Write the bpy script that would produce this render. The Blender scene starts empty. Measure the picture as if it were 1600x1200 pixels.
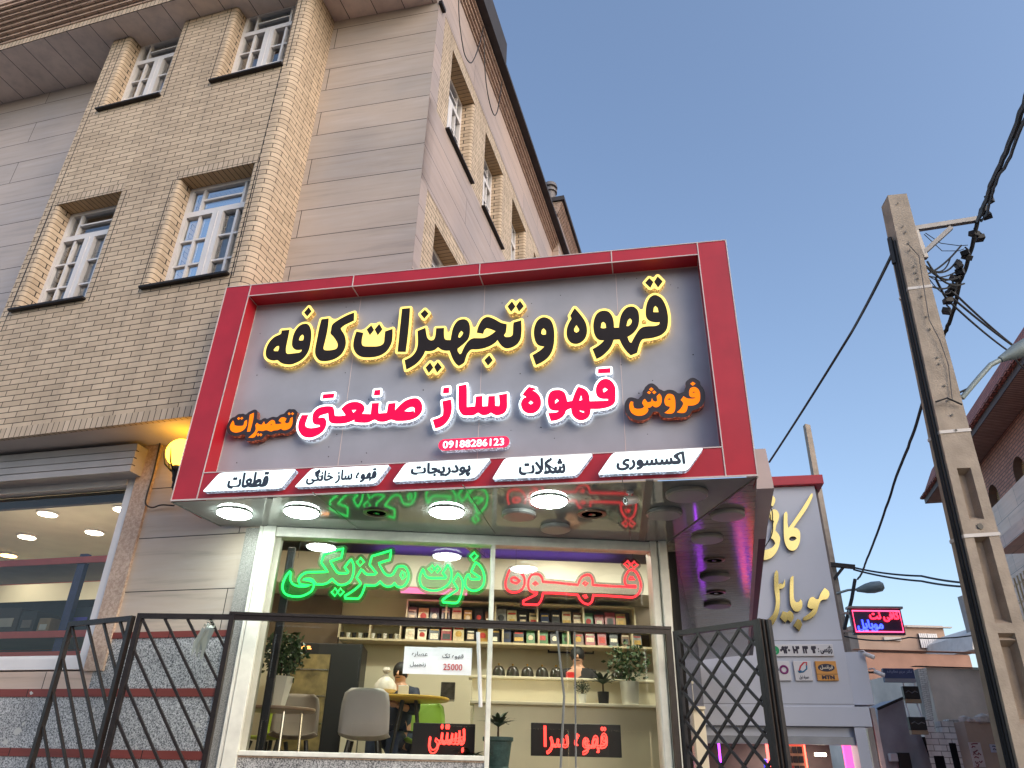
import bpy, bmesh, math, random
import numpy as np
from mathutils import Vector, Matrix
from mathutils.geometry import tessellate_polygon
random.seed(7)
SC = bpy.context.scene
COL = SC.collection

# ------------------------------------------------------------------ camera, sky, sun, exposure
CF_ = 1146.0                                   # focal length in photo pixels (1600 wide)
PITCH = math.atan(605/1146.0); ROLL = math.atan(.022)
FW = np.array([0, math.cos(PITCH), math.sin(PITCH)])
_r0 = np.array([1., 0, 0]); _u0 = np.array([0, -math.sin(PITCH), math.cos(PITCH)])
RT = _r0*math.cos(ROLL) + _u0*math.sin(ROLL)
UP = -_r0*math.sin(ROLL) + _u0*math.cos(ROLL)
EYE = np.array([0, 0, 1.6])
cam = bpy.data.cameras.new('camera'); cam.sensor_width = 36; cam.lens = 36*CF_/1600
cam.clip_start = .05; cam.clip_end = 2000
camo = bpy.data.objects.new('camera', cam); COL.objects.link(camo)
camo.matrix_world = Matrix(((RT[0], UP[0], -FW[0], EYE[0]), (RT[1], UP[1], -FW[1], EYE[1]), (RT[2], UP[2], -FW[2], EYE[2]), (0, 0, 0, 1)))
SC.camera = camo
SUN_EL, SUN_AZ = math.radians(30), math.radians(140)      # sun behind the camera, to the right, veiled
w = bpy.data.worlds.new("World"); SC.world = w; w.use_nodes = True
nt = w.node_tree; bg = nt.nodes['Background']
sky = nt.nodes.new('ShaderNodeTexSky'); sky.sky_type = 'NISHITA'; sky.sun_disc = False
sky.sun_elevation = SUN_EL; sky.sun_rotation = SUN_AZ; sky.air_density = 1.0; sky.dust_density = 2.2; sky.ozone_density = 1.1
nt.links.new(sky.outputs[0], bg.inputs[0]); bg.inputs[1].default_value = .15
sun = bpy.data.lights.new('sun', 'SUN'); sun.energy = .08; sun.angle = math.radians(40); sun.color = (1, .86, .74)
suno = bpy.data.objects.new('sun', sun); COL.objects.link(suno)
sd = Vector((math.sin(SUN_AZ)*math.cos(math.radians(28)), math.cos(SUN_AZ)*math.cos(math.radians(28)), math.sin(math.radians(28))))
suno.rotation_euler = sd.to_track_quat('Z', 'Y').to_euler()
SC.view_settings.view_transform = 'Standard'; SC.view_settings.look = 'None'
SC.view_settings.exposure = 0.86; SC.view_settings.gamma = 1
SC.view_settings.use_curve_mapping = False
SC.cycles.max_bounces = 8; SC.cycles.transparent_max_bounces = 12; SC.cycles.sample_clamp_indirect = 6
SC.cycles.caustics_reflective = False; SC.cycles.caustics_refractive = False

# ------------------------------------------------------------------ measured planes (photo pixel -> point on a known plane)
def ray(x, y):
    d = FW*CF_ + RT*(x-800) - UP*(y-600)
    return d/np.linalg.norm(d)
def zpt(x, y, z):
    d = ray(x, y); return EYE + d*(z-1.6)/d[2]
def ypt(x, y, Y):
    d = ray(x, y); return EYE + d*Y/d[1]
class Fr:
    """a vertical plane: u to the right along it, z up, off = metres behind it"""
    def __init__(s, O, yaw):
        a = math.radians(yaw); s.O = np.array([O[0], O[1], 0.]); s.yaw = yaw
        s.d = np.array([math.cos(a), math.sin(a), 0]); s.n = np.array([-math.sin(a), math.cos(a), 0])
    def p(s, u, z, off=0): return s.O + s.d*u + s.n*off + np.array([0, 0, z])
    def px(s, x, y, off=0):
        r = ray(x, y); P = s.O + s.n*off; t = s.n.dot(P-EYE)/s.n.dot(r); Q = EYE + t*r
        return float((Q-s.O).dot(s.d)), float(Q[2])
K = 1.18
fW = Fr((0, 6*K), 3.8)                 # cafe window
fS = Fr((-2.531*K, 5.283*K), -10.77)   # sign front
WO = (-1.9*K, 5.87*K)
fT = Fr(WO, -12.5); fL = Fr(WO, -14.5); fLL = Fr(WO, -15.5)
_n = Fr(WO, -16.5).n
_o = np.array([-2.25*K, 5.95*K, 0]) - _n*.5*K
fB = Fr(_o, -16.5)                     # brick bay
CC = fT.p(.945*K, 0)
fC = Fr(CC, 73.8)                      # side facade
fM = Fr((3, 16), -11)                  # mobile phone shop
ZS = 3.646                             # soffit height

# ------------------------------------------------------------------ mesh helpers
ORG = {}
class MB:
    def __init__(s): s.v = []; s.f = []; s.uv = []; s.m = []
    def poly(s, pts, uv=None, m=0):
        i = len(s.v); s.v += [tuple(map(float, p)) for p in pts]; s.f.append(list(range(i, i+len(pts))))
        s.uv.append(uv if uv else [(0, 0)]*len(pts)); s.m.append(m)
    def fq(s, f, u0, u1, z0, z1, off=0, m=0):
        s.poly([f.p(u0, z0, off), f.p(u1, z0, off), f.p(u1, z1, off), f.p(u0, z1, off)], [(u0, z0), (u1, z0), (u1, z1), (u0, z1)], m)
    def box(s, f, u0, u1, z0, z1, o0, o1, m=0):
        if u0 > u1: u0, u1 = u1, u0
        if z0 > z1: z0, z1 = z1, z0
        if o0 > o1: o0, o1 = o1, o0
        P = lambda u, z, o: f.p(u, z, o)
        s.poly([P(u0,z0,o0),P(u1,z0,o0),P(u1,z1,o0),P(u0,z1,o0)], [(u0,z0),(u1,z0),(u1,z1),(u0,z1)], m)
        s.poly([P(u1,z0,o1),P(u0,z0,o1),P(u0,z1,o1),P(u1,z1,o1)], [(u1,z0),(u0,z0),(u0,z1),(u1,z1)], m)
        s.poly([P(u0,z0,o1),P(u0,z0,o0),P(u0,z1,o0),P(u0,z1,o1)], [(o1,z0),(o0,z0),(o0,z1),(o1,z1)], m)
        s.poly([P(u1,z0,o0),P(u1,z0,o1),P(u1,z1,o1),P(u1,z1,o0)], [(o0,z0),(o1,z0),(o1,z1),(o0,z1)], m)
        s.poly([P(u0,z1,o0),P(u1,z1,o0),P(u1,z1,o1),P(u0,z1,o1)], [(u0,o0),(u1,o0),(u1,o1),(u0,o1)], m)
        s.poly([P(u0,z0,o1),P(u1,z0,o1),P(u1,z0,o0),P(u0,z0,o0)], [(u0,o1),(u1,o1),(u1,o0),(u0,o0)], m)
    def hexa(s, b, t, m=0):
        """solid between bottom ring b and top ring t (lists of points)"""
        n = len(b); b = [np.array(x, float) for x in b]; t = [np.array(x, float) for x in t]
        L = lambda q: [(float(x[0]), float(x[1])) for x in q]
        s.poly(t, L(t), m); s.poly(b[::-1], L(b[::-1]), m)
        acc = 0
        for i in range(n):
            j = (i+1) % n; w_ = float(np.linalg.norm(b[j]-b[i])); z0, z1 = float(b[i][2]), float(t[i][2])
            s.poly([b[i], b[j], t[j], t[i]], [(acc, z0), (acc+w_, float(b[j][2])), (acc+w_, float(t[j][2])), (acc, z1)], m); acc += w_
    def bar(s, a, b, w_=.03, h=None, up=(0, 0, 1), m=0):
        """square bar from a to b"""
        a = np.array(a, float); b = np.array(b, float); h = h or w_
        d = b-a; d = d/np.linalg.norm(d); up = np.array(up, float); x = np.cross(d, up)
        if np.linalg.norm(x) < 1e-6: x = np.cross(d, [1, 0, 0])
        x /= np.linalg.norm(x); y = np.cross(x, d); x = x*w_/2; y = y*h/2
        A = [a-x-y, a+x-y, a+x+y, a-x+y]; B = [b-x-y, b+x-y, b+x+y, b-x+y]
        s.poly(A[::-1], None, m); s.poly(B, None, m)
        for i in range(4): j = (i+1) % 4; s.poly([A[i], A[j], B[j], B[i]], None, m)
    def tube(s, pts, r, n=8, closed=False, m=0, caps=True, flat=None):
        P = [np.array(p, float) for p in pts]; N = len(P); rs = r if hasattr(r, '__len__') else [r]*N
        rings = []; prev = None
        for i in range(N):
            if closed: t = P[(i+1) % N]-P[i-1]
            else: t = P[min(i+1, N-1)]-P[max(i-1, 0)]
            L = np.linalg.norm(t); t = t/L if L > 1e-9 else np.array([0, 0, 1.])
            if prev is None:
                a = np.array([0, 0, 1.]) if abs(t[2]) < .9 else np.array([1., 0, 0])
            else: a = prev
            x = np.cross(t, a); x = x/max(1e-9, np.linalg.norm(x)); y = np.cross(x, t); prev = y
            k = len(s.v); s.v += [tuple(P[i] + rs[i]*(x*math.cos(2*math.pi*q/n) + y*math.sin(2*math.pi*q/n))) for q in range(n)]
            rings.append(k)
        for i in range(N if closed else N-1):
            a = rings[i]; b = rings[(i+1) % N]
            for q in range(n):
                q2 = (q+1) % n; s.f.append([a+q, a+q2, b+q2, b+q]); s.uv.append([(0, 0)]*4); s.m.append(m)
        if caps and not closed:
            for k in (rings[0], rings[-1]): s.f.append([k+q for q in range(n)]); s.uv.append([(0, 0)]*n); s.m.append(m)
    def lathe(s, c, prof, n=24, axis=(0, 0, 1), m=0):
        """prof: list of (radius, height along axis) from c"""
        c = np.array(c, float); ax = np.array(axis, float); ax /= np.linalg.norm(ax)
        a = np.array([1., 0, 0]) if abs(ax[0]) < .9 else np.array([0, 1., 0])
        x = np.cross(ax, a); x /= np.linalg.norm(x); y = np.cross(ax, x); rings = []
        for r, h in prof:
            k = len(s.v); s.v += [tuple(c + ax*h + r*(x*math.cos(2*math.pi*q/n)+y*math.sin(2*math.pi*q/n))) for q in range(n)]; rings.append(k)
        for a_, b_ in zip(rings, rings[1:]):
            for q in range(n):
                q2 = (q+1) % n; s.f.append([a_+q, a_+q2, b_+q2, b_+q]); s.uv.append([(0, 0)]*4); s.m.append(m)
        for k, (r, h) in ((rings[0], prof[0]), (rings[-1], prof[-1])):
            if r > 1e-4: s.f.append([k+q for q in range(n)]); s.uv.append([(0, 0)]*n); s.m.append(m)
    def ball(s, c, r, n=16, m=0, sq=(1, 1, 1)):
        c = np.array(c, float); k0 = len(s.v); nr = n//2
        for i in range(nr+1):
            t = math.pi*i/nr
            for q in range(n):
                p = 2*math.pi*q/n
                s.v.append(tuple(c + r*np.array([math.sin(t)*math.cos(p)*sq[0], math.sin(t)*math.sin(p)*sq[1], math.cos(t)*sq[2]])))
        for i in range(nr):
            for q in range(n):
                q2 = (q+1) % n; s.f.append([k0+i*n+q, k0+i*n+q2, k0+(i+1)*n+q2, k0+(i+1)*n+q]); s.uv.append([(0, 0)]*4); s.m.append(m)
    def build(s, name, mats, parent=None, smooth=False, bevel=0):
        if not isinstance(mats, (list, tuple)): mats = [mats]
        V = np.array(s.v)
        if parent is not None: org = ORG[parent.name]
        else: org = np.array([(V[:, 0].min()+V[:, 0].max())/2, (V[:, 1].min()+V[:, 1].max())/2, V[:, 2].min()])
        me = bpy.data.meshes.new(name); me.from_pydata([tuple(x) for x in (V-org)], [], s.f)
        uvl = me.uv_layers.new(name='UVMap'); k = 0
        flat = [c for face in s.uv for c in face]
        uvl.data.foreach_set('uv', [c for q in flat for c in q])
        for m_ in mats: me.materials.append(m_)
        me.polygons.foreach_set('material_index', s.m)
        me.validate(verbose=False)
        if smooth:
            bm = bmesh.new(); bm.from_mesh(me); bmesh.ops.remove_doubles(bm, verts=bm.verts, dist=1e-5); bmesh.ops.recalc_face_normals(bm, faces=bm.faces)
            for f_ in bm.faces: f_.smooth = True
            for e in bm.edges:
                if len(e.link_faces) == 2 and e.calc_face_angle(0) > .7: e.smooth = False
            bm.to_mesh(me); bm.free()
        if bevel:
            bm = bmesh.new(); bm.from_mesh(me); bmesh.ops.remove_doubles(bm, verts=bm.verts, dist=1e-5)
            bmesh.ops.recalc_face_normals(bm, faces=bm.faces)
            ed = [e for e in bm.edges if len(e.link_faces) == 2 and e.calc_face_angle(0) > .5]
            bmesh.ops.bevel(bm, geom=ed, offset=bevel, segments=2, affect='EDGES', profile=.5, clamp_overlap=True)
            bm.to_mesh(me); bm.free()
        o = bpy.data.objects.new(name, me); COL.objects.link(o)
        if parent is not None: o.parent = parent
        else: o.location = org
        ORG[o.name] = org
        return o
def tag(o, label=None, cat=None, group=None, kind=None):
    if label: o['label'] = label
    if cat: o['category'] = cat
    if group: o['group'] = group
    if kind: o['kind'] = kind
    return o
def thing(name, label, cat, loc, group=None):
    o = bpy.data.objects.new(name, None); COL.objects.link(o); o.empty_display_size = .1
    o.location = tuple(map(float, loc)); ORG[o.name] = np.array(loc, float)
    return tag(o, label, cat, group)
def dup(root, delta, label=None, group=None):
    """copy of a thing, its parts and sub-parts, moved by delta"""
    def cp(o, par):
        c = o.copy(); COL.objects.link(c); c.parent = par
        for ch in list(o.children): cp(ch, c)
        return c
    r = cp(root, None); r.location = Vector(root.location) + Vector(tuple(map(float, delta)))
    if label: r['label'] = label
    if group: r['group'] = group
    return r
ORD = ['first', 'second', 'third', 'fourth', 'fifth', 'sixth', 'seventh', 'eighth', 'ninth', 'tenth', 'eleventh', 'twelfth', 'thirteenth', 'fourteenth', 'fifteenth', 'sixteenth', 'seventeenth', 'eighteenth', 'nineteenth', 'twentieth']

# ------------------------------------------------------------------ materials
def S(r, g, b):
    """sRGB 0-255 -> linear"""
    f = lambda c: (c/255/12.92) if c/255 <= .04045 else ((c/255+.055)/1.055)**2.4
    return (f(r), f(g), f(b))
MATS = {}
def newmat(name):
    m = bpy.data.materials.new(name); m.use_nodes = True; return m, m.node_tree.nodes, m.node_tree.links, m.node_tree.nodes['Principled BSDF']
def mat(name, c, rough=.6, metal=0, var=.12, vs=4, bump=0., bs=40, spec=.5, coat=0, detail=6):
    if name in MATS: return MATS[name]
    m, N, L, P = newmat(name); MATS[name] = m
    P.inputs['Roughness'].default_value = rough; P.inputs['Metallic'].default_value = metal
    P.inputs['Specular IOR Level'].default_value = spec; P.inputs['Coat Weight'].default_value = coat
    tc = N.new('ShaderNodeTexCoord'); nz = N.new('ShaderNodeTexNoise'); nz.inputs['Scale'].default_value = vs; nz.inputs['Detail'].default_value = detail
    L.new(tc.outputs['Object'], nz.inputs['Vector'])
    cr = N.new('ShaderNodeValToRGB'); e = cr.color_ramp.elements
    e[0].position = .3; e[1].position = .7
    e[0].color = tuple(x*(1-var) for x in c)+(1,); e[1].color = tuple(min(1, x*(1+var)) for x in c)+(1,)
    L.new(nz.outputs['Fac'], cr.inputs[0]); L.new(cr.outputs[0], P.inputs['Base Color'])
    if bump:
        n2 = N.new('ShaderNodeTexNoise'); n2.inputs['Scale'].default_value = bs; n2.inputs['Detail'].default_value = 8
        L.new(tc.outputs['Object'], n2.inputs['Vector'])
        b = N.new('ShaderNodeBump'); b.inputs['Strength'].default_value = bump; b.inputs['Distance'].default_value = .01
        L.new(n2.outputs['Fac'], b.inputs['Height']); L.new(b.outputs[0], P.inputs['Normal'])
    return m
def emit(name, c, s):
    if name in MATS: return MATS[name]
    m, N, L, P = newmat(name); MATS[name] = m
    P.inputs['Base Color'].default_value = tuple(min(.7, x*.6+.005) for x in c)+(1,); P.inputs['Roughness'].default_value = .4; P.inputs['Specular IOR Level'].default_value = .15
    P.inputs['Emission Color'].default_value = tuple(c)+(1,); P.inputs['Emission Strength'].default_value = s
    return m
def emit_dots(name, c, s, base, scale=60):
    """acrylic letter side: sparkling LED dots in it"""
    m, N, L, P = newmat(name); MATS[name] = m
    P.inputs['Base Color'].default_value = base+(1,); P.inputs['Roughness'].default_value = .25
    tc = N.new('ShaderNodeTexCoord'); v = N.new('ShaderNodeTexVoronoi'); v.inputs['Scale'].default_value = scale
    L.new(tc.outputs['Object'], v.inputs['Vector'])
    cr = N.new('ShaderNodeValToRGB'); e = cr.color_ramp.elements; e[0].position = .12; e[0].color = (1, 1, 1, 1); e[1].position = .5; e[1].color = (.12, .12, .12, 1)
    L.new(v.outputs['Distance'], cr.inputs[0])
    mm = N.new('ShaderNodeMath'); mm.operation = 'MULTIPLY'; mm.inputs[1].default_value = s; L.new(cr.outputs[0], mm.inputs[0])
    P.inputs['Emission Color'].default_value = tuple(c)+(1,); L.new(mm.outputs[0], P.inputs['Emission Strength'])
    return m
def brick(name, c1, c2, mortar, bw, rh, ms, offset=.5, rough=.75, rot=False, bump=.6, stain=.15, freq=2, noisec=None):
    m, N, L, P = newmat(name); MATS[name] = m
    uv = N.new('ShaderNodeUVMap'); src = uv.outputs[0]
    if rot:
        mp = N.new('ShaderNodeMapping'); mp.inputs['Rotation'].default_value = (0, 0, math.pi/2); L.new(src, mp.inputs[0]); src = mp.outputs[0]
    b = N.new('ShaderNodeTexBrick'); b.offset = offset; b.offset_frequency = freq; b.squash = 1
    b.inputs['Scale'].default_value = 1; b.inputs['Brick Width'].default_value = bw; b.inputs['Row Height'].default_value = rh
    b.inputs['Mortar Size'].default_value = ms; b.inputs['Mortar Smooth'].default_value = .1; b.inputs['Bias'].default_value = 0
    b.inputs['Color1'].default_value = c1+(1,); b.inputs['Color2'].default_value = c2+(1,); b.inputs['Mortar'].default_value = mortar+(1,)
    L.new(src, b.inputs['Vector'])
    tc = N.new('ShaderNodeTexCoord'); nz = N.new('ShaderNodeTexNoise'); nz.inputs['Scale'].default_value = 1.3; nz.inputs['Detail'].default_value = 10; nz.inputs['Roughness'].default_value = .65
    L.new(tc.outputs['Object'], nz.inputs['Vector'])
    cr = N.new('ShaderNodeValToRGB'); e = cr.color_ramp.elements; e[0].position = .25; e[1].position = .75
    e[0].color = (1-stain,)*3+(1,); e[1].color = (1+stain*.6,)*3+(1,)
    L.new(nz.outputs['Fac'], cr.inputs[0])
    mx = N.new('ShaderNodeMix'); mx.data_type = 'RGBA'; mx.blend_type = 'MULTIPLY'; mx.inputs['Factor'].default_value = 1
    L.new(b.outputs['Color'], mx.inputs[6]); L.new(cr.outputs[0], mx.inputs[7])
    ms_ = N.new('ShaderNodeMapping'); ms_.inputs['Scale'].default_value = (4.5, 4.5, .45); L.new(tc.outputs['Object'], ms_.inputs[0])
    n4 = N.new('ShaderNodeTexNoise'); n4.inputs['Scale'].default_value = 1.2; n4.inputs['Detail'].default_value = 8; n4.inputs['Roughness'].default_value = .6; L.new(ms_.outputs[0], n4.inputs['Vector'])
    c4 = N.new('ShaderNodeValToRGB'); c4.color_ramp.elements[0].position = .32; c4.color_ramp.elements[0].color = (1-stain*.9, 1-stain*.95, 1-stain, 1); c4.color_ramp.elements[1].position = .55; c4.color_ramp.elements[1].color = (1.03, 1.02, 1.0, 1)
    L.new(n4.outputs['Fac'], c4.inputs[0])
    m4 = N.new('ShaderNodeMix'); m4.data_type = 'RGBA'; m4.blend_type = 'MULTIPLY'; m4.inputs['Factor'].default_value = 1
    L.new(mx.outputs[2], m4.inputs[6]); L.new(c4.outputs[0], m4.inputs[7]); L.new(m4.outputs[2], P.inputs['Base Color'])
    P.inputs['Roughness'].default_value = rough
    n2 = N.new('ShaderNodeTexNoise'); n2.inputs['Scale'].default_value = 60; L.new(tc.outputs['Object'], n2.inputs['Vector'])
    ad = N.new('ShaderNodeMath'); ad.operation = 'MULTIPLY_ADD'; ad.inputs[1].default_value = -1; L.new(b.outputs['Fac'], ad.inputs[0])
    sc = N.new('ShaderNodeMath'); sc.operation = 'MULTIPLY'; sc.inputs[1].default_value = .25; L.new(n2.outputs['Fac'], sc.inputs[0]); L.new(sc.outputs[0], ad.inputs[2])
    bp = N.new('ShaderNodeBump'); bp.inputs['Strength'].default_value = bump; bp.inputs['Distance'].default_value = .008
    L.new(ad.outputs[0], bp.inputs['Height']); L.new(bp.outputs[0], P.inputs['Normal'])
    return m
def stone(name, c, rh=.425, bw=2.3, zoff=0, line=(.02, .018, .017), ms=.0045, streak=.3):
    """travertine cladding: long courses, fine horizontal veins"""
    m, N, L, P = newmat(name); MATS[name] = m
    uv = N.new('ShaderNodeUVMap'); mp0 = N.new('ShaderNodeMapping'); mp0.inputs['Location'].default_value = (.4, zoff, 0); L.new(uv.outputs[0], mp0.inputs[0])
    b = N.new('ShaderNodeTexBrick'); b.offset = .37; b.inputs['Scale'].default_value = 1; b.inputs['Brick Width'].default_value = bw; b.inputs['Row Height'].default_value = rh
    b.inputs['Mortar Size'].default_value = ms; b.inputs['Mortar Smooth'].default_value = .05
    b.inputs['Color1'].default_value = (.93,)*3+(1,); b.inputs['Color2'].default_value = (1.06, 1.03, 1.0, 1); b.inputs['Mortar'].default_value = line+(1,)
    L.new(mp0.outputs[0], b.inputs['Vector'])
    mp = N.new('ShaderNodeMapping'); mp.inputs['Scale'].default_value = (.55, 7, 1); mp.inputs['Rotation'].default_value = (0, 0, .015); L.new(uv.outputs[0], mp.inputs[0])
    nz = N.new('ShaderNodeTexNoise'); nz.inputs['Scale'].default_value = 1.6; nz.inputs['Detail'].default_value = 12; nz.inputs['Roughness'].default_value = .62; nz.inputs['Distortion'].default_value = .5
    L.new(mp.outputs[0], nz.inputs['Vector'])
    cr = N.new('ShaderNodeValToRGB'); e = cr.color_ramp.elements; e[0].position = .28; e[1].position = .74
    e[0].color = tuple(x*(1-streak) for x in c)+(1,); e[1].color = tuple(min(.9, x*(1+streak*.55)) for x in c)+(1,)
    k = e.new(.45); k.color = (c[0]*.97, c[1]*.94, c[2]*.9, 1); k = e.new(.6); k.color = tuple(c)+(1,)
    L.new(nz.outputs['Fac'], cr.inputs[0])
    tc = N.new('ShaderNodeTexCoord'); n3 = N.new('ShaderNodeTexNoise'); n3.inputs['Scale'].default_value = .7; n3.inputs['Detail'].default_value = 6; L.new(tc.outputs['Object'], n3.inputs['Vector'])
    c3 = N.new('ShaderNodeValToRGB'); c3.color_ramp.elements[0].position = .3; c3.color_ramp.elements[0].color = (.82, .83, .86, 1); c3.color_ramp.elements[1].position = .7; c3.color_ramp.elements[1].color = (1.08, 1.04, 1, 1)
    L.new(n3.outputs['Fac'], c3.inputs[0])
    m1 = N.new('ShaderNodeMix'); m1.data_type = 'RGBA'; m1.blend_type = 'MULTIPLY'; m1.inputs['Factor'].default_value = 1; L.new(cr.outputs[0], m1.inputs[6]); L.new(b.outputs['Color'], m1.inputs[7])
    m2 = N.new('ShaderNodeMix'); m2.data_type = 'RGBA'; m2.blend_type = 'MULTIPLY'; m2.inputs['Factor'].default_value = 1; L.new(m1.outputs[2], m2.inputs[6]); L.new(c3.outputs[0], m2.inputs[7])
    L.new(m2.outputs[2], P.inputs['Base Color']); P.inputs['Roughness'].default_value = .5
    bp = N.new('ShaderNodeBump'); bp.inputs['Strength'].default_value = .5; bp.inputs['Distance'].default_value = .006; bp.invert = True
    L.new(b.outputs['Fac'], bp.inputs['Height']); L.new(bp.outputs[0], P.inputs['Normal'])
    return m
def speckle(name, ca, cb, scale=110, rough=.45, pos=.5):
    m, N, L, P = newmat(name); MATS[name] = m
    tc = N.new('ShaderNodeTexCoord'); nz = N.new('ShaderNodeTexNoise'); nz.inputs['Scale'].default_value = scale; nz.inputs['Detail'].default_value = 3; nz.inputs['Roughness'].default_value = .8
    L.new(tc.outputs['Object'], nz.inputs['Vector'])
    cr = N.new('ShaderNodeValToRGB'); e = cr.color_ramp.elements; e[0].position = pos-.1; e[0].color = ca+(1,); e[1].position = pos+.1; e[1].color = cb+(1,)
    k = e.new(pos); k.color = tuple((a+b)/2 for a, b in zip(ca, cb))+(1,)
    n2 = N.new('ShaderNodeTexNoise'); n2.inputs['Scale'].default_value = 2; n2.inputs['Detail'].default_value = 5; L.new(tc.outputs['Object'], n2.inputs['Vector'])
    c2 = N.new('ShaderNodeValToRGB'); c2.color_ramp.elements[0].position = .3; c2.color_ramp.elements[0].color = (.8,)*3+(1,); c2.color_ramp.elements[1].position = .7; c2.color_ramp.elements[1].color = (1.1,)*3+(1,)
    L.new(n2.outputs['Fac'], c2.inputs[0]); L.new(nz.outputs['Fac'], cr.inputs[0])
    mx = N.new('ShaderNodeMix'); mx.data_type = 'RGBA'; mx.blend_type = 'MULTIPLY'; mx.inputs['Factor'].default_value = 1
    L.new(cr.outputs[0], mx.inputs[6]); L.new(c2.outputs[0], mx.inputs[7]); L.new(mx.outputs[2], P.inputs['Base Color'])
    P.inputs['Roughness'].default_value = rough
    return m
def glass(name, tint=(1, 1, 1), refl=1.0, ior=1.5, add=0.0):
    m, N, L, P = newmat(name); MATS[name] = m; N.remove(P)
    t = N.new('ShaderNodeBsdfTransparent'); t.inputs[0].default_value = tint+(1,)
    g = N.new('ShaderNodeBsdfGlossy'); g.inputs['Roughness'].default_value = .0; g.inputs[0].default_value = (1, 1, 1, 1)
    f = N.new('ShaderNodeFresnel'); f.inputs[0].default_value = ior
    mu = N.new('ShaderNodeMath'); mu.operation = 'MULTIPLY_ADD'; mu.inputs[1].default_value = refl; mu.inputs[2].default_value = add; mu.use_clamp = True; L.new(f.outputs[0], mu.inputs[0])
    x = N.new('ShaderNodeMixShader'); L.new(mu.outputs[0], x.inputs[0]); L.new(t.outputs[0], x.inputs[1]); L.new(g.outputs[0], x.inputs[2])
    L.new(x.outputs[0], N['Material Output'].inputs[0])
    return m
def film(name, c, alpha, rough=.2):
    m, N, L, P = newmat(name); MATS[name] = m
    P.inputs['Base Color'].default_value = c+(1,); P.inputs['Roughness'].default_value = rough; P.inputs['Alpha'].default_value = alpha
    return m

# ------------------------------------------------------------------ lettering
FORM = {'ا': (0xFE8D, 2), 'ب': (0xFE8F, 4), 'پ': (0xFB56, 4), 'ت': (0xFE95, 4), 'ج': (0xFE9D, 4), 'چ': (0xFB7A, 4), 'ح': (0xFEA1, 4), 'خ': (0xFEA5, 4), 'د': (0xFEA9, 2), 'ذ': (0xFEAB, 2), 'ر': (0xFEAD, 2), 'ز': (0xFEAF, 2), 'س': (0xFEB1, 4), 'ش': (0xFEB5, 4), 'ص': (0xFEB9, 4), 'ط': (0xFEC1, 4), 'ع': (0xFEC9, 4), 'ف': (0xFED1, 4), 'ق': (0xFED5, 4), 'ک': (0xFB8E, 4), 'گ': (0xFB92, 4), 'ل': (0xFEDD, 4), 'م': (0xFEE1, 4), 'ن': (0xFEE5, 4), 'و': (0xFEED, 2), 'ه': (0xFEE9, 4), 'ی': (0xFBFC, 4), 'ئ': (0xFE89, 4), 'آ': (0xFE81, 2)}
def shape(s):
    s = s.replace('لا', '\u0001'); out = []
    for i, ch in enumerate(s):
        pj = i > 0 and s[i-1] in FORM and FORM[s[i-1]][1] == 4
        nj = i+1 < len(s) and (s[i+1] in FORM or s[i+1] == '\u0001')
        if ch == '\u0001': out.append(chr(0xFEFC if pj else 0xFEFB)); continue
        if ch not in FORM: out.append(ch); continue
        b, k = FORM[ch]
        j = (3 if (pj and nj) else 2 if nj else 1 if pj else 0) if k == 4 else (1 if pj else 0)
        out.append(chr(b+j))
    return ''.join(out[::-1])
def textmesh(txt, bold=0.0, rtl=True):
    """verts, faces of the text laid flat, fitted later"""
    c = bpy.data.curves.new('t', 'FONT'); c.body = shape(txt) if rtl else txt; c.offset = bold; c.resolution_u = 3
    o = bpy.data.objects.new('t', c); COL.objects.link(o); dg = bpy.context.evaluated_depsgraph_get(); dg.update()
    me = o.evaluated_get(dg).to_mesh(); V = np.array([v.co[:2] for v in me.vertices]); Fc = [list(p.vertices) for p in me.polygons]
    bpy.data.objects.remove(o); bpy.data.curves.remove(c)
    return V, Fc
def text(mb, txt, f, box, off, th=.004, bold=0, rtl=True, m=0, slant=0.0):
    """write txt on frame f filling box (u0,z0,u1,z1), raised by th"""
    V, Fc = textmesh(txt, bold, rtl); u0, z0, u1, z1 = box
    mn, mxx = V.min(0), V.max(0); sc = (np.array([u1-u0, z1-z0]))/(mxx-mn); Q = (V-mn)*sc + np.array([u0, z0])
    i = len(mb.v); mb.v += [tuple(f.p(a + slant*(b-z0), b, off)) for a, b in Q]
    edges = {}
    for fc in Fc:
        mb.f.append([i+k for k in fc]); mb.uv.append([(0, 0)]*len(fc)); mb.m.append(m)
        for a, b in zip(fc, fc[1:]+fc[:1]): edges[(a, b)] = edges.get((a, b), 0)+1
    j = len(mb.v); mb.v += [tuple(f.p(a + slant*(b-z0), b, off+th)) for a, b in Q]
    for (a, b) in edges:
        if (b, a) not in edges: mb.f.append([i+a, i+b, j+b, j+a]); mb.uv.append([(0, 0)]*4); mb.m.append(m)
def outline_text(txt, bold=0, rtl=True):
    """closed outline loops of the text (list of 2-D arrays)"""
    V, Fc = textmesh(txt, bold, rtl); e = {}; key = {}
    ids = [key.setdefault((round(float(v[0]), 4), round(float(v[1]), 4)), k) for k, v in enumerate(V)]
    es = set()
    for fc in Fc:
        fc = [ids[k] for k in fc]
        for a, b in zip(fc, fc[1:]+fc[:1]): es.add((a, b))
    nx = {}
    for a, b in es:
        if (b, a) not in es and a != b: nx.setdefault(a, []).append(b)
    loops = []
    while nx:
        a = next(iter(nx)); lp = [a]; cur = a
        while cur in nx:
            b = nx[cur].pop()
            if not nx[cur]: del nx[cur]
            if b == a: break
            lp.append(b); cur = b
        if len(lp) > 2: loops.append(V[lp])
    return loops, V.min(0), V.max(0)
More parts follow.
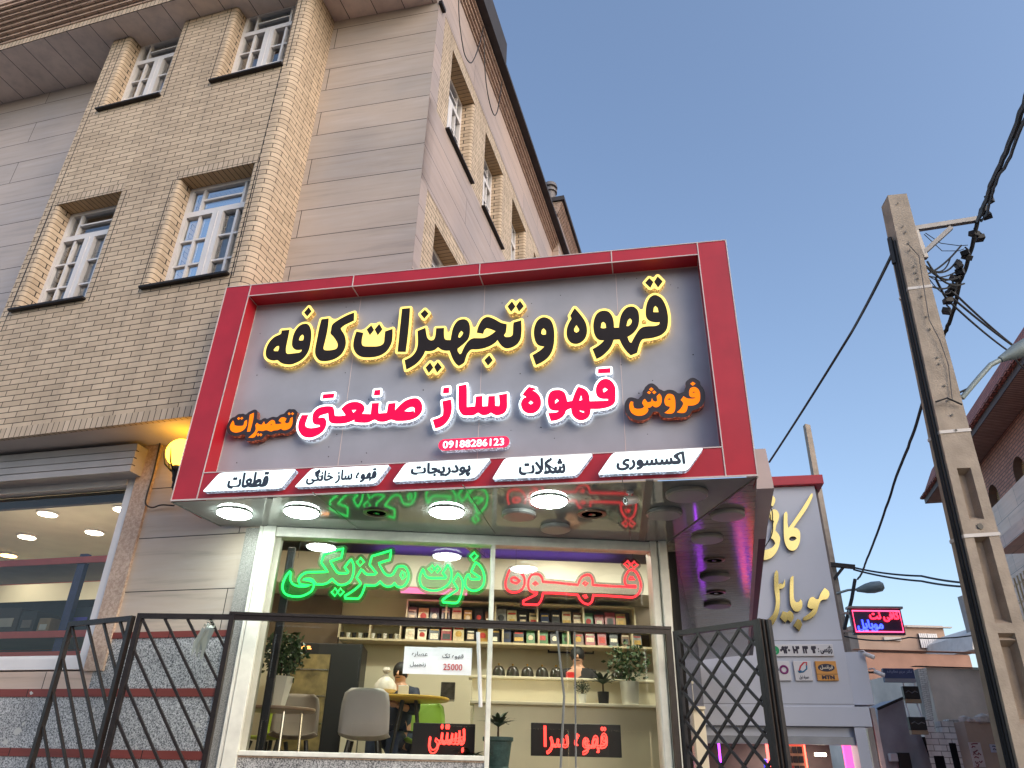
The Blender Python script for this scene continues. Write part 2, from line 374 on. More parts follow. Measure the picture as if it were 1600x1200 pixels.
def smooth_loop(P, n=3, corner=52):
    P = np.array(P, float); N = len(P); out = []
    if N <= 5: return P
    tg = []
    for i in range(N):
        a = P[i]-P[i-1]; b = P[(i+1) % N]-P[i]
        ang = abs(math.degrees(math.atan2(a[0]*b[1]-a[1]*b[0], a.dot(b))))
        tg.append(None if ang > corner else (P[(i+1) % N]-P[i-1])/2)
    for i in range(N):
        j = (i+1) % N; d = P[j]-P[i]; m0 = tg[i] if tg[i] is not None else d; m1 = tg[j] if tg[j] is not None else d
        L = np.linalg.norm(d); 
        m0 = m0*min(1, 1.2*L/max(1e-9, np.linalg.norm(m0))); m1 = m1*min(1, 1.2*L/max(1e-9, np.linalg.norm(m1)))
        for k in range(n):
            t = k/n; out.append((2*t**3-3*t**2+1)*P[i]+(t**3-2*t**2+t)*m0+(-2*t**3+3*t**2)*P[j]+(t**3-t**2)*m1)
    return np.array(out)
def sdf(loops, holes, X, Y):
    def ins(P):
        r = np.zeros(X.shape, bool); x0, y0 = P[:, 0], P[:, 1]; x1, y1 = np.roll(x0, -1), np.roll(y0, -1)
        for a, b, c, d in zip(x0, y0, x1, y1):
            if b == d: continue
            q = ((b > Y) != (d > Y)) & (X < (c-a)*(Y-b)/(d-b)+a); r ^= q
        return r
    D = np.full(X.shape, 1e9); I = np.zeros(X.shape, bool)
    for P in loops: I |= ins(P)
    for P in holes: I &= ~ins(P)
    for P in list(loops)+list(holes):
        for A, B in zip(P, np.roll(P, -1, 0)):
            d = B-A; l2 = d.dot(d)
            if l2 < 1e-14: continue
            t = np.clip(((X-A[0])*d[0]+(Y-A[1])*d[1])/l2, 0, 1); D = np.minimum(D, (X-A[0]-t*d[0])**2+(Y-A[1]-t*d[1])**2)
    D = np.sqrt(D); return np.where(I, -D, D)
def offset_solid(mb, f, loops, holes, w_, o_front, o_back, h=.01, mf=0, ms=1, close=0):
    """solid plate = the shape grown by w_, from o_front back to o_back (marching squares)"""
    allp = np.concatenate(loops); mn = allp.min(0)-w_-close-3*h; mx = allp.max(0)+w_+close+3*h
    xs = np.arange(mn[0], mx[0]+h, h); ys = np.arange(mn[1], mx[1]+h, h); X, Y = np.meshgrid(xs, ys)
    D = sdf(loops, holes, X, Y)
    if close:                                          # fill narrow gaps: grow by w_+close, shrink back by close
        D0 = D; E = D0.copy(); ny, nx = D.shape; I, J = np.meshgrid(np.arange(nx), np.arange(ny))
        for k in range(20):
            a = 2*math.pi*k/20; xx = np.clip(I+close/h*math.cos(a), 0, nx-1.001); yy = np.clip(J+close/h*math.sin(a), 0, ny-1.001)
            i0 = xx.astype(int); j0 = yy.astype(int); fx = xx-i0; fy = yy-j0
            E = np.maximum(E, (D0[j0, i0]*(1-fx)+D0[j0, i0+1]*fx)*(1-fy)+(D0[j0+1, i0]*(1-fx)+D0[j0+1, i0+1]*fx)*fy)
        D = E-close
    D = D-w_; D[np.abs(D) < 1e-6] = 1e-6
    ny, nx = D.shape; S_ = D < 0; cache = {}
    def vert(p):
        k = (round(p[0], 5), round(p[1], 5))
        if k not in cache: cache[k] = len(mb.v); mb.v.append(tuple(f.p(p[0], p[1], o_front))); mb.v.append(tuple(f.p(p[0], p[1], o_back)))
        return cache[k]
    def face(ps, m):
        mb.f.append(ps); mb.uv.append([(0, 0)]*len(ps)); mb.m.append(m)
    for j in range(ny-1):
        run = None
        for i in range(nx):
            full = i < nx-1 and S_[j, i] and S_[j, i+1] and S_[j+1, i] and S_[j+1, i+1]
            if full and run is None: run = i
            if not full and run is not None:
                q = [(xs[run], ys[j]), (xs[i], ys[j]), (xs[i], ys[j+1]), (xs[run], ys[j+1])]
                face([vert(p) for p in q], mf); run = None
            if full or i == nx-1: continue
            c = [(i, j), (i+1, j), (i+1, j+1), (i, j+1)]; ins = [S_[b, a] for a, b in c]
            if not any(ins): continue
            pts = []; cut = []
            for k in range(4):
                a, b = c[k], c[(k+1) % 4]; pa = (xs[a[0]], ys[a[1]]); pb = (xs[b[0]], ys[b[1]])
                if ins[k]: pts.append(pa)
                if ins[k] != ins[(k+1) % 4]:
                    da, db = D[a[1], a[0]], D[b[1], b[0]]; t = da/(da-db); q = (pa[0]+t*(pb[0]-pa[0]), pa[1]+t*(pb[1]-pa[1]))
                    pts.append(q); cut.append((q, ins[k]))
            if len(pts) > 2: face([vert(p) for p in pts], mf)
            if len(cut) == 2:
                a = vert(cut[0][0]); b = vert(cut[1][0]); 
                if a != b: face([a, b, b+1, a+1], ms)
            elif len(cut) == 4:
                for q in (0, 2):
                    a = vert(cut[q][0]); b = vert(cut[q+1][0])
                    if a != b: face([a, b, b+1, a+1], ms)
def flat_solid(mb, f, loops, holes, o_front, o_back, m=0):
    """extruded polygons with holes"""
    used = set()
    for P in loops:
        hs = []
        for k, H in enumerate(holes):
            X, Y = np.array([H[0][0]]), np.array([H[0][1]])
            if sdf([P], [], X, Y)[0] < 0: hs.append(H)
        rings = [P]+hs; flatp = [p for r in rings for p in r]
        tri = tessellate_polygon([[Vector((p[0], p[1], 0)) for p in r] for r in rings])
        i = len(mb.v); mb.v += [tuple(f.p(p[0], p[1], o_front)) for p in flatp]; j = len(mb.v); mb.v += [tuple(f.p(p[0], p[1], o_back)) for p in flatp]
        for t in tri: mb.f.append([i+k for k in t]); mb.uv.append([(0, 0)]*3); mb.m.append(m)
        k = 0
        for r in rings:
            n = len(r)
            for q in range(n): q2 = (q+1) % n; mb.f.append([i+k+q, i+k+q2, j+k+q2, j+k+q]); mb.uv.append([(0, 0)]*4); mb.m.append(m)
            k += n
def textbold(mb, txt, f, box, o_front, o_back, grow=.004, h=.004, rtl=True, m=0):
    """heavy lettering: the font outline grown a little"""
    loops, mn, mx = outline_text(txt, 0, rtl); u0, z0, u1, z1 = box; g = grow
    Q = [(P-mn)/(mx-mn)*np.array([u1-u0-2*g, z1-z0-2*g])+np.array([u0+g, z0+g]) for P in loops]
    ar = [.5*float(np.sum(P[:, 0]*np.roll(P[:, 1], -1)-np.roll(P[:, 0], -1)*P[:, 1])) for P in Q]
    sg = np.sign(ar[int(np.argmax(np.abs(ar)))])
    out = [P for P, a in zip(Q, ar) if a*sg > 0]; hol = [P for P, a in zip(Q, ar) if a*sg < 0 and abs(a) > 1e-6]
    offset_solid(mb, f, out, hol, g, o_front, o_back, h, m, m)
def trace(f, off, ox, oy, s, pts, smooth=True):
    P = smooth_loop(pts) if smooth else np.array(pts, float)
    return np.array([f.px(ox+a/s, oy+b/s, off) for a, b in P])

# ------------------------------------------------------------------ shared materials
BR = brick('buff_brick', S(214, 193, 168), S(194, 173, 149), S(52, 41, 35), .262, .0705, .0047)
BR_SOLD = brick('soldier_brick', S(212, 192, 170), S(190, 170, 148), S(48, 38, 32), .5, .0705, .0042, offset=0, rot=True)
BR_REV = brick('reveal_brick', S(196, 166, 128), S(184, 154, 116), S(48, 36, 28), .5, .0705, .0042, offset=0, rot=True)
BR_SIDE = BR
STONE = stone('travertine', S(186, 176, 169), zoff=.0, bw=9, streak=.22)
STONE_L = stone('travertine_left', S(190, 182, 180), zoff=.085, bw=14, streak=.22)
STONE_LOW = stone('travertine_low', S(196, 184, 172), rh=.53, zoff=.11, bw=9)
STONE_SIDE = stone('travertine_side', S(190, 174, 166), rh=.475, bw=3.1, zoff=.08, streak=.25, ms=.004)
WHITE = mat('white_frame', S(225, 222, 222), .4, var=.05)
WHITE2 = mat('worn_white_frame', S(228, 225, 214), .45, var=.1, vs=9)
GRANITE = speckle('grey_granite', S(74, 76, 80), S(212, 212, 212), 75)
REDST = stone('red_stone', S(132, 62, 54), rh=3, bw=1.4, streak=.4)
BEIGEST = stone('beige_stone', S(206, 186, 172), rh=3, bw=1.3)
BROWNST = speckle('brown_stone', S(176, 148, 130), S(206, 182, 162), 30, .5)
PLASTER = mat('pale_plaster', S(205, 195, 190), .8, var=.06, vs=2)
SOFFIT = brick('eave_board', S(232, 216, 208), S(222, 206, 198), S(84, 74, 70), 9, .42, .006, offset=0, rot=True, rough=.6, bump=.3)
CORN = brick('cornice_brick', S(204, 178, 160), S(190, 162, 144), S(90, 72, 62), .26, .06, .004)
DARKROOF = mat('dark_roof', S(58, 54, 56), .8, var=.2)
DARKMET = mat('dark_metal', S(44, 38, 36), .5, metal=.4, var=.25, vs=12, bump=.2, bs=60)
STEELBROWN = mat('brown_painted_steel', S(42, 34, 32), .42, metal=.2, var=.3, vs=14, bump=.25, bs=70)
CABLE = mat('black_cable', S(30, 30, 33), .6)
ROOMDARK = mat('dark_room', (.02, .02, .022), .9)
CURTAIN = mat('net_curtain', S(205, 205, 205), .9, var=.2, vs=10)
WINGLASS = glass('window_glass', (.72, .75, .75), 2.2, 1.55, .06)

# ------------------------------------------------------------------ ground
mb = MB()
fG = Fr((0, 0), 0)
mb.poly([(-600, -600, 0), (600, -600, 0), (600, 600, 0), (-600, 600, 0)])
tag(mb.build('street', mat('asphalt', (.12, .115, .11), .9, var=.25, vs=1.5, bump=.4, bs=80)), kind='structure')
mb = MB(); mb.box(fW, -9, 1.9, .004, .14, -2.1, .0)
tag(mb.build('pavement', mat('paving', S(150, 146, 140), .85, var=.15, vs=3)), kind='structure')

# ------------------------------------------------------------------ apartment building
APT = thing('apartment_building', 'tall buff brick and pale stone apartment building behind the red shop sign', 'building', fT.p(-2, 0, 2))
def wall_holes(mb, f, u0, u1, z0, z1, holes, off=0, m=0):
    us = sorted({u0, u1} | {min(max(h[k], u0), u1) for h in holes for k in (0, 1)}); zs = sorted({z0, z1} | {min(max(h[k], z0), z1) for h in holes for k in (2, 3)})
    for a, b in zip(us, us[1:]):
        for c, d in zip(zs, zs[1:]):
            if b-a < 1e-6 or d-c < 1e-6: continue
            if any(h[0]-1e-6 <= a and b <= h[1]+1e-6 and h[2]-1e-6 <= c and d <= h[3]+1e-6 for h in holes): continue
            mb.fq(f, a, b, c, d, off, m)
def reveal(mb, f, u0, u1, z0, z1, D=.24, r=.05, off=0, top=True):
    """rounded brick jambs of an opening whose face edges are at u0-r, u1+r"""
    for sgn, e in ((1, u0), (-1, u1)):
        pr = [(e - sgn*r + sgn*r*math.sin(t), r - r*math.cos(t)) for t in [k*math.pi/8 for k in range(5)]] + [(e, D)]
        s_ = 0
        for (a, o1), (b, o2) in zip(pr, pr[1:]):
            L = math.hypot(b-a, o2-o1)
            mb.poly([f.p(a, z0, off+o1), f.p(b, z0, off+o2), f.p(b, z1, off+o2), f.p(a, z1, off+o1)], [(.03+s_*.6, z0), (.03+(s_+L)*.6, z0), (.03+(s_+L)*.6, z1), (.03+s_*.6, z1)], 0); s_ += L
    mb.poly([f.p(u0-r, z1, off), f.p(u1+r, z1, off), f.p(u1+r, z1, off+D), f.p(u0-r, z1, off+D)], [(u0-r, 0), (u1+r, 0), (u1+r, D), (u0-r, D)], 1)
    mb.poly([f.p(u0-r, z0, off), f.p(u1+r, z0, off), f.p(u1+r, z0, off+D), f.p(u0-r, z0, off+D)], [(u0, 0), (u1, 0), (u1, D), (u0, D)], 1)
def window(f, u0, u1, z0, z1, off, parent, curtain=False):
    W_ = u1-u0; H = z1-z0; zt = z0 + H*.735; mb = MB()
    fr = .055
    mb.box(f, u0, u0+fr, z0, z1, off-.04, off+.03); mb.box(f, u1-fr, u1, z0, z1, off-.04, off+.03)
    mb.box(f, u0+fr, u1-fr, z1-fr, z1, off-.04, off+.03); mb.box(f, u0+fr, u1-fr, z0, z0+fr, off-.04, off+.03)
    mb.box(f, u0+fr, u1-fr, zt-.045, zt+.035, off-.045, off+.03)                 # transom
    um = (u0+u1)/2
    mb.box(f, um-.075, um+.075, z0+fr, zt-.045, off-.05, off+.03)                # meeting stiles
    mb.box(f, um-.008, um+.008, z0+fr, zt-.045, off-.058, off-.05)
    b = .016
    for q in (.21, .79): mb.box(f, u0+W_*q-b, u0+W_*q+b, zt+.035, z1-fr, off-.03, off+.02)
    zz = (zt+z1)/2 - .01; mb.box(f, u0+W_*.21+b, u0+W_*.79-b, zz-.012, zz+.012, off-.03, off+.02)
    for a, c in ((u0+fr, um-.075), (um+.075, u1-fr)):
        x = a + (c-a)*.5; mb.box(f, x-b, x+b, z0+fr, zt-.045, off-.03, off+.02)
        for q in (1/3, 2/3):
            z_ = z0+fr + (zt-.045-z0-fr)*q; mb.box(f, a, x-b, z_-.012, z_+.012, off-.03, off+.02); mb.box(f, x+b, c, z_-.012, z_+.012, off-.03, off+.02)
    o = mb.build('window', WHITE, parent)
    g = MB(); g.fq(f, u0+.01, u1-.01, z0+.01, z1-.01, off+.008); g.build('pane', WINGLASS, o)
    g = MB(); g.fq(f, u0, u1, z0, z1, off+.45); g.build('dark_room', ROOMDARK, o)
    if curtain:
        g = MB()
        n = 26
        for k in range(n):
            a = u0 + W_*(.52+.46*k/n); c = u0 + W_*(.52+.46*(k+1)/n)
            g.poly([f.p(a, z0+.03, off+.12+.02*math.sin(k*1.9)), f.p(c, z0+.03, off+.12+.02*math.sin((k+1)*1.9)), f.p(c, zt, off+.12+.02*math.sin((k+1)*1.9)), f.p(a, zt, off+.12+.02*math.sin(k*1.9))])
        g.build('curtain', CURTAIN, o)
    s = MB(); s.box(f, u0-.075, u1+.06, z0-.028, z0-.002, off-.3, off-.045); s.build('window_sill', DARKMET, o)
    return o
# --- brick bay
BU0, BU1, BZ0, BZ1 = -3.437, -.05, 4.62, 11.26
r_ = .05
BH = [(-1.36, -.35, 6.34, 7.97), (-3.22, -2.27, 6.34, 7.97), (-1.27, -.31, 9.67, 11.26), (-3.11, -2.2, 9.67, 11.26)]
mb = MB()
RC = .13                                                              # rounded right corner
wall_holes(mb, fB, BU0, BU1-RC, BZ0+.12, BZ1, [(a-r_, b+r_, c, d) for a, b, c, d in BH])
for h in BH: reveal(mb, fB, h[0], h[1], h[2], h[3])
pr = [(BU1-RC + RC*math.sin(t), RC - RC*math.cos(t)) for t in [k*math.pi/12 for k in range(7)]] + [(BU1, .9)]
s_ = 0
for (a, o1), (b, o2) in zip(pr, pr[1:]):
    L_ = math.hypot(b-a, o2-o1); u_ = BU1-RC+s_
    mb.poly([fB.p(a, BZ0, o1), fB.p(b, BZ0, o2), fB.p(b, BZ1, o2), fB.p(a, BZ1, o1)], [(u_, BZ0), (u_+L_, BZ0), (u_+L_, BZ1), (u_, BZ1)]); s_ += L_
mb.poly([fB.p(BU0, BZ0, 0), fB.p(BU0, BZ0, .9), fB.p(BU0, BZ1, .9), fB.p(BU0, BZ1, 0)], [(0, BZ0), (.9, BZ0), (.9, BZ1), (0, BZ1)])
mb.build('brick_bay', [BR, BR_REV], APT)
mb = MB()
mb.fq(fB, BU0, BU1-RC, BZ0, BZ0+.12, -.004)
mb.poly([fB.p(BU0, BZ0, -.004), fB.p(BU1-RC, BZ0, -.004), fB.p(BU1-RC, BZ0, .05), fB.p(BU0, BZ0, .05)], [(BU0, 0), (BU1, 0), (BU1, .05), (BU0, .05)])
mb.build('soldier_course', BR_SOLD, APT)
for h in BH[:2]: mb = MB(); mb.fq(fB, h[0]-r_-.02, h[1]+r_+.02, h[3], h[3]+.13, -.004); mb.build('lintel', BR_SOLD, APT)
mb = MB()
for h in BH:
    for e in (h[0]-r_-.06, h[1]+r_+.06): mb.box(fB, e-.005, e+.005, h[2]-.05, h[3], -.0015, .0)
for u_ in (BU0+.1, BU1-RC-.09): mb.box(fB, u_-.005, u_+.005, 6.05 if u_ < -3 else BZ0+.12, BZ1, -.0015, .0)
mb.build('brick_joint', DARKMET, APT)
for i, h in enumerate(BH): window(fB, h[0], h[1], h[2], h[3], .24, APT, curtain=(i == 0))
mb = MB(); mb.poly([fB.p(BU0, BZ0+.004, .05), fB.p(BU1, BZ0+.004, .05), fB.p(BU1+.05, BZ0+.004, 1.5), fB.p(BU0, BZ0+.004, 1.5)]); mb.build('bay_underside', PLASTER, APT)
# --- stone walls
mb = MB(); mb.fq(fT, -.62, .945*K, 3.7, 11.4, 0); mb.build('stone_wall', STONE, APT)
mb = MB(); mb.fq(fLL, -10, -2.9, 5.7, 11.3, 0); mb.build('stone_wall', STONE_L, APT)
# --- side facade
CH = [(.66, 1.63, 9.37, 11.0), (2.28, 3.25, 9.38, 11.0), (3.93, 4.85, 9.38, 11.0), (5.57, 6.5, 9.38, 11.0), (.57, 1.47, 6.0, 7.65), (2.25, 3.2, 6.0, 7.65), (3.9, 4.85, 6.0, 7.65)]
mb = MB()
wall_holes(mb, fC, .25, 9.5, 9.33, 11.26, [(a-r_, b+r_, c, d) for a, b, c, d in CH])
wall_holes(mb, fC, .2, 9.5, 4.0, 7.92, [(a-r_, b+r_, c, d) for a, b, c, d in CH])
for h in CH: reveal(mb, fC, h[0], h[1], h[2], h[3])
mb.build('side_brick_wall', [BR, BR_REV], APT)
for h in CH: window(fC, h[0], h[1], h[2], h[3], .24, APT)
mb = MB()
mb.box(fC, 0, .25, 7.92, 11.26, -.004, .2); mb.box(fC, 0, .2, 3.7, 7.92, -.004, .2)
mb.box(fC, 0, 9.5, 7.92, 9.33, -.004, .2); mb.box(fC, 0, 9.5, 11.26, 12.28, -.006, .2)
mb.build('stone_band', STONE_SIDE, APT)
mb = MB()
for k in range(5): mb.box(fC, -.4, 9.4, 12.28+k*.055, 12.28+(k+1)*.055-.008, -.03-.035*k, .2)
mb.build('side_cornice', CORN, APT)
mb = MB(); mb.box(fC, -.5, 8.9, 12.555, 12.63, -.3, .2); mb.box(fC, -.5, 8.9, 12.63, 12.72, -.27, .2)
mb.box(fC, -.7, 2.55, 12.72, 13.5, -.22, .3); mb.build('roof_edge', DARKROOF, APT)
# --- eave over the bay
A_ = zpt(0, 79, 11.23); B_ = zpt(272, 0, 11.23); d_ = (B_-A_)/np.linalg.norm(B_-A_)
fE = Fr(A_, math.degrees(math.atan2(d_[1], d_[0]))); E0, E1 = -4.0, 7.6
endu = float((fT.p(.945*K-.02, 0)-fE.O).dot(fE.d))
mb = MB(); mb.poly([fE.p(E0, 11.23), fE.p(endu, 11.23), fE.p(endu, 11.23, 2.4), fE.p(E0, 11.23, 2.4)], [(E0, 0), (endu, 0), (endu, 2.4), (E0, 2.4)]); mb.build('eave_soffit', SOFFIT, APT)
mb = MB(); mb.box(fE, E0, endu, 11.234, 11.36, -.004, .1); mb.build('eave_soldier_course', BR_SOLD, APT)
mb = MB()
for k in range(8): mb.box(fE, E0, endu, 11.36+k*.05, 11.36+(k+1)*.05-.006, -.02-.045*k, .3)
mb.box(fE, E0, endu, 11.76, 11.9, -.36, .3)
mb.box(fE, E0, endu, 11.9, 11.97, -.33, .3); mb.box(fE, E0, endu, 11.97, 12.06, -.4, .3)
mb.build('eave_cornice', CORN, APT)
mb = MB(); mb.box(fE, E0, endu, 12.06, 12.4, -.44, .6); mb.build('roof_edge', DARKROOF, APT)
mb = MB(); mb.bar(fC.p(-.02, 11.2, -.03), fC.p(.14, 11.2, -.03), .05, .06); mb.build('corner_bracket', DARKMET, APT)
# --- rear block with chimney
mb = MB(); mb.box(fC, 7.2, 10.4, 4, 13.9, -.16, 3); mb.build('rear_wall', STONE_SIDE, APT)
mb = MB()
for k in range(6): mb.box(fC, 7.1, 10.45, 13.3+k*.06, 13.3+(k+1)*.06-.01, -.18-.02*k, 2)
mb.build('rear_cornice', CORN, APT)
mb = MB(); mb.box(fC, 7.05, 10.5, 13.66, 13.78, -.34, 2.5); mb.build('roof_edge', DARKROOF, APT)
p = fC.p(7.3, 13.78, .05); mb = MB(); mb.lathe(p, [(.13, 0), (.13, .35), (.17, .36), (.17, .42), (.13, .43), (.13, .5), (.18, .51), (.16, .62), (.0, .66)], 14); mb.build('vent_pipe', mat('vent_grey', S(120, 115, 115), .6, metal=.3), APT, smooth=True)
# --- ground floor front (left shop)
def zc(x, y, f=fL, off=0): return f.px(x, y, off)
uJ1 = zc(233, 760)[0]; uJ0 = zc(212, 860)[0]              # brown jamb edges on the wall
u_p = zc(390, 830)[0]                                    # granite pillar
zb3t, zb3b = zc(330, 985)[1], zc(330, 995)[1]
zb1t, zb1b = zc(330, 1075.5)[1], zc(330, 1088.5)[1]
zb0t, zb0b = zc(330, 1174)[1], zc(330, 1188)[1]
jr = [zc(x, y)[0] for x, y in ((247, 690), (175, 1045), (225, 690), (150, 1035))]
UJR = (jr[0]+jr[1])/2; UJL = UJR-.21
ZSILL = zc(60, 1046)[1]
mb = MB(); mb.box(fL, UJR, u_p, zb3t, 4.62, 0, .2); mb.build('stone_wall', STONE_LOW, APT)
mb = MB(); rr = random.Random(12)
for x, y, s_ in ((28, 1142, .05), (37, 1131, .02), (222, 1131, .028), (309, 1133, .03), (300, 1143, .04), (213, 1167, .018), (146, 1110, .03), (50, 1083, .02), (8, 1160, .03), (320, 1038, .02)):
    u_, z_ = fL.px(x, y, -.0045); n_ = 7
    mb.poly([fL.p(u_+s_*rr.uniform(.5, 1.3)*math.cos(2*math.pi*k/n_), z_+s_*rr.uniform(.4, 1.0)*math.sin(2*math.pi*k/n_), -.0138 if y == 1083 else -.0048) for k in range(n_)])
mb.build('paper_scrap', mat('paper_scrap', S(196, 196, 192), .9, var=.1), APT)['kind'] = 'stuff'
mb = MB(); mb.box(fL, UJR, u_p, zb3b, zb3t, -.012, .2); mb.box(fL, -9, u_p, zb1b, zb1t, -.012, .2); mb.box(fL, -9, u_p, zb0b, zb0t, -.012, .2); mb.build('red_stone_band', REDST, APT)
mb = MB(); mb.box(fL, UJR-.12, u_p, zb1t, zb3b, -.003, .2); mb.box(fL, -9, u_p, zb0t, zb1b, -.003, .2); mb.box(fL, -9, u_p, 0, zb0b, -.003, .2); mb.build('granite_base', GRANITE, APT)
mb = MB(); mb.box(fL, -9, UJR-.12, zb1t, ZSILL-.02, .0, .2); mb.build('beige_stone_panel', BEIGEST, APT)
mb = MB(); mb.box(fL, UJL, UJR, ZSILL-.02, 4.62, -.03, .3); mb.build('brown_stone_jamb', BROWNST, APT)
ZTOP = zc(111, 764)[1]
mb = MB()
mb.box(fL, UJL-.13, UJL, ZSILL, ZTOP+.5, .02, .12); mb.box(fL, -9, UJL-.13, ZSILL, ZSILL+.10, .02, .14); mb.box(fL, -9, UJL-.13, ZSILL+.10, ZSILL+.13, .05, .14)
mb.box(fL, -9, UJL-.13, ZTOP, ZTOP+.22, .0, .14)
o = mb.build('shop_window_frame', WHITE, APT)
g = MB(); g.fq(fL, -9, UJL-.1, ZSILL+.12, ZTOP, .1); g.build('pane', glass('shop_glass', (.93, .95, .93), .9, 1.5, .0), o)
ztb = zc(238, 733, fL, -.2)[1]; ztt = zc(250, 688, fL, -.2)[1]
mb = MB(); h_ = (ztt-ztb)/4.0
for k in range(4):
    z0_ = ztb+k*h_
    mb.hexa([fL.p(-9, z0_, -.188-.004*(3-k)), fL.p(UJL+.06, z0_, -.188-.004*(3-k)), fL.p(UJL+.06, z0_, .1), fL.p(-9, z0_, .1)], [fL.p(-9, z0_+h_-.012, -.2), fL.p(UJL+.06, z0_+h_-.012, -.2), fL.p(UJL+.06, z0_+h_-.012, .1), fL.p(-9, z0_+h_-.012, .1)])
    if k: mb.box(fL, -9, UJL+.06, z0_-.012, z0_, -.15, .1)
mb.build('roller_shutter_box', mat('shutter_metal', S(176, 170, 168), .5, var=.12, vs=2, metal=.15), APT)
mb = MB(); mb.box(fL, u_p-.02, u_p+.13, 1.0, ZS-.01, -.03, .3); mb.build('granite_pillar', speckle('fine_granite', S(120, 118, 114), S(176, 172, 165), 120), APT)

# ------------------------------------------------------------------ shop sign with raised letters
RED = mat('red_composite', S(182, 34, 48), .36, var=.14, vs=3, bump=.04, bs=4, spec=.5)
GREYP = mat('grey_composite', S(168, 170, 179), .5, var=.11, vs=2.2, bump=.05, bs=3)
EDGE = mat('aluminium_edge', S(214, 200, 196), .4, var=.05)
SIGN = thing('shop_sign', 'large red framed shop sign with glowing yellow and pink raised letters', 'sign', fS.p(2.1, ZS, .3))
SW, SZ1, SD = 4.98, 5.935, .18
TLU = .30                                            # frame strip inner edge at top left (the strip tapers)
iz1 = 5.80; ibz = 3.90; iL0, iL1 = .25, .31; iR = 4.745
mb = MB()
def fq4(q, off=0, m=0): mb.poly([fS.p(u, z, off) for u, z in q], [(u, z) for u, z in q], m)
fq4([(0, ZS), (iL0, ZS), (iL1, SZ1), (.035, SZ1)])                           # left strip
fq4([(iR, ZS), (SW, ZS), (SW+.02, SZ1), (iR, SZ1)])                          # right strip
fq4([(iL1, iz1), (iR, iz1), (iR, SZ1), (iL1, SZ1)])                          # top strip
fq4([(iL0, ZS), (iR, ZS), (iR, ibz), (iL0+.008, ibz)])                       # lower band
mb.poly([fS.p(iL1, iz1, 0), fS.p(iR, iz1, 0), fS.p(iR, iz1, SD), fS.p(iL1, iz1, SD)])          # reveals
mb.poly([fS.p(iL0+.01, ibz, 0), fS.p(iL1, iz1, 0), fS.p(iL1, iz1, SD), fS.p(iL0+.01, ibz, SD)])
mb.poly([fS.p(iR, ibz, 0), fS.p(iR, iz1, 0), fS.p(iR, iz1, SD), fS.p(iR, ibz, SD)])
mb.poly([fS.p(iL0, ibz, 0), fS.p(iR, ibz, 0), fS.p(iR, ibz, SD), fS.p(iL0, ibz, SD)])
mb.poly([fS.p(.035, SZ1, 0), fS.p(SW+.02, SZ1, 0), fS.p(SW+.02, SZ1, .5), fS.p(.035, SZ1, .5)])  # top, ends
mb.poly([fS.p(0, ZS, 0), fS.p(.035, SZ1, 0), fS.p(.035, SZ1, .5), fS.p(0, ZS, .5)])
mb.poly([fS.p(SW, ZS, 0), fS.p(SW+.02, SZ1, 0), fS.p(SW+.02, SZ1, .3), fS.p(SW, ZS, .3)])
mb.build('sign_frame', RED, SIGN)
mb = MB(); mb.fq(fS, .2, iR+.02, ibz-.1, iz1+.02, SD+.002); mb.build('back_panel', GREYP, SIGN)
mb = MB()
e = .009
def strip(a, b, off=-.003, w_=e): mb.bar(fS.p(a[0], a[1], off), fS.p(b[0], b[1], off), w_, .006, up=tuple(fS.n))
strip((iL0, ZS), (iL1, SZ1)); strip((iR, ZS), (iR, SZ1)); strip((iL1, iz1), (iR, iz1)); strip((iL0, ibz), (iR, ibz))
strip((0, ZS+.006), (SW, ZS+.006), -.004, .014); strip((0.002, ZS), (.037, SZ1), -.002, .01); strip((SW, ZS), (SW+.02, SZ1), -.002, .008); strip((.035, SZ1), (SW+.02, SZ1), -.002, .008)
for u_ in (1.415, 2.70, 3.96):
    strip((u_, iz1), (u_, SZ1)); mb.bar(fS.p(u_, iz1-.003, 0), fS.p(u_, iz1-.003, SD), .009, .006)
mb.bar(fS.p(iL1, iz1-.002, 0), fS.p(iL1, iz1-.002, SD), .009, .006); mb.bar(fS.p(iR, iz1-.002, 0), fS.p(iR, iz1-.002, SD), .009, .006)
for a, b in (((.28, iz1), (iR, iz1)),): mb.bar(fS.p(a[0]+.03, a[1]-.004, SD-.003), fS.p(b[0], b[1]-.004, SD-.003), .006)
mb.bar(fS.p(iL1, iz1, SD-.003), fS.p(iL0+.01, ibz, SD-.003), .007); mb.bar(fS.p(iR, iz1, SD-.003), fS.p(iR, ibz, SD-.003), .007)
for u_ in (1.44, 2.715, 3.985): mb.box(fS, u_-.003, u_+.003, ibz, iz1, SD-.0005, SD+.002)
mb.build('edge_trim', EDGE, SIGN)
mb = MB()
rr = random.Random(3)
for k in range(70):
    u_, z_ = rr.uniform(.35, 4.7), rr.uniform(3.95, 5.75); r = rr.uniform(.003, .006)
    mb.lathe(fS.p(u_, z_, SD+.002), [(r, 0), (r, .003), (0, .0035)], 6, axis=-fS.n)
mb.build('dirt_speck', DARKMET, SIGN)['kind'] = 'stuff'

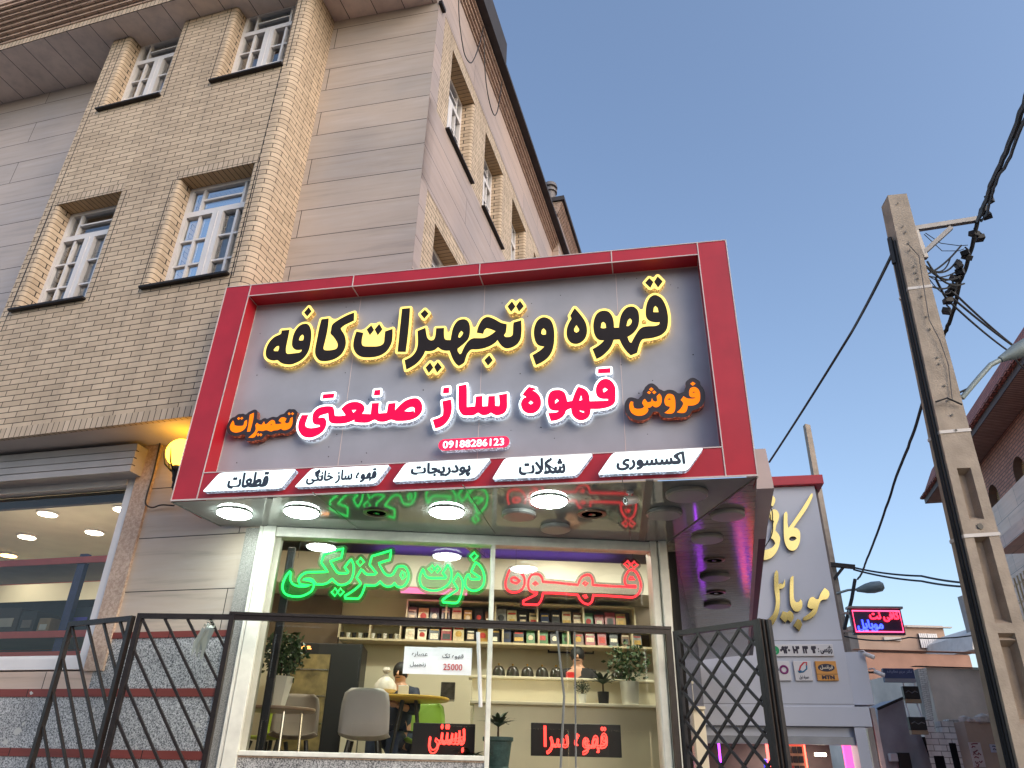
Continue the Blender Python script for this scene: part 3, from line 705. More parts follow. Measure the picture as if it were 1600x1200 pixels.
YEL = emit('lit_yellow_acrylic', (1.0, .74, .17), .80); YSIDE = emit_dots('yellow_led_side', (1, .62, .2), .9, S(170, 130, 60), 55)
BLKF = mat('black_acrylic', S(44, 38, 38), .6, var=.1, spec=.2)
PINK = emit('lit_pink_acrylic', (1, .0, .055), .62); WHT = emit('lit_white_acrylic', (.9, 1, 1), 1.25); WSIDE = emit_dots('white_led_side', (.75, .85, 1), .75, S(150, 158, 172), 55)
ORA = emit('lit_orange_acrylic', (1, .20, .0), .62); DKB = mat('dark_letter_back', S(52, 42, 46), .45, var=.15, vs=8); OSIDE = emit_dots('orange_led_side', (1, .2, .08), .28, S(120, 70, 55), 40)
OF, OB = .112, .168
def word(name, origin, polys, holes, grow, mface, mbody, mside, fronts=.0025, fill=.016):
    """origin = (crop x, crop y, scale)"""
    L = [trace(fS, OF, o[0], o[1], o[2], p) for o, p in polys]; H = [trace(fS, OF, o[0], o[1], o[2], p) for o, p in holes]
    mb = MB(); offset_solid(mb, fS, L, [], grow, OF, OB, .0065, 0, 1, close=fill)
    o = mb.build(name, [mbody, mside], SIGN)
    mb = MB(); flat_solid(mb, fS, L, H, OF-fronts, OF+.001); mb.build('letter_face', mface, o)
    return o
A = (405, 465, 10); B = (540, 465, 10); Cc = (610, 480, 10); D = (740, 460, 10); F = (890, 455, 10); E_ = (890, 425, 10)
def D2C(p): return [(x+1300, y-200) for x, y in p]
GY = .0235
word('raised_word', None, [
 (A, [(350,515),(475,503),(458,600),(430,730),(418,800),(422,862),(450,880),(540,872),(620,862),(655,845),(668,812),(620,820),(570,815),(535,790),(515,750),(515,690),(530,610),(560,530),(610,460),(665,420),(730,408),(775,430),(805,490),(815,560),(812,640),(800,720),(780,810),(740,890),(680,960),(600,1010),(500,1045),(400,1040),(345,1022),(310,995),(283,978),(240,985),(190,980),(145,962),(115,930),(102,880),(110,810),(140,730),(190,660),(250,610),(320,580),(345,560)]),
 (A, [(775,150),(702,235),(750,295),(820,215)])],
 [(A, [(308,755),(270,765),(225,815),(240,835),(295,838),(312,790)]), (A, [(675,578),(640,610),(620,665),(645,672),(688,668),(698,620),(690,590)])], GY, BLKF, YEL, YSIDE)
word('raised_word', None, [
 (A, [(975,340),(1088,325),(1080,420),(1065,520),(1040,640),(1015,740),(1005,790),(1025,820),(1090,825),(1160,815),(1205,800),(1225,765),(1225,720),(1195,660),(1150,600),(1115,560),(1125,500),(1140,430),(1200,375),(1300,315),(1400,265),(1485,235),(1482,360),(1400,400),(1330,435),(1275,480),(1290,515),(1320,560),(1345,620),(1355,700),(1345,770),(1310,850),(1260,910),(1180,960),(1080,990),(1000,995),(940,980),(895,930),(875,870),(878,790),(895,700),(915,600),(935,490),(955,410)])], [], GY, BLKF, YEL, YSIDE, fill=.048)
word('raised_word', None, [
 (B, [(170,530),(278,552),(262,620),(252,690),(260,740),(295,762),(400,765),(500,762),(565,740),(600,700),(608,620),(618,530),(735,488),(735,580),(725,680),(690,770),(630,850),(540,905),(430,932),(300,935),(220,915),(160,865),(125,790),(122,710),(140,620)]),
 (B, [(403,432),(330,500),(380,590),(445,505)]), (B, [(527,410),(455,500),(502,590),(578,495)])], [], GY, BLKF, YEL, YSIDE, fill=.048)
word('raised_letter', None, [(B, [(882,175),(1008,165),(1000,300),(985,480),(965,660),(940,850),(812,848),(830,680),(850,480),(868,310)])], [], GY, BLKF, YEL, YSIDE)
word('raised_word', None, [
 (Cc, [(425,372),(548,322),(560,400),(575,470),(600,505),(640,520),(680,505),(700,460),(710,390),(715,330),(840,325),(838,400),(845,480),(870,510),(940,515),(955,430),(975,340),(1010,265),(1060,210),(1130,188),(1190,200),(1230,250),(1245,330),(1240,420),(1220,490),(1180,540),(1120,595),(1050,650),(1055,690),(1085,735),(1110,720),(1140,650),(1180,580),(1230,520),(1290,487)] +
  D2C([(60,685),(150,682),(230,655),(300,612),(345,575),(270,545),(205,528),(170,560),(150,618),(95,608),(50,600),(65,530),(95,460),(140,390),(200,355),(260,360),(340,395),(430,445),(518,465),(515,520),(505,590),(475,640),(500,665),(560,665),(605,640),(615,580),(618,500),(625,440),(745,405),(750,500),(748,600),(735,690),(690,770),(620,820),(540,845),(480,835),(425,790),(385,735),(372,712),(350,745),(270,800),(170,840),(60,860)]) +
  [(1270,662),(1240,680),(1200,730),(1175,800),(1150,870),(1070,920),(1020,880),(970,800),(940,720),(925,680),(850,680),(790,660),(745,625),(690,670),(610,690),(545,685),(510,760),(450,840),(370,910),(250,978),(222,830),(320,780),(380,720),(415,650),(430,560),(428,460)]),
 (D, [(245,950),(168,1030),(225,1115),(300,1030)])],
 [(Cc, [(1110,370),(1075,410),(1060,470),(1085,480),(1120,440),(1140,400)])], GY, BLKF, YEL, YSIDE)
word('raised_dot', None, [(Cc, [(540,40),(470,105),(530,180),(598,100)])], [], GY, BLKF, YEL, YSIDE)
word('raised_dot', None, [(Cc, [(622,865),(550,945),(600,1030),(672,945)]), (Cc, [(740,858),(685,935),(730,1025),(805,940)])], [], GY, BLKF, YEL, YSIDE)
word('raised_dot', None, [(D, [(600,110),(530,190),(588,275),(655,190)]), (D, [(725,100),(665,185),(710,272),(785,185)])], [], GY, BLKF, YEL, YSIDE)
word('raised_letter', None, [(D, [(1110,358),(1040,375),(985,430),(950,520),(942,620),(960,720),(1000,785),(1050,808),(1105,815),(1060,860),(990,910),(920,950),(975,1105),(1060,1065),(1150,1000),(1215,910),(1250,800),(1262,680),(1258,560),(1235,460),(1190,390)])],
 [(D, [(1095,530),(1065,560),(1058,615),(1085,632),(1130,628),(1130,570)])], GY, BLKF, YEL, YSIDE)
word('raised_letter', None, [(F, [(80,265),(130,320),(195,400),(250,490),(272,580),(270,660),(240,740),(180,800),(105,825),(30,810),(-20,760),(-45,690),(-45,610),(-20,520),(30,430),(10,385),(40,330)])],
 [(F, [(107,530),(72,590),(75,630),(105,650),(140,630),(148,595)])], GY, BLKF, YEL, YSIDE)
word('raised_word', None, [(F, [(535,305),(470,320),(415,370),(380,460),(370,560),(385,660),(420,730),(470,765),(540,770),(490,820),(430,865),(358,905),(420,1060),(500,1020),(590,940),(650,860),(690,760),(780,755),(820,840),(880,930),(955,1005),(1055,965),(1080,870),(1110,790),(1150,750),(1240,740),(1340,720),(1440,680),(1510,610),(1535,520),(1540,420),(1525,310),(1490,200),(1430,105),(1340,60),(1265,90),(1215,170),(1190,280),(1190,370),(1210,430),(1260,470),(1340,488),(1410,485),(1395,525),(1330,545),(1240,548),(1150,560),(1090,600),(1040,670),(1000,740),(965,808),(935,790),(905,715),(950,690),(1010,640),(1060,570),(1085,490),(1088,400),(1070,310),(1020,255),(965,240),(900,255),(840,310),(800,390),(780,480),(770,570),(695,570),(690,480),(665,390),(620,330),(580,310)])],
 [(F, [(530,480),(500,500),(487,575),(530,582),(570,575),(560,510)]), (F, [(945,425),(910,460),(888,545),(920,545),(960,510),(972,460)]), (F, [(1340,230),(1315,260),(1308,328),(1390,330),(1375,260)])], GY, BLKF, YEL, YSIDE)
word('raised_dot', None, [(E_, [(1245,95),(1180,170),(1262,250),(1310,158)]), (E_, [(1375,68),(1320,155),(1382,245),(1455,148)])], [], GY, BLKF, YEL, YSIDE)
# pink line
P1 = (455, 590, 10); P2 = (560, 590, 10); P3 = (660, 580, 10); P4 = (800, 565, 8.889); GP = .019
def Q(p): return [(x+1050, y) for x, y in p]
word('raised_word', None, [(P1, [(165,585),(272,583),(240,670),(222,735),(240,772),(310,790),(400,778),(450,765),(443,742),(375,735),(340,700),(330,640),(340,570),(380,510),(440,470),(520,450),(600,447),(650,458),(672,500),(680,560),(683,598),(760,600),(850,590),(820,545),(780,490),(820,450),(880,405),(960,380),(1040,382),(1110,410),(1145,455),(1145,510),(1110,565),(1240,570),(1250,500),(1258,400)] +
 Q([(325,395),(318,470),(318,560),(445,550),(455,480),(470,405),(585,395),(575,510),(640,440),(720,370),(800,335),(880,320),(940,335),(985,390),(1000,460),(990,530),(950,590),(880,640),(790,670),(690,680),(590,680),(510,660),(420,690),(320,690),(250,660),(150,705),(0,705)]) +
 [(980,690),(990,660),(900,700),(800,720),(690,722),(640,715),(600,690),(583,640),(578,560),(500,580),(450,600),(425,632),(480,622),(530,635),(552,690),(540,770),(490,850),(400,910),(300,940),(200,925),(140,870),(110,790),(120,690)])],
 [(P1, [(950,510),(1020,505),(975,550)]), (P2, [(720,525),(780,480),(840,460),(880,480),(878,550),(865,520),(800,530)])], GP, PINK, WHT, WSIDE)
word('raised_dot', None, [(P1, [(498,262),(678,248),(665,318),(488,332)])], [], GP, PINK, WHT, WSIDE)
word('raised_dot', None, [(P1, [(1303,198),(1395,190),(1390,275),(1290,282)])], [], GP, PINK, WHT, WSIDE)
word('raised_letter', None, [(P3, [(310,470),(448,440),(460,520),(458,620),(430,720),(370,810),(290,870),(200,898),(160,760),(240,735),(300,705),(320,680),(325,600),(318,530)])], [], GP, PINK, WHT, WSIDE)
word('raised_dot', None, [(P3, [(328,262),(420,252),(420,340),(320,352)])], [], GP, PINK, WHT, WSIDE)
word('raised_word', None, [(P3, [(565,230),(690,205),(697,300),(697,560),(820,550),(828,480),(835,395),(940,385),(938,550),(1020,545),(1025,480),(1030,390),(1135,385),(1140,540),(1200,545),(1205,480),(1195,370),(1325,350),(1325,450),(1325,560),(1295,640),(1230,680),(1150,690),(1070,650),(1020,680),(940,690),(870,650),(800,690),(720,695),(640,690),(590,640),(565,570),(562,400)])], [], GP, PINK, WHT, WSIDE)
word('raised_letter', None, [(P4, [(235,350),(330,375),(330,395),(285,398),(340,430),(390,490),(405,560),(395,630),(350,690),(280,722),(210,715),(155,680),(125,610),(130,560),(160,510),(200,495),(145,460),(190,400)])], [(P4, [(262,545),(230,575),(262,595),(295,572)])], GP, PINK, WHT, WSIDE)
word('raised_word', None, [(P4, [(630,393),(560,405),(515,450),(497,520),(500,600),(525,655),(570,680),(650,685),(620,705),(500,715),(540,828),(620,815),(690,780),(735,730),(755,680),(820,650),(830,720),(870,780),(930,815),(990,815),(1050,785),(1085,730),(1095,660),(1200,660),(1300,645),(1390,610),(1435,550),(1440,440),(1435,360),(1400,290),(1340,245),(1270,243),(1210,280),(1170,350),(1165,430),(1190,490),(1250,518),(1330,520),(1335,540),(1250,545),(1080,550),(1075,480),(1050,420),(1000,375),(920,348),(890,400),(860,470),(835,545),(770,555),(755,490),(730,430),(680,400)])],
 [(P4, [(625,520),(600,545),(600,585),(650,545)]), (P4, [(960,470),(935,545),(975,530)]), (P4, [(935,680),(1000,690),(1000,712),(950,695)]), (P4, [(1290,365),(1262,390),(1275,430),(1330,390)])], GP, PINK, WHT, WSIDE)
word('raised_dot', None, [(P4, [(1195,103),(1368,90),(1368,158),(1193,165)])], [], GP, PINK, WHT, WSIDE)
# orange words
O1 = (350, 630, 13.333); O2 = (970, 580, 11.43); GO = .034
word('raised_word', None, [(O1, p) for p in (
 [(190,360),(215,420),(215,460),(290,475),(390,470),(415,440),(430,380),(480,350),(478,430),(455,500),(400,565),(310,605),(220,610),(150,575),(125,510),(140,440)], [(310,290),(275,320),(305,350),(340,320)], [(375,285),(340,320),(370,345),(405,310)],
 [(540,240),(625,200),(610,330),(580,460),(545,590),(480,595),(505,480),(525,340)],
 [(655,460),(690,410),(740,445),(790,450),(835,380),(855,440),(900,430),(950,380),(1010,350),(1060,370),(1070,440),(1180,430),(1210,415),(1140,370),(1180,310),(1240,295),(1300,315),(1290,350),(1265,390),(1300,425),(1360,400),(1385,320),(1430,290),(1430,380),(1410,470),(1360,530),(1280,560),(1220,555),(1190,530),(1120,560),(1030,570),(990,590),(940,580),(880,560),(800,580),(720,570),(690,600),(670,660),(620,715),(510,718),(580,660),(640,600),(665,530)],
 [(715,620),(680,655),(705,695),(750,660)], [(770,625),(745,655),(765,695),(800,655)], [(1360,190),(1330,220),(1355,250),(1390,225)], [(1430,190),(1400,220),(1425,250),(1460,220)])], [(O1, [(985,430),(1000,445),(990,465),(972,448)])], GO, ORA, DKB, OSIDE)
word('raised_word', None, [(O2, p) for p in (
 [(1290,285),(1240,310),(1220,370),(1225,430),(1260,465),(1340,470),(1300,490),(1200,490),(1160,475),(1120,450),(1070,515),(1110,560),(1110,600),(1070,670),(1000,735),(1080,748),(1150,735),(1185,680),(1195,615),(1300,610),(1380,570),(1415,500),(1415,400),(1390,330),(1340,290)], [(1285,190),(1240,225),(1285,262),(1335,222)],
 [(870,405),(820,425),(785,490),(780,560),(810,615),(880,635),(860,680),(780,745),(850,760),(930,750),(970,690),(975,600),(970,510),(940,430)],
 [(180,540),(225,550),(220,600),(240,660),(300,675),(380,665),(420,635),(380,570),(400,520),(430,495),(480,560),(540,545),(555,480),(580,530),(620,545),(650,530),(640,450),(690,400),(725,450),(730,540),(700,610),(640,645),(590,635),(570,610),(530,645),(480,655),(490,700),(450,760),(370,795),(270,790),(190,740),(155,660),(155,590)],
 [(545,290),(505,325),(545,360),(585,322)], [(500,355),(470,385),(510,410),(540,380)], [(600,345),(560,375),(595,410),(635,380)])],
 [(O2, [(1270,380),(1300,365),(1335,380),(1300,388)]), (O2, [(830,505),(865,482),(900,508),(865,515)])], GO+.006, ORA, DKB, OSIDE)
# phone number plaque
a = fS.px(685, 695, .1); b = fS.px(796, 690, .1); zc_ = (a[1]+b[1])/2; hh = .052
L = np.array([(a[0]+hh+hh*math.cos(t), zc_+hh*math.sin(t)) for t in np.linspace(math.pi/2, 1.5*math.pi, 12)] + [(b[0]-hh+hh*math.cos(t), zc_+hh*math.sin(t)) for t in np.linspace(-math.pi/2, math.pi/2, 12)])
mb = MB(); flat_solid(mb, fS, [L], [], .1, .104, 0); flat_solid(mb, fS, [L], [], .1045, .165, 1)
plq = mb.build('phone_plaque', [emit('lit_crimson_acrylic', (.75, .02, .07), .9), WSIDE], SIGN)
a2 = fS.px(692, 694, .097); b2 = fS.px(787.5, 691, .097)
mb = MB(); textbold(mb, '09188286123', fS, (a2[0], zc_-.034, b2[0], zc_+.034), .097, .0999, .0012, .0028, False); mb.build('phone_number', emit('lit_white_digits', (1, .92, .95), 1.1), plq)
# five light tabs on the lower band
TABF = emit('lit_white_tab', (.80, .97, 1), 1.0); TABS = emit_dots('tab_led_side', (.65, .8, 1), .7, S(150, 165, 185), 45); INK = mat('dark_ink', S(52, 62, 78), .5, var=.05)
TABSP = [('قطعات', (343,740), (463,732), (440,762), (316.5,769), (355.6,739.7,419.7,764.7)), ('قهوه ساز خانگی', (487,734), (609,725), (587,754), (460,762.5), (479,730,588.5,757)), ('پودریجات', (634,724), (766.6,716), (742,746), (613,753.7), (641.6,722,735.7,747.7)), ('شکلات', (789,717), (926.5,708), (901,744), (769,748), (810.5,715,883.6,738)), ('اکسسوری', (958,706.5), (1099,701), (1074,737), (934,740), (962.6,704,1070.5,734))]
for s_, tl, tr, br, bl, tb in TABSP:
    q = [np.array(fS.px(x, y, -.06)) for x, y in (tl, tr, br, bl)]
    zt, zb = (q[0][1]+q[1][1])/2, (q[2][1]+q[3][1])/2; q = [np.array((p[0], z)) for p, z in zip(q, (zt, zt, zb, zb))]
    lp = []
    for i in range(4):
        p, pa, pb = q[i], q[i-1], q[(i+1) % 4]; d0 = (pa-p)/np.linalg.norm(pa-p); d1 = (pb-p)/np.linalg.norm(pb-p); r = .018 if i in (1, 3) else .035
        for t in np.linspace(0, 1, 5): lp.append((p+d0*r)*(1-t)**2 + 2*t*(1-t)*p + (p+d1*r)*t*t)
    mb = MB(); flat_solid(mb, fS, [np.array(lp)], [], -.062, -.058, 0); flat_solid(mb, fS, [np.array(lp)], [], -.0575, 0, 1)
    o = mb.build('light_tab', [TABF, TABS], SIGN)
    um = [(fS.px(tb[0], (tb[1]+tb[3])/2+2, -.065)[0]), fS.px(tb[2], (tb[1]+tb[3])/2-2, -.065)[0]]; hz = .084 if len(s_) > 6 else .088
    mb = MB(); textbold(mb, s_, fS, (um[0], (zt+zb)/2-hz*.8, um[1], (zt+zb)/2+hz*.85), -.066, -.0622, .0042 if len(s_) > 10 else .0058, .0038); mb.build('tab_lettering', INK, o)

# ------------------------------------------------------------------ cafe building: soffit, windows, room
CAFE = thing('coffee_shop', 'single storey coffee shop with wide white framed window under the red sign', 'shop', fW.p(0, 0, 2))
SOFM = mat('glossy_grey_soffit', S(124, 126, 124), .06, var=.12, vs=2.5, spec=.8, bump=.035, bs=2.2)
PLANK = brick('plank_soffit', S(140, 132, 128), S(130, 124, 122), S(60, 54, 54), 30, .14, .006, offset=0, rough=.07, bump=.3, stain=.1)
FLOORZ = 1.4; CEILZ = 4.15
bl_, br_ = fS.p(.0, ZS, .02), fS.p(SW, ZS, .02); wl, wr = fW.p(-2.75, ZS, .05), fW.p(1.58, ZS, .05)
sl = zpt(345, 822, ZS)
mb = MB(); mb.poly([bl_, br_, wr, fW.p(-2.55, ZS, .05), sl]); mb.build('front_soffit', SOFM, CAFE)
sdir = fC.d; far = 8.2
rr_ = zpt(1171, 970, ZS); rl_ = zpt(1073, 978, ZS); ri_ = zpt(1184, 768, ZS)
ld = (rl_-wr)/np.linalg.norm(rl_-wr); rd = (rr_-ri_)/np.linalg.norm(rr_-ri_)
fP = Fr(wr, math.degrees(math.atan2(ld[1], ld[0])))
mb = MB()
q = [wr+np.array([0, 0, .012]), br_+np.array([0, 0, .012]), ri_+rd*9.5+np.array([0, 0, .012]), wr+ld*8.8+np.array([0, 0, .012])]
mb.poly(q, [((p-fP.O).dot(fP.n), (p-fP.O).dot(fP.d)) for p in q]); mb.build('side_soffit', PLANK, CAFE)
SJ = mat('grey_joint', S(96, 95, 92), .4)
for a_, b_, w_ in ((br_, wr, .018), (sl, bl_, .014)): mb = MB(); mb.bar(a_, b_, w_, .011); mb.build('soffit_trim', SJ, CAFE)
for x0, y0, x1, y1 in ((488, 769, 558, 826), (723, 757, 777, 840), (972, 746, 986, 846)):
    mb = MB(); mb.bar(zpt(x0, y0, ZS-.001), zpt(x1, y1, ZS-.001), .006, .004); mb.build('soffit_joint', SJ, CAFE)
for k, (x0, y0, x1, y1) in enumerate(((422, 778, 412, 825), (1015, 750, 1003, 846))): mb = MB(); mb.bar(zpt(x0, y0, ZS-.002), zpt(x1, y1, ZS-.002), .05 if k == 0 else .06, .01); mb.build('cover_strip', SJ, CAFE)
mb = MB(); mb.box(fW, -2.36, -2.24, 1.0, ZS, -.03, .16); mb.box(fW, -2.4, -2.365, 1.0, ZS, -.015, .12)
mb.box(fW, 1.40, 1.47, 1.0, ZS, -.03, .16); mb.box(fW, 1.48, 1.56, 1.0, ZS, -.06, .16)
mb.box(fW, -2.24, 1.40, 3.55, ZS-.004, -.01, .14)                            # head
mb.box(fW, -2.24, -.168, 1.673, 1.712, -.02, .14)                            # sill, left light
mb.box(fW, -.168, -.126, 1.1, 3.55, -.012, .12)                              # mullion
mb.build('window_frame', WHITE2, CAFE, bevel=.006)
mb = MB(); mb.box(fW, -2.238, -2.19, 1.712, 3.55, .03, .12); mb.build('inner_jamb', mat('shaded_alu', S(188, 184, 170), .5, var=.1), CAFE)
CGL = glass('cafe_glass', (.95, .97, .95), 1.35, 1.5, .0)
for a, b, c in ((-2.24, -.168, 1.712), (-.126, 1.40, 1.05)):
    mb = MB(); mb.fq(fW, a, b, c, 3.55, .04); mb.build('window_pane', CGL, CAFE)
mb = MB(); mb.box(fW, -2.3, -.168, 0, 1.66, .01, .2); mb.build('granite_base', GRANITE, CAFE)
mb = MB(); mb.box(fW, -2.26, -.168, 1.66, 1.673, .0, .2); mb.build('sill_bed', BROWNST, CAFE)
# room
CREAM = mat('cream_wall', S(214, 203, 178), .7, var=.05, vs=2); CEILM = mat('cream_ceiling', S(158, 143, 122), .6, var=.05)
mb = MB(); mb.box(fW, -3.2, 2.6, .9, 4.4, 3.05, 3.2); mb.box(fW, -3.2, -3.15, .9, 4.4, .75, 3.05); mb.build('room_wall', CREAM, CAFE)
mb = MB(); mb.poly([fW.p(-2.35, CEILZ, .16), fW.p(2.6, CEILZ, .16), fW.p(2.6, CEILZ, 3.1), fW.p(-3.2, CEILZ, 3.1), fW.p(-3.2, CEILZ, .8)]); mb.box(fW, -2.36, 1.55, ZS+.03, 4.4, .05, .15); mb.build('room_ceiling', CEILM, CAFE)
mb = MB(); mb.poly([fW.p(-2.35, FLOORZ, .05), fW.p(2.6, FLOORZ, .05), fW.p(2.6, FLOORZ, 3.1), fW.p(-3.2, FLOORZ, 3.1), fW.p(-3.2, FLOORZ, .8)]); mb.build('room_floor', mat('floor_tile', S(150, 138, 120), .3, var=.1), CAFE)
mb = MB(); mb.box(fW, -3.14, 2.2, 3.62, 3.93, 2.3, 3.05); mb.build('bulkhead', mat('bulkhead_cream', S(208, 200, 186), .6, var=.05), CAFE)
mb = MB(); a_, b_ = fW.px(455, 968, 3.0), fW.px(527, 1006, 3.0); mb.box(fW, -3.14, b_[0], b_[1], 3.61, 3.0, 3.049); mb.build('wood_panel', mat('brown_wood_panel', S(112, 92, 72), .5, var=.2, vs=3), CAFE)
mb = MB(); mb.box(fW, -1.5, 1.5, 3.935, 3.955, 2.5, 2.56); mb.build('purple_led_strip', emit('purple_led', (.20, .12, 1), 4), CAFE)
mb = MB(); mb.box(fW, -3.14, 2.2, 3.93, 4.01, 2.3, 2.34); mb.build('bulkhead_lip', MATS['bulkhead_cream'], CAFE)
mb = MB(); mb.box(fW, -1.2, -.35, 3.6, 3.612, 2.34, 2.62); mb.build('pink_glow_panel', emit('pink_glow', (1, .22, .45), .8), CAFE)  # emissive panel stands for the soft pink glow on the bulkhead underside
# side of the cafe, dark folded shop door and posts
mb = MB(); mb.hexa([wr+ld*.35+np.array([0, 0, -2.9]), wr+ld*8.6+np.array([0, 0, -2.9]), wr+ld*8.6-fP.n*.08+np.array([0, 0, -2.9]), wr+ld*.35-fP.n*.08+np.array([0, 0, -2.9])], [wr+ld*.35+np.array([0, 0, .01]), wr+ld*8.6+np.array([0, 0, .01]), wr+ld*8.6-fP.n*.08+np.array([0, 0, .01]), wr+ld*.35-fP.n*.08+np.array([0, 0, .01])])
mb.build('side_wall', mat('dark_side_glass', S(30, 28, 30), .25, var=.1), CAFE)
BRK = mat('blackened_edge', S(36, 31, 31), .5); ALU = mat('grey_alu', S(190, 182, 178), .45, var=.06)
# end of the side fascia
fQ = Fr(zpt(1184, 762, 3.70), -11)
mb = MB(); u1 = fQ.px(1206, 740)[0]; zt_ = fQ.px(1195, 701)[1]
mb.hexa([fQ.p(-.01, 3.69, 0), fQ.p(u1, 3.69, 0), fQ.p(u1, 3.69, .3)+rd*1.2, fQ.p(-.01, 3.69, .3)+rd*1.2], [fQ.p(-.03, zt_, 0), fQ.p(u1-.02, zt_, 0), fQ.p(u1-.02, zt_, .3)+rd*1.2, fQ.p(-.03, zt_, .3)+rd*1.2])
mb.build('side_fascia', mat('grey_fascia', S(196, 186, 184), .5, var=.06), CAFE)
for xa, xb, dz, nm, m_ in ((1170, 1177.5, 0, 'dark_edge_strip', BRK), (1177.5, 1184.5, .004, 'alu_edge_strip', ALU), (1184.5, 1196.5, -.006, 'black_edge_strip', BRK)):
    A, Bq = zpt(xa, 848, 3.70), zpt(xb, 848, 3.70); s0 = float((zpt(1188, 788, 3.70)-zpt(1188, 848, 3.70)).dot(rd))
    mb = MB(); q_ = [A+rd*s0, Bq+rd*s0, Bq+rd*8.2, A+rd*8.2]; up_ = np.array([0, 0, .12]); mb.hexa([p-np.array([0, 0, dz]) for p in q_], [p+up_ for p in q_]); mb.build(nm, m_, CAFE)

# ------------------------------------------------------------------ soffit lights
LAMPON = emit('cool_white_lamp', (.86, 1, .93), 30); LAMPOFF = mat('opal_lamp', S(150, 148, 146), .35, var=.03)
RIM = mat('lamp_rim', S(160, 158, 150), .4)
def soffit_light(x, y, lit, label, r=.155, z=ZS):
    c = zpt(x, y, z-.02); t = thing('ceiling_light', label, 'ceiling light', c, 'round lights under the sign')
    mb = MB(); mb.lathe(c, [(r, .018), (r, .006 if lit else -.012), (r*.93, .002 if lit else -.016), (r*.93, .008), (.0, .009)], 28); mb.build('rim', RIM if lit else LAMPOFF, t, smooth=True)
    mb = MB(); mb.lathe(c, [(r*.985, .002), (r*.97, -.008), (r*.9, -.015), (0, -.02)] if lit else [(r*.93, -.010), (r*.9, -.02), (0, -.024)], 28); mb.build('diffuser', LAMPON if lit else LAMPOFF, t, smooth=True)
soffit_light(366, 803, True, 'lit round light at the left end of the soffit, nearest the globe lamp')
soffit_light(471, 801, True, 'lit round light above the left corner of the cafe window')
soffit_light(698, 801, True, 'lit round light above the middle of the cafe window')
soffit_light(858, 784, True, 'brightest lit round light, under the chocolate tab of the sign')
soffit_light(811, 805, False, 'unlit round light between the two middle lit lights and the window')
soffit_light(868, 826, False, 'unlit round light closest to the window head behind the brightest light', .14)
soffit_light(1038, 803, False, 'unlit round light near the right corner of the cafe window')
soffit_light(1073, 773, False, 'unlit round light nearest the right front edge of the soffit', .17)
soffit_light(1137, 805, False, 'unlit round light on the plank soffit nearest the sign', .15, ZS+.012)
soffit_light(1105, 842, False, 'unlit round light on the plank soffit beside the purple reflection', .15, ZS+.012)
soffit_light(1117, 902, False, 'unlit round light midway along the plank soffit', .17, ZS+.012)
soffit_light(1121, 946, False, 'unlit round light far along the plank soffit', .18, ZS+.012)
for x, y, lb, z, r in ((925, 803, 'round recessed vent with reddish glints near the camera under the soffit', ZS, .13), (588, 801, 'round recessed vent between the second and third lit lights', ZS, .12), (1116, 875, 'small dark recessed spot near the middle of the plank soffit', ZS+.012, .11), (1119, 926, 'small dark recessed spot between two far plank soffit lights', ZS+.012, .12)):
    c = zpt(x, y, z-.006); t = thing('recessed_spotlight', lb, 'spotlight', c, 'recessed spots in the soffit')
    mb = MB(); mb.lathe(c, [(r, .006), (r, -.008), (r*.8, -.012), (r*.72, -.004), (r*.72, .003)], 24); mb.build('ring', mat('bronze_ring', S(120, 104, 92), .3, metal=.5), t, smooth=True)
    mb = MB(); mb.lathe(c, [(r*.72, -.001), (0, -.001)], 20); mb.lathe(c, [(r*.25, -.002), (r*.25, -.01), (0, -.011)], 12); mb.build('lens', mat('dark_lens', S(70, 60, 56), .15, metal=.6), t)
# cctv camera
c = zpt(984, 768, ZS); t = thing('cctv_camera', 'white bullet security camera under the right part of the sign soffit', 'camera', c)
ax = np.array([-.85, -.45, -.28]); ax /= np.linalg.norm(ax)
b0 = zpt(984, 768, ZS-.07) ; b0 = c + np.array([0, 0, -.075])
mb = MB(); mb.lathe(c, [(.03, 0), (.03, -.012), (.012, -.02), (.012, -.075), (0, -.08)], 14); mb.build('mount', WHITE, t, smooth=True)
mb = MB(); mb.lathe(b0-ax*.02, [(0, -.05), (.03, -.045), (.036, -.02), (.037, .07), (.034, .075), (0, .074)], 18, axis=ax); mb.build('housing', WHITE, t, smooth=True)
mb = MB(); mb.lathe(b0-ax*.02, [(.0341, .0745), (.033, .0765), (.016, .072), (0, .071)], 18, axis=ax); mb.build('lens', mat('black_lens', S(14, 14, 16), .1), t, smooth=True)
# wall globe lamp
gc = fL.px(283, 708, -.28); g = fL.p(gc[0], gc[1], -.28)
t = thing('wall_lamp', 'glowing yellow globe lamp on a black iron bracket left of the red sign', 'lamp', fL.p(gc[0], gc[1]-.4, 0))
mb = MB(); mb.ball(g, .145, 24); mb.build('globe', emit('warm_globe', (1, .50, .035), 5), t, smooth=True)
mb = MB()
for k in range(7):
    a = 2*math.pi*k/7; mb.tube([g+np.array([.05*math.cos(a), .05*math.sin(a), -.2]), g+np.array([.12*math.cos(a), .12*math.sin(a), -.14]), g+np.array([.15*math.cos(a), .15*math.sin(a), -.055]), g+np.array([.165*math.cos(a), .165*math.sin(a), -.01])], [.009, .009, .006, .002], 6)
mb.lathe(g, [(.02, -.3), (.028, -.27), (.028, -.25), (.045, -.2), (.055, -.17), (.05, -.145), (0, -.143)], 16)
mb.tube([g+np.array([0, 0, -.28]), g+np.array([0, 0, -.36]), g+fL.n*.08+np.array([0, 0, -.42]), g+fL.n*.18+np.array([0, 0, -.38]), g+fL.n*.27+np.array([0, 0, -.33])], .014, 8)
mb.box(fL, gc[0]-.05, gc[0]+.05, gc[1]-.46, gc[1]-.24, -.02, .0)
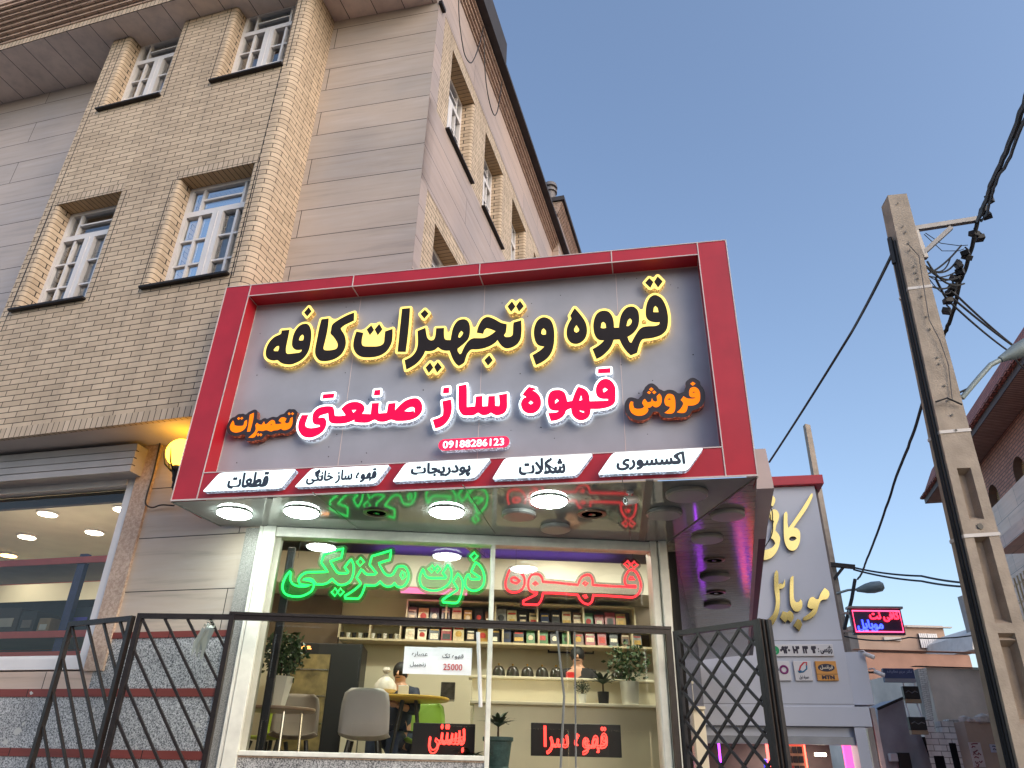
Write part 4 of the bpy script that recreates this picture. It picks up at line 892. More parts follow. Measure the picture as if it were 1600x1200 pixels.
mb.build('bracket', mat('black_iron', S(26, 24, 24), .5, metal=.3), t, smooth=True)

# ------------------------------------------------------------------ neon signs hanging in the cafe window
NO = .1
def neon(name, label, cat, polys, holes, colr, strength, plate, f=fW, off=NO, r=.0105, grow=.035, alpha=.45):
    L = [trace(f, off, o[0], o[1], o[2], p) for o, p in polys]; H = [trace(f, off, o[0], o[1], o[2], p) for o, p in holes]
    allp = np.concatenate(L); c = f.p(float(allp[:, 0].mean()), float(allp[:, 1].min()), off)
    t = thing(name, label, cat, c)
    mb = MB(); offset_solid(mb, f, L, [], grow, off+.012, off+.02, .011, 0, 0); mb.build('acrylic_plate', plate, t)
    mb = MB()
    for P in L+H: mb.tube([f.p(u, z, off) for u, z in P], r, 6, closed=True)
    mb.build('neon_tube', emit('neon_'+colr[0], colr[1], strength), t, smooth=True)
    mb = MB()
    top = float(allp[:, 1].max())
    for u_ in (float(allp[:, 0].min())+.1, float(allp[:, 0].max())-.06): mb.tube([f.p(u_, top-.12, off+.016), f.p(u_, 3.6, off+.016)], .002, 5)
    mb.build('hanging_wire', CABLE, t)
    return t
G1 = (435, 850, 10); G2 = (540, 845, 10); G3 = (640, 850, 11.43); R1 = (780, 865, 10); R2 = (880, 865, 10)
neon('neon_sign', 'green neon lettering hanging in the left cafe window', 'neon sign', [
 (G1, [(180,430),(145,465),(110,520),(75,600),(62,680),(90,760),(160,805),(260,820),(360,815),(450,780),(520,730),(550,660),(545,610),(490,575),(390,555),(450,545),(520,550),(560,590),(590,630),(700,630),(780,600),(840,545),(880,590),(940,635),(1020,638),(1100,600),(1150,530),(1175,430),(1175,330),(1140,240),(1090,290),(1035,365),(1090,430),(1070,455),(940,455),(880,390),(810,270),(985,215),(1015,70),(870,110),(710,165),(670,290),(770,435),(600,440),(450,445),(360,490),(315,560),(330,620),(400,640),(510,640),(400,665),(290,655),(220,620),(185,550),(195,460)]),
 (G1, [(885,690),(830,755),(880,810),(930,755)]), (G1, [(970,695),(920,755),(965,805),(1022,750)]), (G1, [(1285,215),(1225,280),(1275,345),(1340,280)]),
 (G2, [(250,435),(170,575),(235,660),(225,690),(120,780),(-10,860),(-10,900),(200,905),(250,840),(290,740),(300,690),(400,700),(480,690),(540,635),(590,690),(660,715),(730,700),(765,660),(800,710),(870,725),(930,690),(970,620),(985,540),(965,460),(930,410),(880,395),(810,410),(770,470),(740,520),(680,545),(610,510),(560,430),(515,350),(690,295),(715,150),(410,240),(375,370),(485,510),(440,525),(340,525),(290,490)]),
 (G3, [(240,450),(205,520),(180,610),(190,690),(220,760),(300,810),(400,830),(500,825),(600,790),(680,730),(730,650),(750,550),(735,450),(680,365),(590,520),(650,580),(640,610),(520,610),(340,605),(280,560),(260,500)]),
 (G3, [(405,380),(335,445),(395,510),(445,450)]), (G3, [(500,385),(445,450),(495,510),(550,440)]),
 (G3, [(860,530),(780,670),(860,800),(840,830),(600,990),(595,1040),(830,1055),(890,990),(935,850),(950,720),(930,620)]),
 (G3, [(1180,325),(1100,490),(1260,600),(1240,630),(1110,630),(1075,600),(1065,545),(1035,545),(1000,620),(990,710),(1020,780),(1090,825),(1170,835),(1260,800),(1320,720),(1335,600),(1310,480),(1250,380)]), (G3, [(1155,150),(1085,220),(1140,295),(1215,215)])],
 [(G2, [(885,475),(855,540),(890,600),(930,560),(920,500)])], ('green', (.02, .85, .12)), 1.5, film('green_acrylic', (.02, .36, .06), .62), grow=.036)
neon('neon_sign', 'red neon lettering hanging in the right cafe window', 'neon sign', [
 (R1, [(205,240),(160,270),(120,370),(98,470),(115,550),(180,600),(260,605),(330,580),(385,510),(400,420),(380,350),(320,290)]),
 (R1, [(575,320),(510,330),(470,390),(452,470),(465,550),(520,600),(600,610),(560,650),(375,740),(375,790),(600,800),(650,740),(675,660),(680,615),(900,620),(1230,645),(1260,710),(1320,770),(1390,795),(1440,760),(1465,690),(1460,650),(1700,660),(1980,680),(2100,680),(2180,620),(2215,520),(2200,420),(2160,320),(2110,265),(2050,255),(2000,300),(1965,380),(1970,470),(2010,500),(2140,505),(2130,530),(2000,520),(1600,500),(1460,490),(1460,420),(1430,350),(1380,330),(1310,355),(1260,410),(1230,490),(900,455),(680,440),(670,380),(630,330)]),
 (R2, [(1005,115),(955,160),(1015,220),(1055,170)]), (R2, [(1110,125),(1060,170),(1105,225),(1165,175)])],
 [(R1, [(220,375),(185,400),(200,440),(270,465),(320,430),(270,385)]), (R1, [(560,440),(530,465),(570,490),(605,480)]), (R1, [(1340,440),(1310,470),(1345,500),(1385,460)]), (R1, [(1310,660),(1360,650),(1380,680),(1340,690)]), (R2, [(1040,365),(1025,395),(1060,405),(1115,400),(1090,370)])],
 ('red', (1, .03, .04)), 1.5, film('red_acrylic', (.12, .03, .04), .6), grow=.034)
BLK = mat('matt_black', S(22, 20, 22), .45, var=.1)
def neon_panel(x0, y0, x1, y1, off, txt, tb, label, f=fW, colr=('red2', (1, .04, .03)), s=3.0):
    u0, z1 = f.px(x0, y0, off); u1, z0 = f.px(x1, y1, off)
    t = thing('neon_sign', label, 'neon sign', f.p((u0+u1)/2, z0, off))
    mb = MB(); mb.box(f, u0, u1, z0, z1, off, off+.03); mb.build('panel', BLK, t, bevel=.004)
    loops, mn, mx = outline_text(txt, .0)
    a0, b1 = f.px(tb[0], tb[1], off); a1, b0 = f.px(tb[2], tb[3], off); mb = MB()
    for P in loops:
        q = (P-mn)/(mx-mn)*np.array([a1-a0, b1-b0])+np.array([a0, b0]); mb.tube([f.p(u, z, off-.012) for u, z in q], .0055, 5, closed=True)
    mb.build('neon_tube', emit('neon_'+colr[0], colr[1], s), t)
neon_panel(830, 1129, 972, 1184, .28, 'قهوه سرا', (850, 1134, 949, 1180), 'black panel with red neon writing under the white ledge, right window')
neon_panel(646, 1129, 741, 1183, .28, 'بستنی', (672, 1132, 725, 1178), 'black panel with red neon writing in the left window, beside the mullion')

# paper notices taped inside the glass
PAPER = mat('paper', S(246, 248, 252), .8, var=.03)
INKD = mat('pen_ink', S(50, 50, 62), .7); INKR = mat('red_ink', S(196, 52, 60), .7)
def notice(x0, y0, x1, y1, off, lines, label, f=fW):
    u0, z1 = f.px(x0, y0, off); u1, z0 = f.px(x1, y1, off)
    t = thing('paper_notice', label, 'notice', f.p((u0+u1)/2, z0, off))
    mb = MB(); n = 6
    for i in range(n):
        for j in range(n):
            P = lambda a, b: f.p(u0+(u1-u0)*a/n, z0+(z1-z0)*b/n, off+.0035*math.sin(a*1.1)*math.sin(b*.8))
            mb.poly([P(i, j), P(i+1, j), P(i+1, j+1), P(i, j+1)])
    mb.build('sheet', PAPER, t)
    for s_, bx, mt, rtl in lines:
        a0, b1 = f.px(bx[0], bx[1], off); a1, b0 = f.px(bx[2], bx[3], off); mb = MB(); text(mb, s_, f, (a0, b0, a1, b1), off-.008, .001, .006, rtl); mb.build('writing', mt, t)
notice(632.5, 1010, 683, 1054, .03, [('عصاره', (644, 1018, 668, 1027), INKD, True), ('زنجبیل', (641, 1034, 665, 1043), INKD, True)], 'white paper notice with two dark words, left sheet of the pair')
notice(683.5, 1011, 736, 1055.5, .031, [('قهوه تک', (691, 1021, 724, 1031), INKD, True), ('25000', (693, 1037, 722, 1048), INKR, False)], 'white paper notice with a red price, right sheet of the pair')

# ------------------------------------------------------------------ cafe interior
def pu(x, y, d): return fW.px(x, y, d)
WARM = emit('warm_ceiling_lamp', (1, .55, .18), 8); COOL = emit('soft_ceiling_lamp', (1, .9, .68), 6)
def room_lamp(u, off, z, m, label, energy, colr, f=fW, r=.12, grp='ceiling lights inside the cafe'):
    c = f.p(u, z-.012, off); t = thing('ceiling_light', label, 'ceiling light', c, grp)
    mb = MB(); mb.lathe(c, [(r, .011), (r, -.02), (0, -.028)], 20); mb.build('diffuser', m, t, smooth=True)
    mb = MB(); mb.lathe(c, [(r+.02, .012), (r+.02, -.008), (r+.001, -.012)], 20); mb.build('rim', WHITE, t, smooth=True)
    l = bpy.data.lights.new('lamp', 'AREA'); l.shape = 'DISK'; l.size = r*2; l.energy = energy; l.color = colr
    lo = bpy.data.objects.new('lamp_glow', l); COL.objects.link(lo); lo.parent = t; lo.location = (0, 0, -.05)
room_lamp(-2.4, .9, CEILZ, WARM, 'orange ceiling light inside the cafe at the far left', 9, (1, .9, .7))
room_lamp(.75, 1.6, CEILZ, WARM, 'orange ceiling light inside the cafe right of the mullion', 17, (.98, .96, .78))
room_lamp(-1.0, 1.3, CEILZ, COOL, 'added pale fill light on the cafe ceiling left of the mullion', 21, (.96, 1, .82))  # unseen lamp, added to light the left half of the room
room_lamp(1.7, 1.2, CEILZ, COOL, 'added pale fill light on the cafe ceiling at the far right', 20, (.96, 1, .82))  # unseen lamp, added to light the right half of the room
# wall shelves with packets
SHW = mat('shelf_edge', S(206, 190, 156), .5); SHD = mat('shelf_back', S(84, 72, 60), .7)
d = 2.7
zA = pu(800, 944, d)[1]; zB = pu(800, 976.5, d)[1]; zC_ = pu(800, 1004, d)[1]
uA0, uA1 = pu(635, 960, d)[0], pu(992, 960, d)[0]; uC0, uC1 = pu(529, 1004, d)[0], pu(1026, 1002, d)[0]
SH = thing('wall_shelves', 'long wall shelves of packets along the back wall of the cafe', 'shelves', fW.p(0, zC_, 2.85))
mb = MB()
mb.box(fW, uA0, uA1, zA, zA+.02, d, 3.04); mb.box(fW, uC0, uC1, zB-.02, zB, d, 3.04); mb.box(fW, uC0, uC1, zC_-.025, zC_, d, 3.04)
mb.build('board', SHW, SH)
mb = MB()
ups = [635, 697, 774, 840, 912, 992]
for x in ups: u_ = pu(x, 960, d)[0]; mb.box(fW, u_-.01, u_+.01, zB, zA, d+.005, 3.04)
ups2 = [529, 577, 625, 764, 786, 842, 888, 988, 1024]
for x in ups2: u_ = pu(x, 990, d)[0]; mb.box(fW, u_-.01, u_+.01, zC_, zB-.02, d+.005, 3.04)
mb.build('divider', SHW, SH)
mb = MB(); mb.box(fW, uA0, uA1, zB, zA, 3.0, 3.045); mb.box(fW, pu(625, 990, d)[0], uC1, zC_, zB-.02, 3.0, 3.046); mb.build('back_panel', SHD, SH)
BAGC = {'black': S(42, 40, 42), 'red': S(150, 40, 42), 'cream': S(206, 190, 150), 'green': S(60, 110, 58), 'brown': S(110, 78, 52), 'silver': S(150, 150, 150), 'gold': S(176, 140, 70), 'dark blue': S(48, 58, 88)}
LABC = [S(220, 200, 170), S(190, 60, 50), S(230, 220, 200), S(60, 60, 60), S(200, 160, 80)]
bagn = {}
def bag(u, z, wd, h, off, cname, row, k):
    q = 'packet'
    m = mat('packet_'+cname, BAGC[cname], .35, var=.25, vs=25); ml = mat('packet_label_%d' % (k % 5), LABC[k % 5], .5, var=.3, vs=40)
    t = thing('coffee_packet', f'{cname} packet standing {ORD[min(k,19)]} from the left on the {row} row of wall shelves', 'packet', fW.p(u, z, off), 'packets on the cafe wall shelves')
    mb = MB(); a = wd/2
    mb.hexa([fW.p(u-a, z, off-.04), fW.p(u+a, z, off-.04), fW.p(u+a, z, off+.04), fW.p(u-a, z, off+.04)], [fW.p(u-a*.96, z+h, off-.008), fW.p(u+a*.96, z+h, off-.008), fW.p(u+a*.96, z+h, off+.008), fW.p(u-a*.96, z+h, off+.008)])
    mb.build('pouch', m, t)
    mb = MB(); Z = lambda q_: -.04+.032*q_ - .003
    rk = random.Random(k*7+(3 if row == 'upper' else 0)); lo_ = rk.uniform(.1, .3); hi_ = lo_+rk.uniform(.18, .5); wl_ = rk.uniform(.45, .9)
    if rk.random() < .35: mb.lathe(fW.p(u, z+h*.45, off+Z(.45)), [(a*.6, 0), (a*.6, .002), (0, .002)], 12, axis=-fW.n)
    else: mb.poly([fW.p(u-a*wl_, z+h*lo_, off+Z(lo_)), fW.p(u+a*wl_, z+h*lo_, off+Z(lo_)), fW.p(u+a*wl_*.97, z+h*hi_, off+Z(hi_)), fW.p(u-a*wl_*.97, z+h*hi_, off+Z(hi_))])
    mb.build('label', ml, t)
    if rk.random() < .7: mb = MB(); mb.poly([fW.p(u-a*.8, z+h*.74, off+Z(.74)), fW.p(u+a*.8, z+h*.74, off+Z(.74)), fW.p(u+a*.78, z+h*.84, off+Z(.84)), fW.p(u-a*.78, z+h*.84, off+Z(.84))]); mb.build('name_strip', MATS['packet_label_%d' % ((k+2) % 5)] if 'packet_label_%d' % ((k+2) % 5) in MATS else ml, t)
rr = random.Random(11)
seqA = ['brown', 'gold', 'black', 'silver', 'cream', 'gold', 'black', 'brown', 'silver', 'cream', 'black', 'cream', 'dark blue', 'black', 'cream', 'brown', 'green', 'red', 'red', 'gold']
u_ = uA0+.07
for k in range(20):
    wd = rr.uniform(.10, .138)
    bag(u_, zB, wd, rr.uniform(.17, .215), d+.1, seqA[k], 'upper', k); u_ += (uA1-uA0-.1)/20
seqB = ['cream', 'cream', 'black', 'red', 'cream', 'black', 'gold', 'black', 'dark blue', 'black', 'green', 'green', 'black', 'green', 'brown', 'red', 'red', 'black', 'brown', 'silver']
u_ = pu(640, 990, d)[0]; stp = (uC1-.08-u_)/20
for k in range(20): bag(u_, zC_, rr.uniform(.105, .14), rr.uniform(.15, .215), d+.1, seqB[k], 'lower', k); u_ += stp
for i, (x, lb) in enumerate(((552, 'left'), (601, 'right'))):
    a = pu(x, 1000, d)[0]
    for k in range(5):
        uu = a-.16+.075*k; c = fW.p(uu, zC_, d+.08+.02*(k % 2)); mb = MB(); mb.lathe(c, [(.02, 0), (.03, .07), (.027, .07), (.018, .004), (0, .004)], 10)
        tag(mb.build('cup', mat('white_cup', S(215, 212, 200), .4) if (k+i) % 2 else BLK, None, smooth=True), f'small {"white" if (k+i)%2 else "black"} cup {ORD[k]} in line in the {lb} open shelf compartment', 'cup', 'cups on the cafe shelf')
# counter and bar
def boxthing(name, label, cat, f, u0, u1, z0, z1, o0, o1, m, bevel=.008, group=None):
    mb = MB(); mb.box(f, u0, u1, z0, z1, o0, o1); o = mb.build(name, m, None, bevel=bevel); return tag(o, label, cat, group)
IVORY = mat('ivory_counter', S(220, 210, 186), .4, var=.04)
zl1 = pu(900, 1060, 1.9)[1]; zl2 = pu(900, 1098, 1.5)[1]
CT = thing('serving_counter', 'long ivory serving counter with two ledges at the back of the cafe', 'counter', fW.p(.9, FLOORZ, 1.8))
u0_, u1_ = pu(738, 1080, 1.7)[0], 2.3
mb = MB(); mb.box(fW, u0_, u1_, FLOORZ, zl1-.03, 1.9, 2.05); mb.box(fW, u0_+.02, u1_, FLOORZ, zl2-.035, 1.55, 1.9); mb.build('front_panel', IVORY, CT, bevel=.004)
mb = MB(); mb.box(fW, u0_-.04, u1_, zl1-.028, zl1, 1.85, 2.1); mb.build('upper_ledge', IVORY, CT, bevel=.006)
mb = MB(); mb.box(fW, u0_-.02, u1_, zl2-.033, zl2, 1.5, 1.848); mb.build('lower_ledge', IVORY, CT, bevel=.006)
for k, x in enumerate((779, 801, 824, 847, 869, 965)):
    c = fW.p(pu(x, 1058, 1.97)[0], zl1, 1.97); t = thing('cake_dome', f'dark dome jar {ORD[k]} from the left on the upper ledge of the counter', 'dome jar', c, 'dome jars on the counter')
    mb = MB(); mb.lathe(c, [(.075, 0), (.075, .03), (.068, .075), (.045, .11), (.0, .125)], 18); mb.build('dome', mat('smoked_dome', S(52, 48, 40), .15), t, smooth=True)
    mb = MB(); mb.lathe(c, [(.012, .125), (.014, .145), (0, .15)], 10); mb.build('knob', mat('gold_knob', S(190, 150, 80), .3, metal=.8), t, smooth=True)
# menu boards on the back wall
a0, b1 = pu(856, 1007, 3.03); a1, b0 = pu(928, 1022, 3.03)
WB = thing('wall_board', 'cream menu board in a dark frame under the wall shelves', 'menu board', fW.p((a0+a1)/2, b0, 3.03))
mb = MB(); mb.box(fW, a0, a1, b0, b1, 3.025, 3.045); mb.build('frame', BLK, WB)
mb = MB(); mb.box(fW, a0+.02, a1-.02, b0+.02, b1-.02, 3.02, 3.0245); mb.build('board', IVORY, WB)
# tables and chairs
STEEL = mat('chrome', S(190, 188, 184), .2, metal=.9)
def leg_table(x, y, d, label, r, top, f=fW):
    u, z = f.px(x, y, d); t = thing('cafe_table', label, 'table', f.p(u, FLOORZ, d))
    c = f.p(u, z-.03, d); mb = MB(); mb.lathe(c, [(0, 0), (r*.97, 0), (r, .01), (r, .024), (r*.98, .03), (0, .03)], 36); mb.build('tabletop', top, t, smooth=True)
    return t, u, z
t, u, z = leg_table(640, 1090, 1.35, 'round yellow cafe table behind the pale plastic chair', .42, mat('yellow_top', S(206, 166, 62), .4, var=.08))
for k in range(4):
    a = math.pi/4+k*math.pi/2; mb = MB(); mb.tube([fW.p(u+.1*math.cos(a), z-.03, 1.35+.1*math.sin(a)), fW.p(u+.26*math.cos(a), FLOORZ, 1.35+.26*math.sin(a))], [.018, .014], 8); mb.build('leg', BLK, t, smooth=True)
t, u, z = leg_table(432, 1106, .55, 'small brown table carrying the white planter at the left of the window', .36, mat('brown_top', S(146, 120, 98), .4, var=.1))
for k in range(4):
    a = .5+k*math.pi/2; mb = MB(); mb.tube([fW.p(u+.25*math.cos(a), z-.03, .55+.25*math.sin(a)), fW.p(u+.28*math.cos(a), FLOORZ, .55+.28*math.sin(a))], .013, 8); mb.build('leg', STEEL, t, smooth=True)
TBL = (u, z)
def chair(x, d, label, shell, rot, f=fW, ztop=None, legm=BLK):
    u = f.px(x, 1120, d)[0]; c0 = f.p(u, FLOORZ, d); t = thing('shell_chair', label, 'chair', c0, 'moulded shell chairs in the cafe')
    a = math.radians(rot+f.yaw); ex = np.array([math.cos(a), math.sin(a), 0]); ey = np.array([-math.sin(a), math.cos(a), 0])
    W3 = lambda x_, y_, z_: c0 + ex*x_ + ey*y_ + np.array([0, 0, z_])
    prof = [(.24, .455), (.2, .44), (.08, .43), (-.08, .435), (-.17, .46), (-.215, .53), (-.235, .63), (-.25, .74), (-.262, .83), (-.268, .87)]   # y, z: the sitter faces +y
    wid = [.19, .22, .235, .235, .235, .235, .232, .225, .205, .15]
    mb = MB(); n = 10; g = []
    for (y_, z_), w_ in zip(prof, wid):
        row = []
        for k in range(n+1):
            q = -1+2*k/n; lift = .035*abs(q)**3; fwd = (.05*abs(q)**3 if z_ > .5 else 0)
            row.append(W3(q*w_, y_+fwd, z_+(lift if z_ < .5 else 0)))
        g.append(row)
    for i in range(len(g)-1):
        for k in range(n): mb.poly([g[i][k], g[i][k+1], g[i+1][k+1], g[i+1][k]])
    o = mb.build('shell', shell, t, smooth=True); md = o.modifiers.new('th', 'SOLIDIFY'); md.thickness = .012
    for sx in (-1, 1):
        for sy in (-1, 1):
            mb = MB(); mb.tube([W3(sx*.13, sy*.11, .425), W3(sx*.2, sy*.2, 0)], [.022, .013], 8); mb.build('leg', legm, t, smooth=True)
    return t
chair(573, .75, 'pale grey moulded chair with its back to the window at the yellow table', mat('pale_shell', S(190, 184, 184), .45, var=.04), 0)
chair(665, 1.75, 'green moulded chair on the far side of the yellow table', mat('green_shell', S(140, 176, 62), .45, var=.05), 185)
chair(462, 1.1, 'brown grey moulded chair behind the small table at the left', mat('taupe_shell', S(120, 108, 98), .45, var=.05), 190)
chair(425, 1.45, 'lime green moulded chair at the far left behind the white planter', mat('lime_shell', S(166, 186, 60), .45, var=.05), 150)
# plants
def leaves(mb, c, rad, n, size, seed, hz=1.0, up=.3):
    r = random.Random(seed)
    for _ in range(n):
        a, b = r.uniform(0, 2*math.pi), r.uniform(-1, 1); q = r.random()**.5*rad; s_ = math.sqrt(1-b*b)
        p = np.array(c)+np.array([q*s_*math.cos(a), q*s_*math.sin(a), q*b*hz])
        d1 = np.array([r.gauss(0, 1), r.gauss(0, 1), r.gauss(up, .8)]); d1 /= np.linalg.norm(d1); d2 = np.cross(d1, [r.gauss(0, 1), r.gauss(0, 1), r.gauss(0, 1)]); d2 /= np.linalg.norm(d2); z_ = size*r.uniform(.6, 1.3)
        mb.poly([p, p+d1*z_*.5+d2*z_*.28, p+d1*z_, p+d1*z_*.5-d2*z_*.28])
def blades(mb, c, n, L, w_, seed, droop=.5, rise=.8):
    r = random.Random(seed)
    for k in range(n):
        a = 2.4*k+r.uniform(-.3, .3); l = L*r.uniform(.7, 1.1); el = rise*r.uniform(.5, 1.2); pts = []
        for i in range(6):
            s_ = i/5; h = s_*l; pts.append(np.array(c)+np.array([math.cos(a)*h*math.cos(el)*(1), math.sin(a)*h*math.cos(el), h*math.sin(el)-droop*l*s_*s_]))
        sd_ = np.array([-math.sin(a), math.cos(a), 0])
        for i in range(5):
            w0 = w_*math.sin(math.pi*(.15+.8*i/5)); w1 = w_*math.sin(math.pi*(.15+.8*(i+1)/5)) if i < 4 else 0
            mb.poly([pts[i]-sd_*w0, pts[i]+sd_*w0, pts[i+1]+sd_*w1, pts[i+1]-sd_*w1])
LEAF = mat('leaf_green', (.03, .06, .015), .5, var=.45, vs=30); LEAF2 = mat('leaf_dark', (.014, .035, .012), .5, var=.45, vs=30)
def planter(name, label, c, pot, potm, crown, seed, kind='leaf'):
    t = thing(name, label, 'plant', c)
    mb = MB(); mb.lathe(c, pot, 8 if 'faceted' in label else 20); mb.build('pot', potm, t, smooth='faceted' not in label)
    h = max(p[1] for p in pot); mb = MB(); top = np.array(c)+np.array([0, 0, h])
    if kind == 'leaf': leaves(mb, top+np.array([0, 0, crown*.75]), crown, 420, crown*.22, seed, .9)
    elif kind == 'ball': leaves(mb, top+np.array([0, 0, crown*.9]), crown, 600, crown*.3, seed, 1.0)
    elif kind == 'blade': blades(mb, top, 26, crown*1.6, .018, seed)
    elif kind == 'palm':
        blades(mb, top+np.array([0, 0, crown*.5]), 30, crown*1.5, .022, seed, .35, .9)
    mb.build('foliage', LEAF if seed % 2 else LEAF2, t)
    if kind in ('palm', 'leaf', 'ball'): mb = MB(); mb.tube([top-np.array([0, 0, .03]), top+np.array([0, 0, crown*.9])], [.012, .008], 6); mb.build('stem', mat('stem_brown', S(80, 60, 40), .8), t)
    return t
WPOT = mat('white_pot', S(224, 222, 214), .4, var=.04)
WPOTB = brick('ribbed_white_pot', S(224, 222, 214), S(214, 212, 204), S(150, 148, 140), 1, .05, .004, offset=0, bump=.5)
u, z = TBL
planter('potted_plant', 'round bushy plant in a white faceted tapered planter on the small brown table', fW.p(pu(431, 1100, .55)[0], z+.001, .55), [(0, 0), (.085, 0), (.135, .27), (.12, .27), (.11, .2), (0, .2)], WPOT, .22, 5, 'ball')
zl = zl2+.001
planter('potted_plant', 'spiky plant in a black pot on the lower counter ledge', fW.p(pu(943, 1095, 1.66)[0], zl, 1.66), [(0, 0), (.055, 0), (.065, .13), (.055, .13), (0, .12)], BLK, .16, 4, 'palm')
planter('potted_plant', 'trailing leafy plant in a large white pot by the right post', fW.p(pu(985, 1095, 1.64)[0], zl, 1.64), [(0, 0), (.09, 0), (.11, .24), (.1, .24), (0, .22)], WPOT, .26, 3, 'leaf')
planter('potted_plant', 'tiny dark cactus like plant in a small white pot on the counter ledge', fW.p(pu(910, 1095, 1.66)[0], zl, 1.66), [(0, 0), (.04, 0), (.045, .1), (.04, .1), (0, .09)], WPOT, .09, 6, 'leaf')
zs_ = 1.45
TEAL = mat('teal_pot', S(70, 104, 104), .5, var=.25, vs=20, bump=.5, bs=50)
pz = pu(777, 1200, .35)[1]
planter('potted_plant', 'cycad with a rounded crown in a patterned teal pot right of the mullion', fW.p(pu(777, 1200, .35)[0], pz-.05, .35), [(0, 0), (.1, 0), (.11, .05), (.1, .06), (.125, .26), (.14, .27), (.14, .3), (.12, .3), (0, .28)], TEAL, .17, 7, 'palm')
planter('potted_plant', 'agave with long pale leaves left of the mullion', fW.p(pu(735, 1190, .3)[0], pu(735, 1190, .3)[1]-.1, .3), [(0, 0), (.06, 0), (.08, .12), (.07, .12), (0, .11)], BLK, .2, 9, 'blade')
# tall dark rack, drinks fridge
BX = boxthing('steel_rack_post', 'black perforated rack post just inside the left window jamb', 'rack post', fW, pu(441, 950, .2)[0]-.035, pu(441, 950, .2)[0]+.04, FLOORZ, 3.5, .18, .22, BLK)
FR = thing('drinks_fridge', 'black drinks fridge with glass door and orange lit header at the cafe left', 'fridge', fW.p(pu(500, 1100, 2.2)[0], FLOORZ, 2.4))
fu0, fu1 = pu(446, 1050, 2.1)[0], pu(514, 1050, 2.1)[0]; fz = pu(480, 1003, 2.1)[1]
mb = MB(); mb.box(fW, fu0, fu1+.35, FLOORZ, fz, 2.14, 2.7); mb.build('cabinet', BLK, FR, bevel=.01)
mb = MB(); mb.box(fW, fu0+.03, fu1-.01, FLOORZ+.2, fz-.13, 2.11, 2.139); mb.build('door', mat('fridge_interior', S(120, 104, 66), .5, var=.5, vs=9), FR)
mb = MB(); a0, b1 = pu(471, 1008.5, 2.1); a1, b0 = pu(485.5, 1013.5, 2.1); text(mb, 'KNEL', fW, (a0, b0, a1, b1), 2.13, .006, .02, False); mb.build('header_lettering', emit('orange_header', (1, .35, .08), 4), FR)
mb = MB()
for k in range(4): mb.box(fW, fu0+.03, fu1-.01, FLOORZ+.35+k*.28, FLOORZ+.36+k*.28, 2.1, 2.1095)
mb.build('shelf', STEEL, FR)
# wall cabinet with coffee machine left of the counter
boxthing('coffee_machine', 'dark coffee machine on the counter end left of the notices', 'coffee machine', fW, pu(690, 1060, 2)[0], pu(712, 1060, 2)[0], FLOORZ+.9, pu(700, 1067, 2)[1], 1.9, 2.2, mat('machine_grey', S(70, 64, 58), .3, metal=.5, var=.4, vs=20))
boxthing('low_cabinet', 'cream low cabinet by the wall left of the pale chair', 'cabinet', fW, pu(532, 1150, 1.9)[0], pu(552, 1150, 1.9)[0], FLOORZ, pu(540, 1118, 1.9)[1], 1.9, 2.3, IVORY)
boxthing('napkin_box', 'white napkin box on the yellow table', 'napkin box', fW, pu(622, 1080, 1.4)[0], pu(638, 1080, 1.4)[0], pu(630, 1084, 1.4)[1]-.02, pu(630, 1071, 1.4)[1], 1.38, 1.46, WHITE, .004)
c = fW.p(pu(601, 1080, 1.3)[0], pu(601, 1081, 1.3)[1]-.01, 1.3)
mb = MB(); mb.lathe(c, [(0, 0), (.1, 0), (.125, .03), (.115, .08), (.075, .13), (.03, .165), (.018, .185), (.045, .22), (.03, .25), (0, .2)], 9); tag(mb.build('shopping_bag', mat('plastic_bag', S(216, 206, 196), .5, var=.15, vs=20), None, smooth=True), 'knotted white plastic bag standing on the yellow table', 'bag')
# people (skin-modifier figures)
def figure(root, name, verts, edges, radii, m, label=None):
    me = bpy.data.meshes.new('tmp'); org = ORG[root.name]; me.from_pydata([tuple(np.array(v)-org) for v in verts], edges, [])
    o = bpy.data.objects.new('tmp', me); COL.objects.link(o); md = o.modifiers.new('s', 'SKIN'); md.use_smooth_shade = True
    for i, r in enumerate(radii): me.skin_vertices[0].data[i].radius = (r, r) if not isinstance(r, tuple) else r
    me.skin_vertices[0].data[0].use_root = True
    s_ = o.modifiers.new('u', 'SUBSURF'); s_.levels = 2; s_.render_levels = 2
    dg = bpy.context.evaluated_depsgraph_get(); dg.update(); em = bpy.data.meshes.new_from_object(o.evaluated_get(dg))
    em.materials.clear(); em.materials.append(m); bpy.data.objects.remove(o); bpy.data.meshes.remove(me)
    q = bpy.data.objects.new(name, em); COL.objects.link(q); q.parent = root; ORG[q.name] = org
    return q
SKIN = mat('skin', S(196, 148, 120), .55, var=.06); HAIR = mat('dark_hair', S(26, 22, 20), .6, var=.2, vs=40, bump=.4, bs=90)
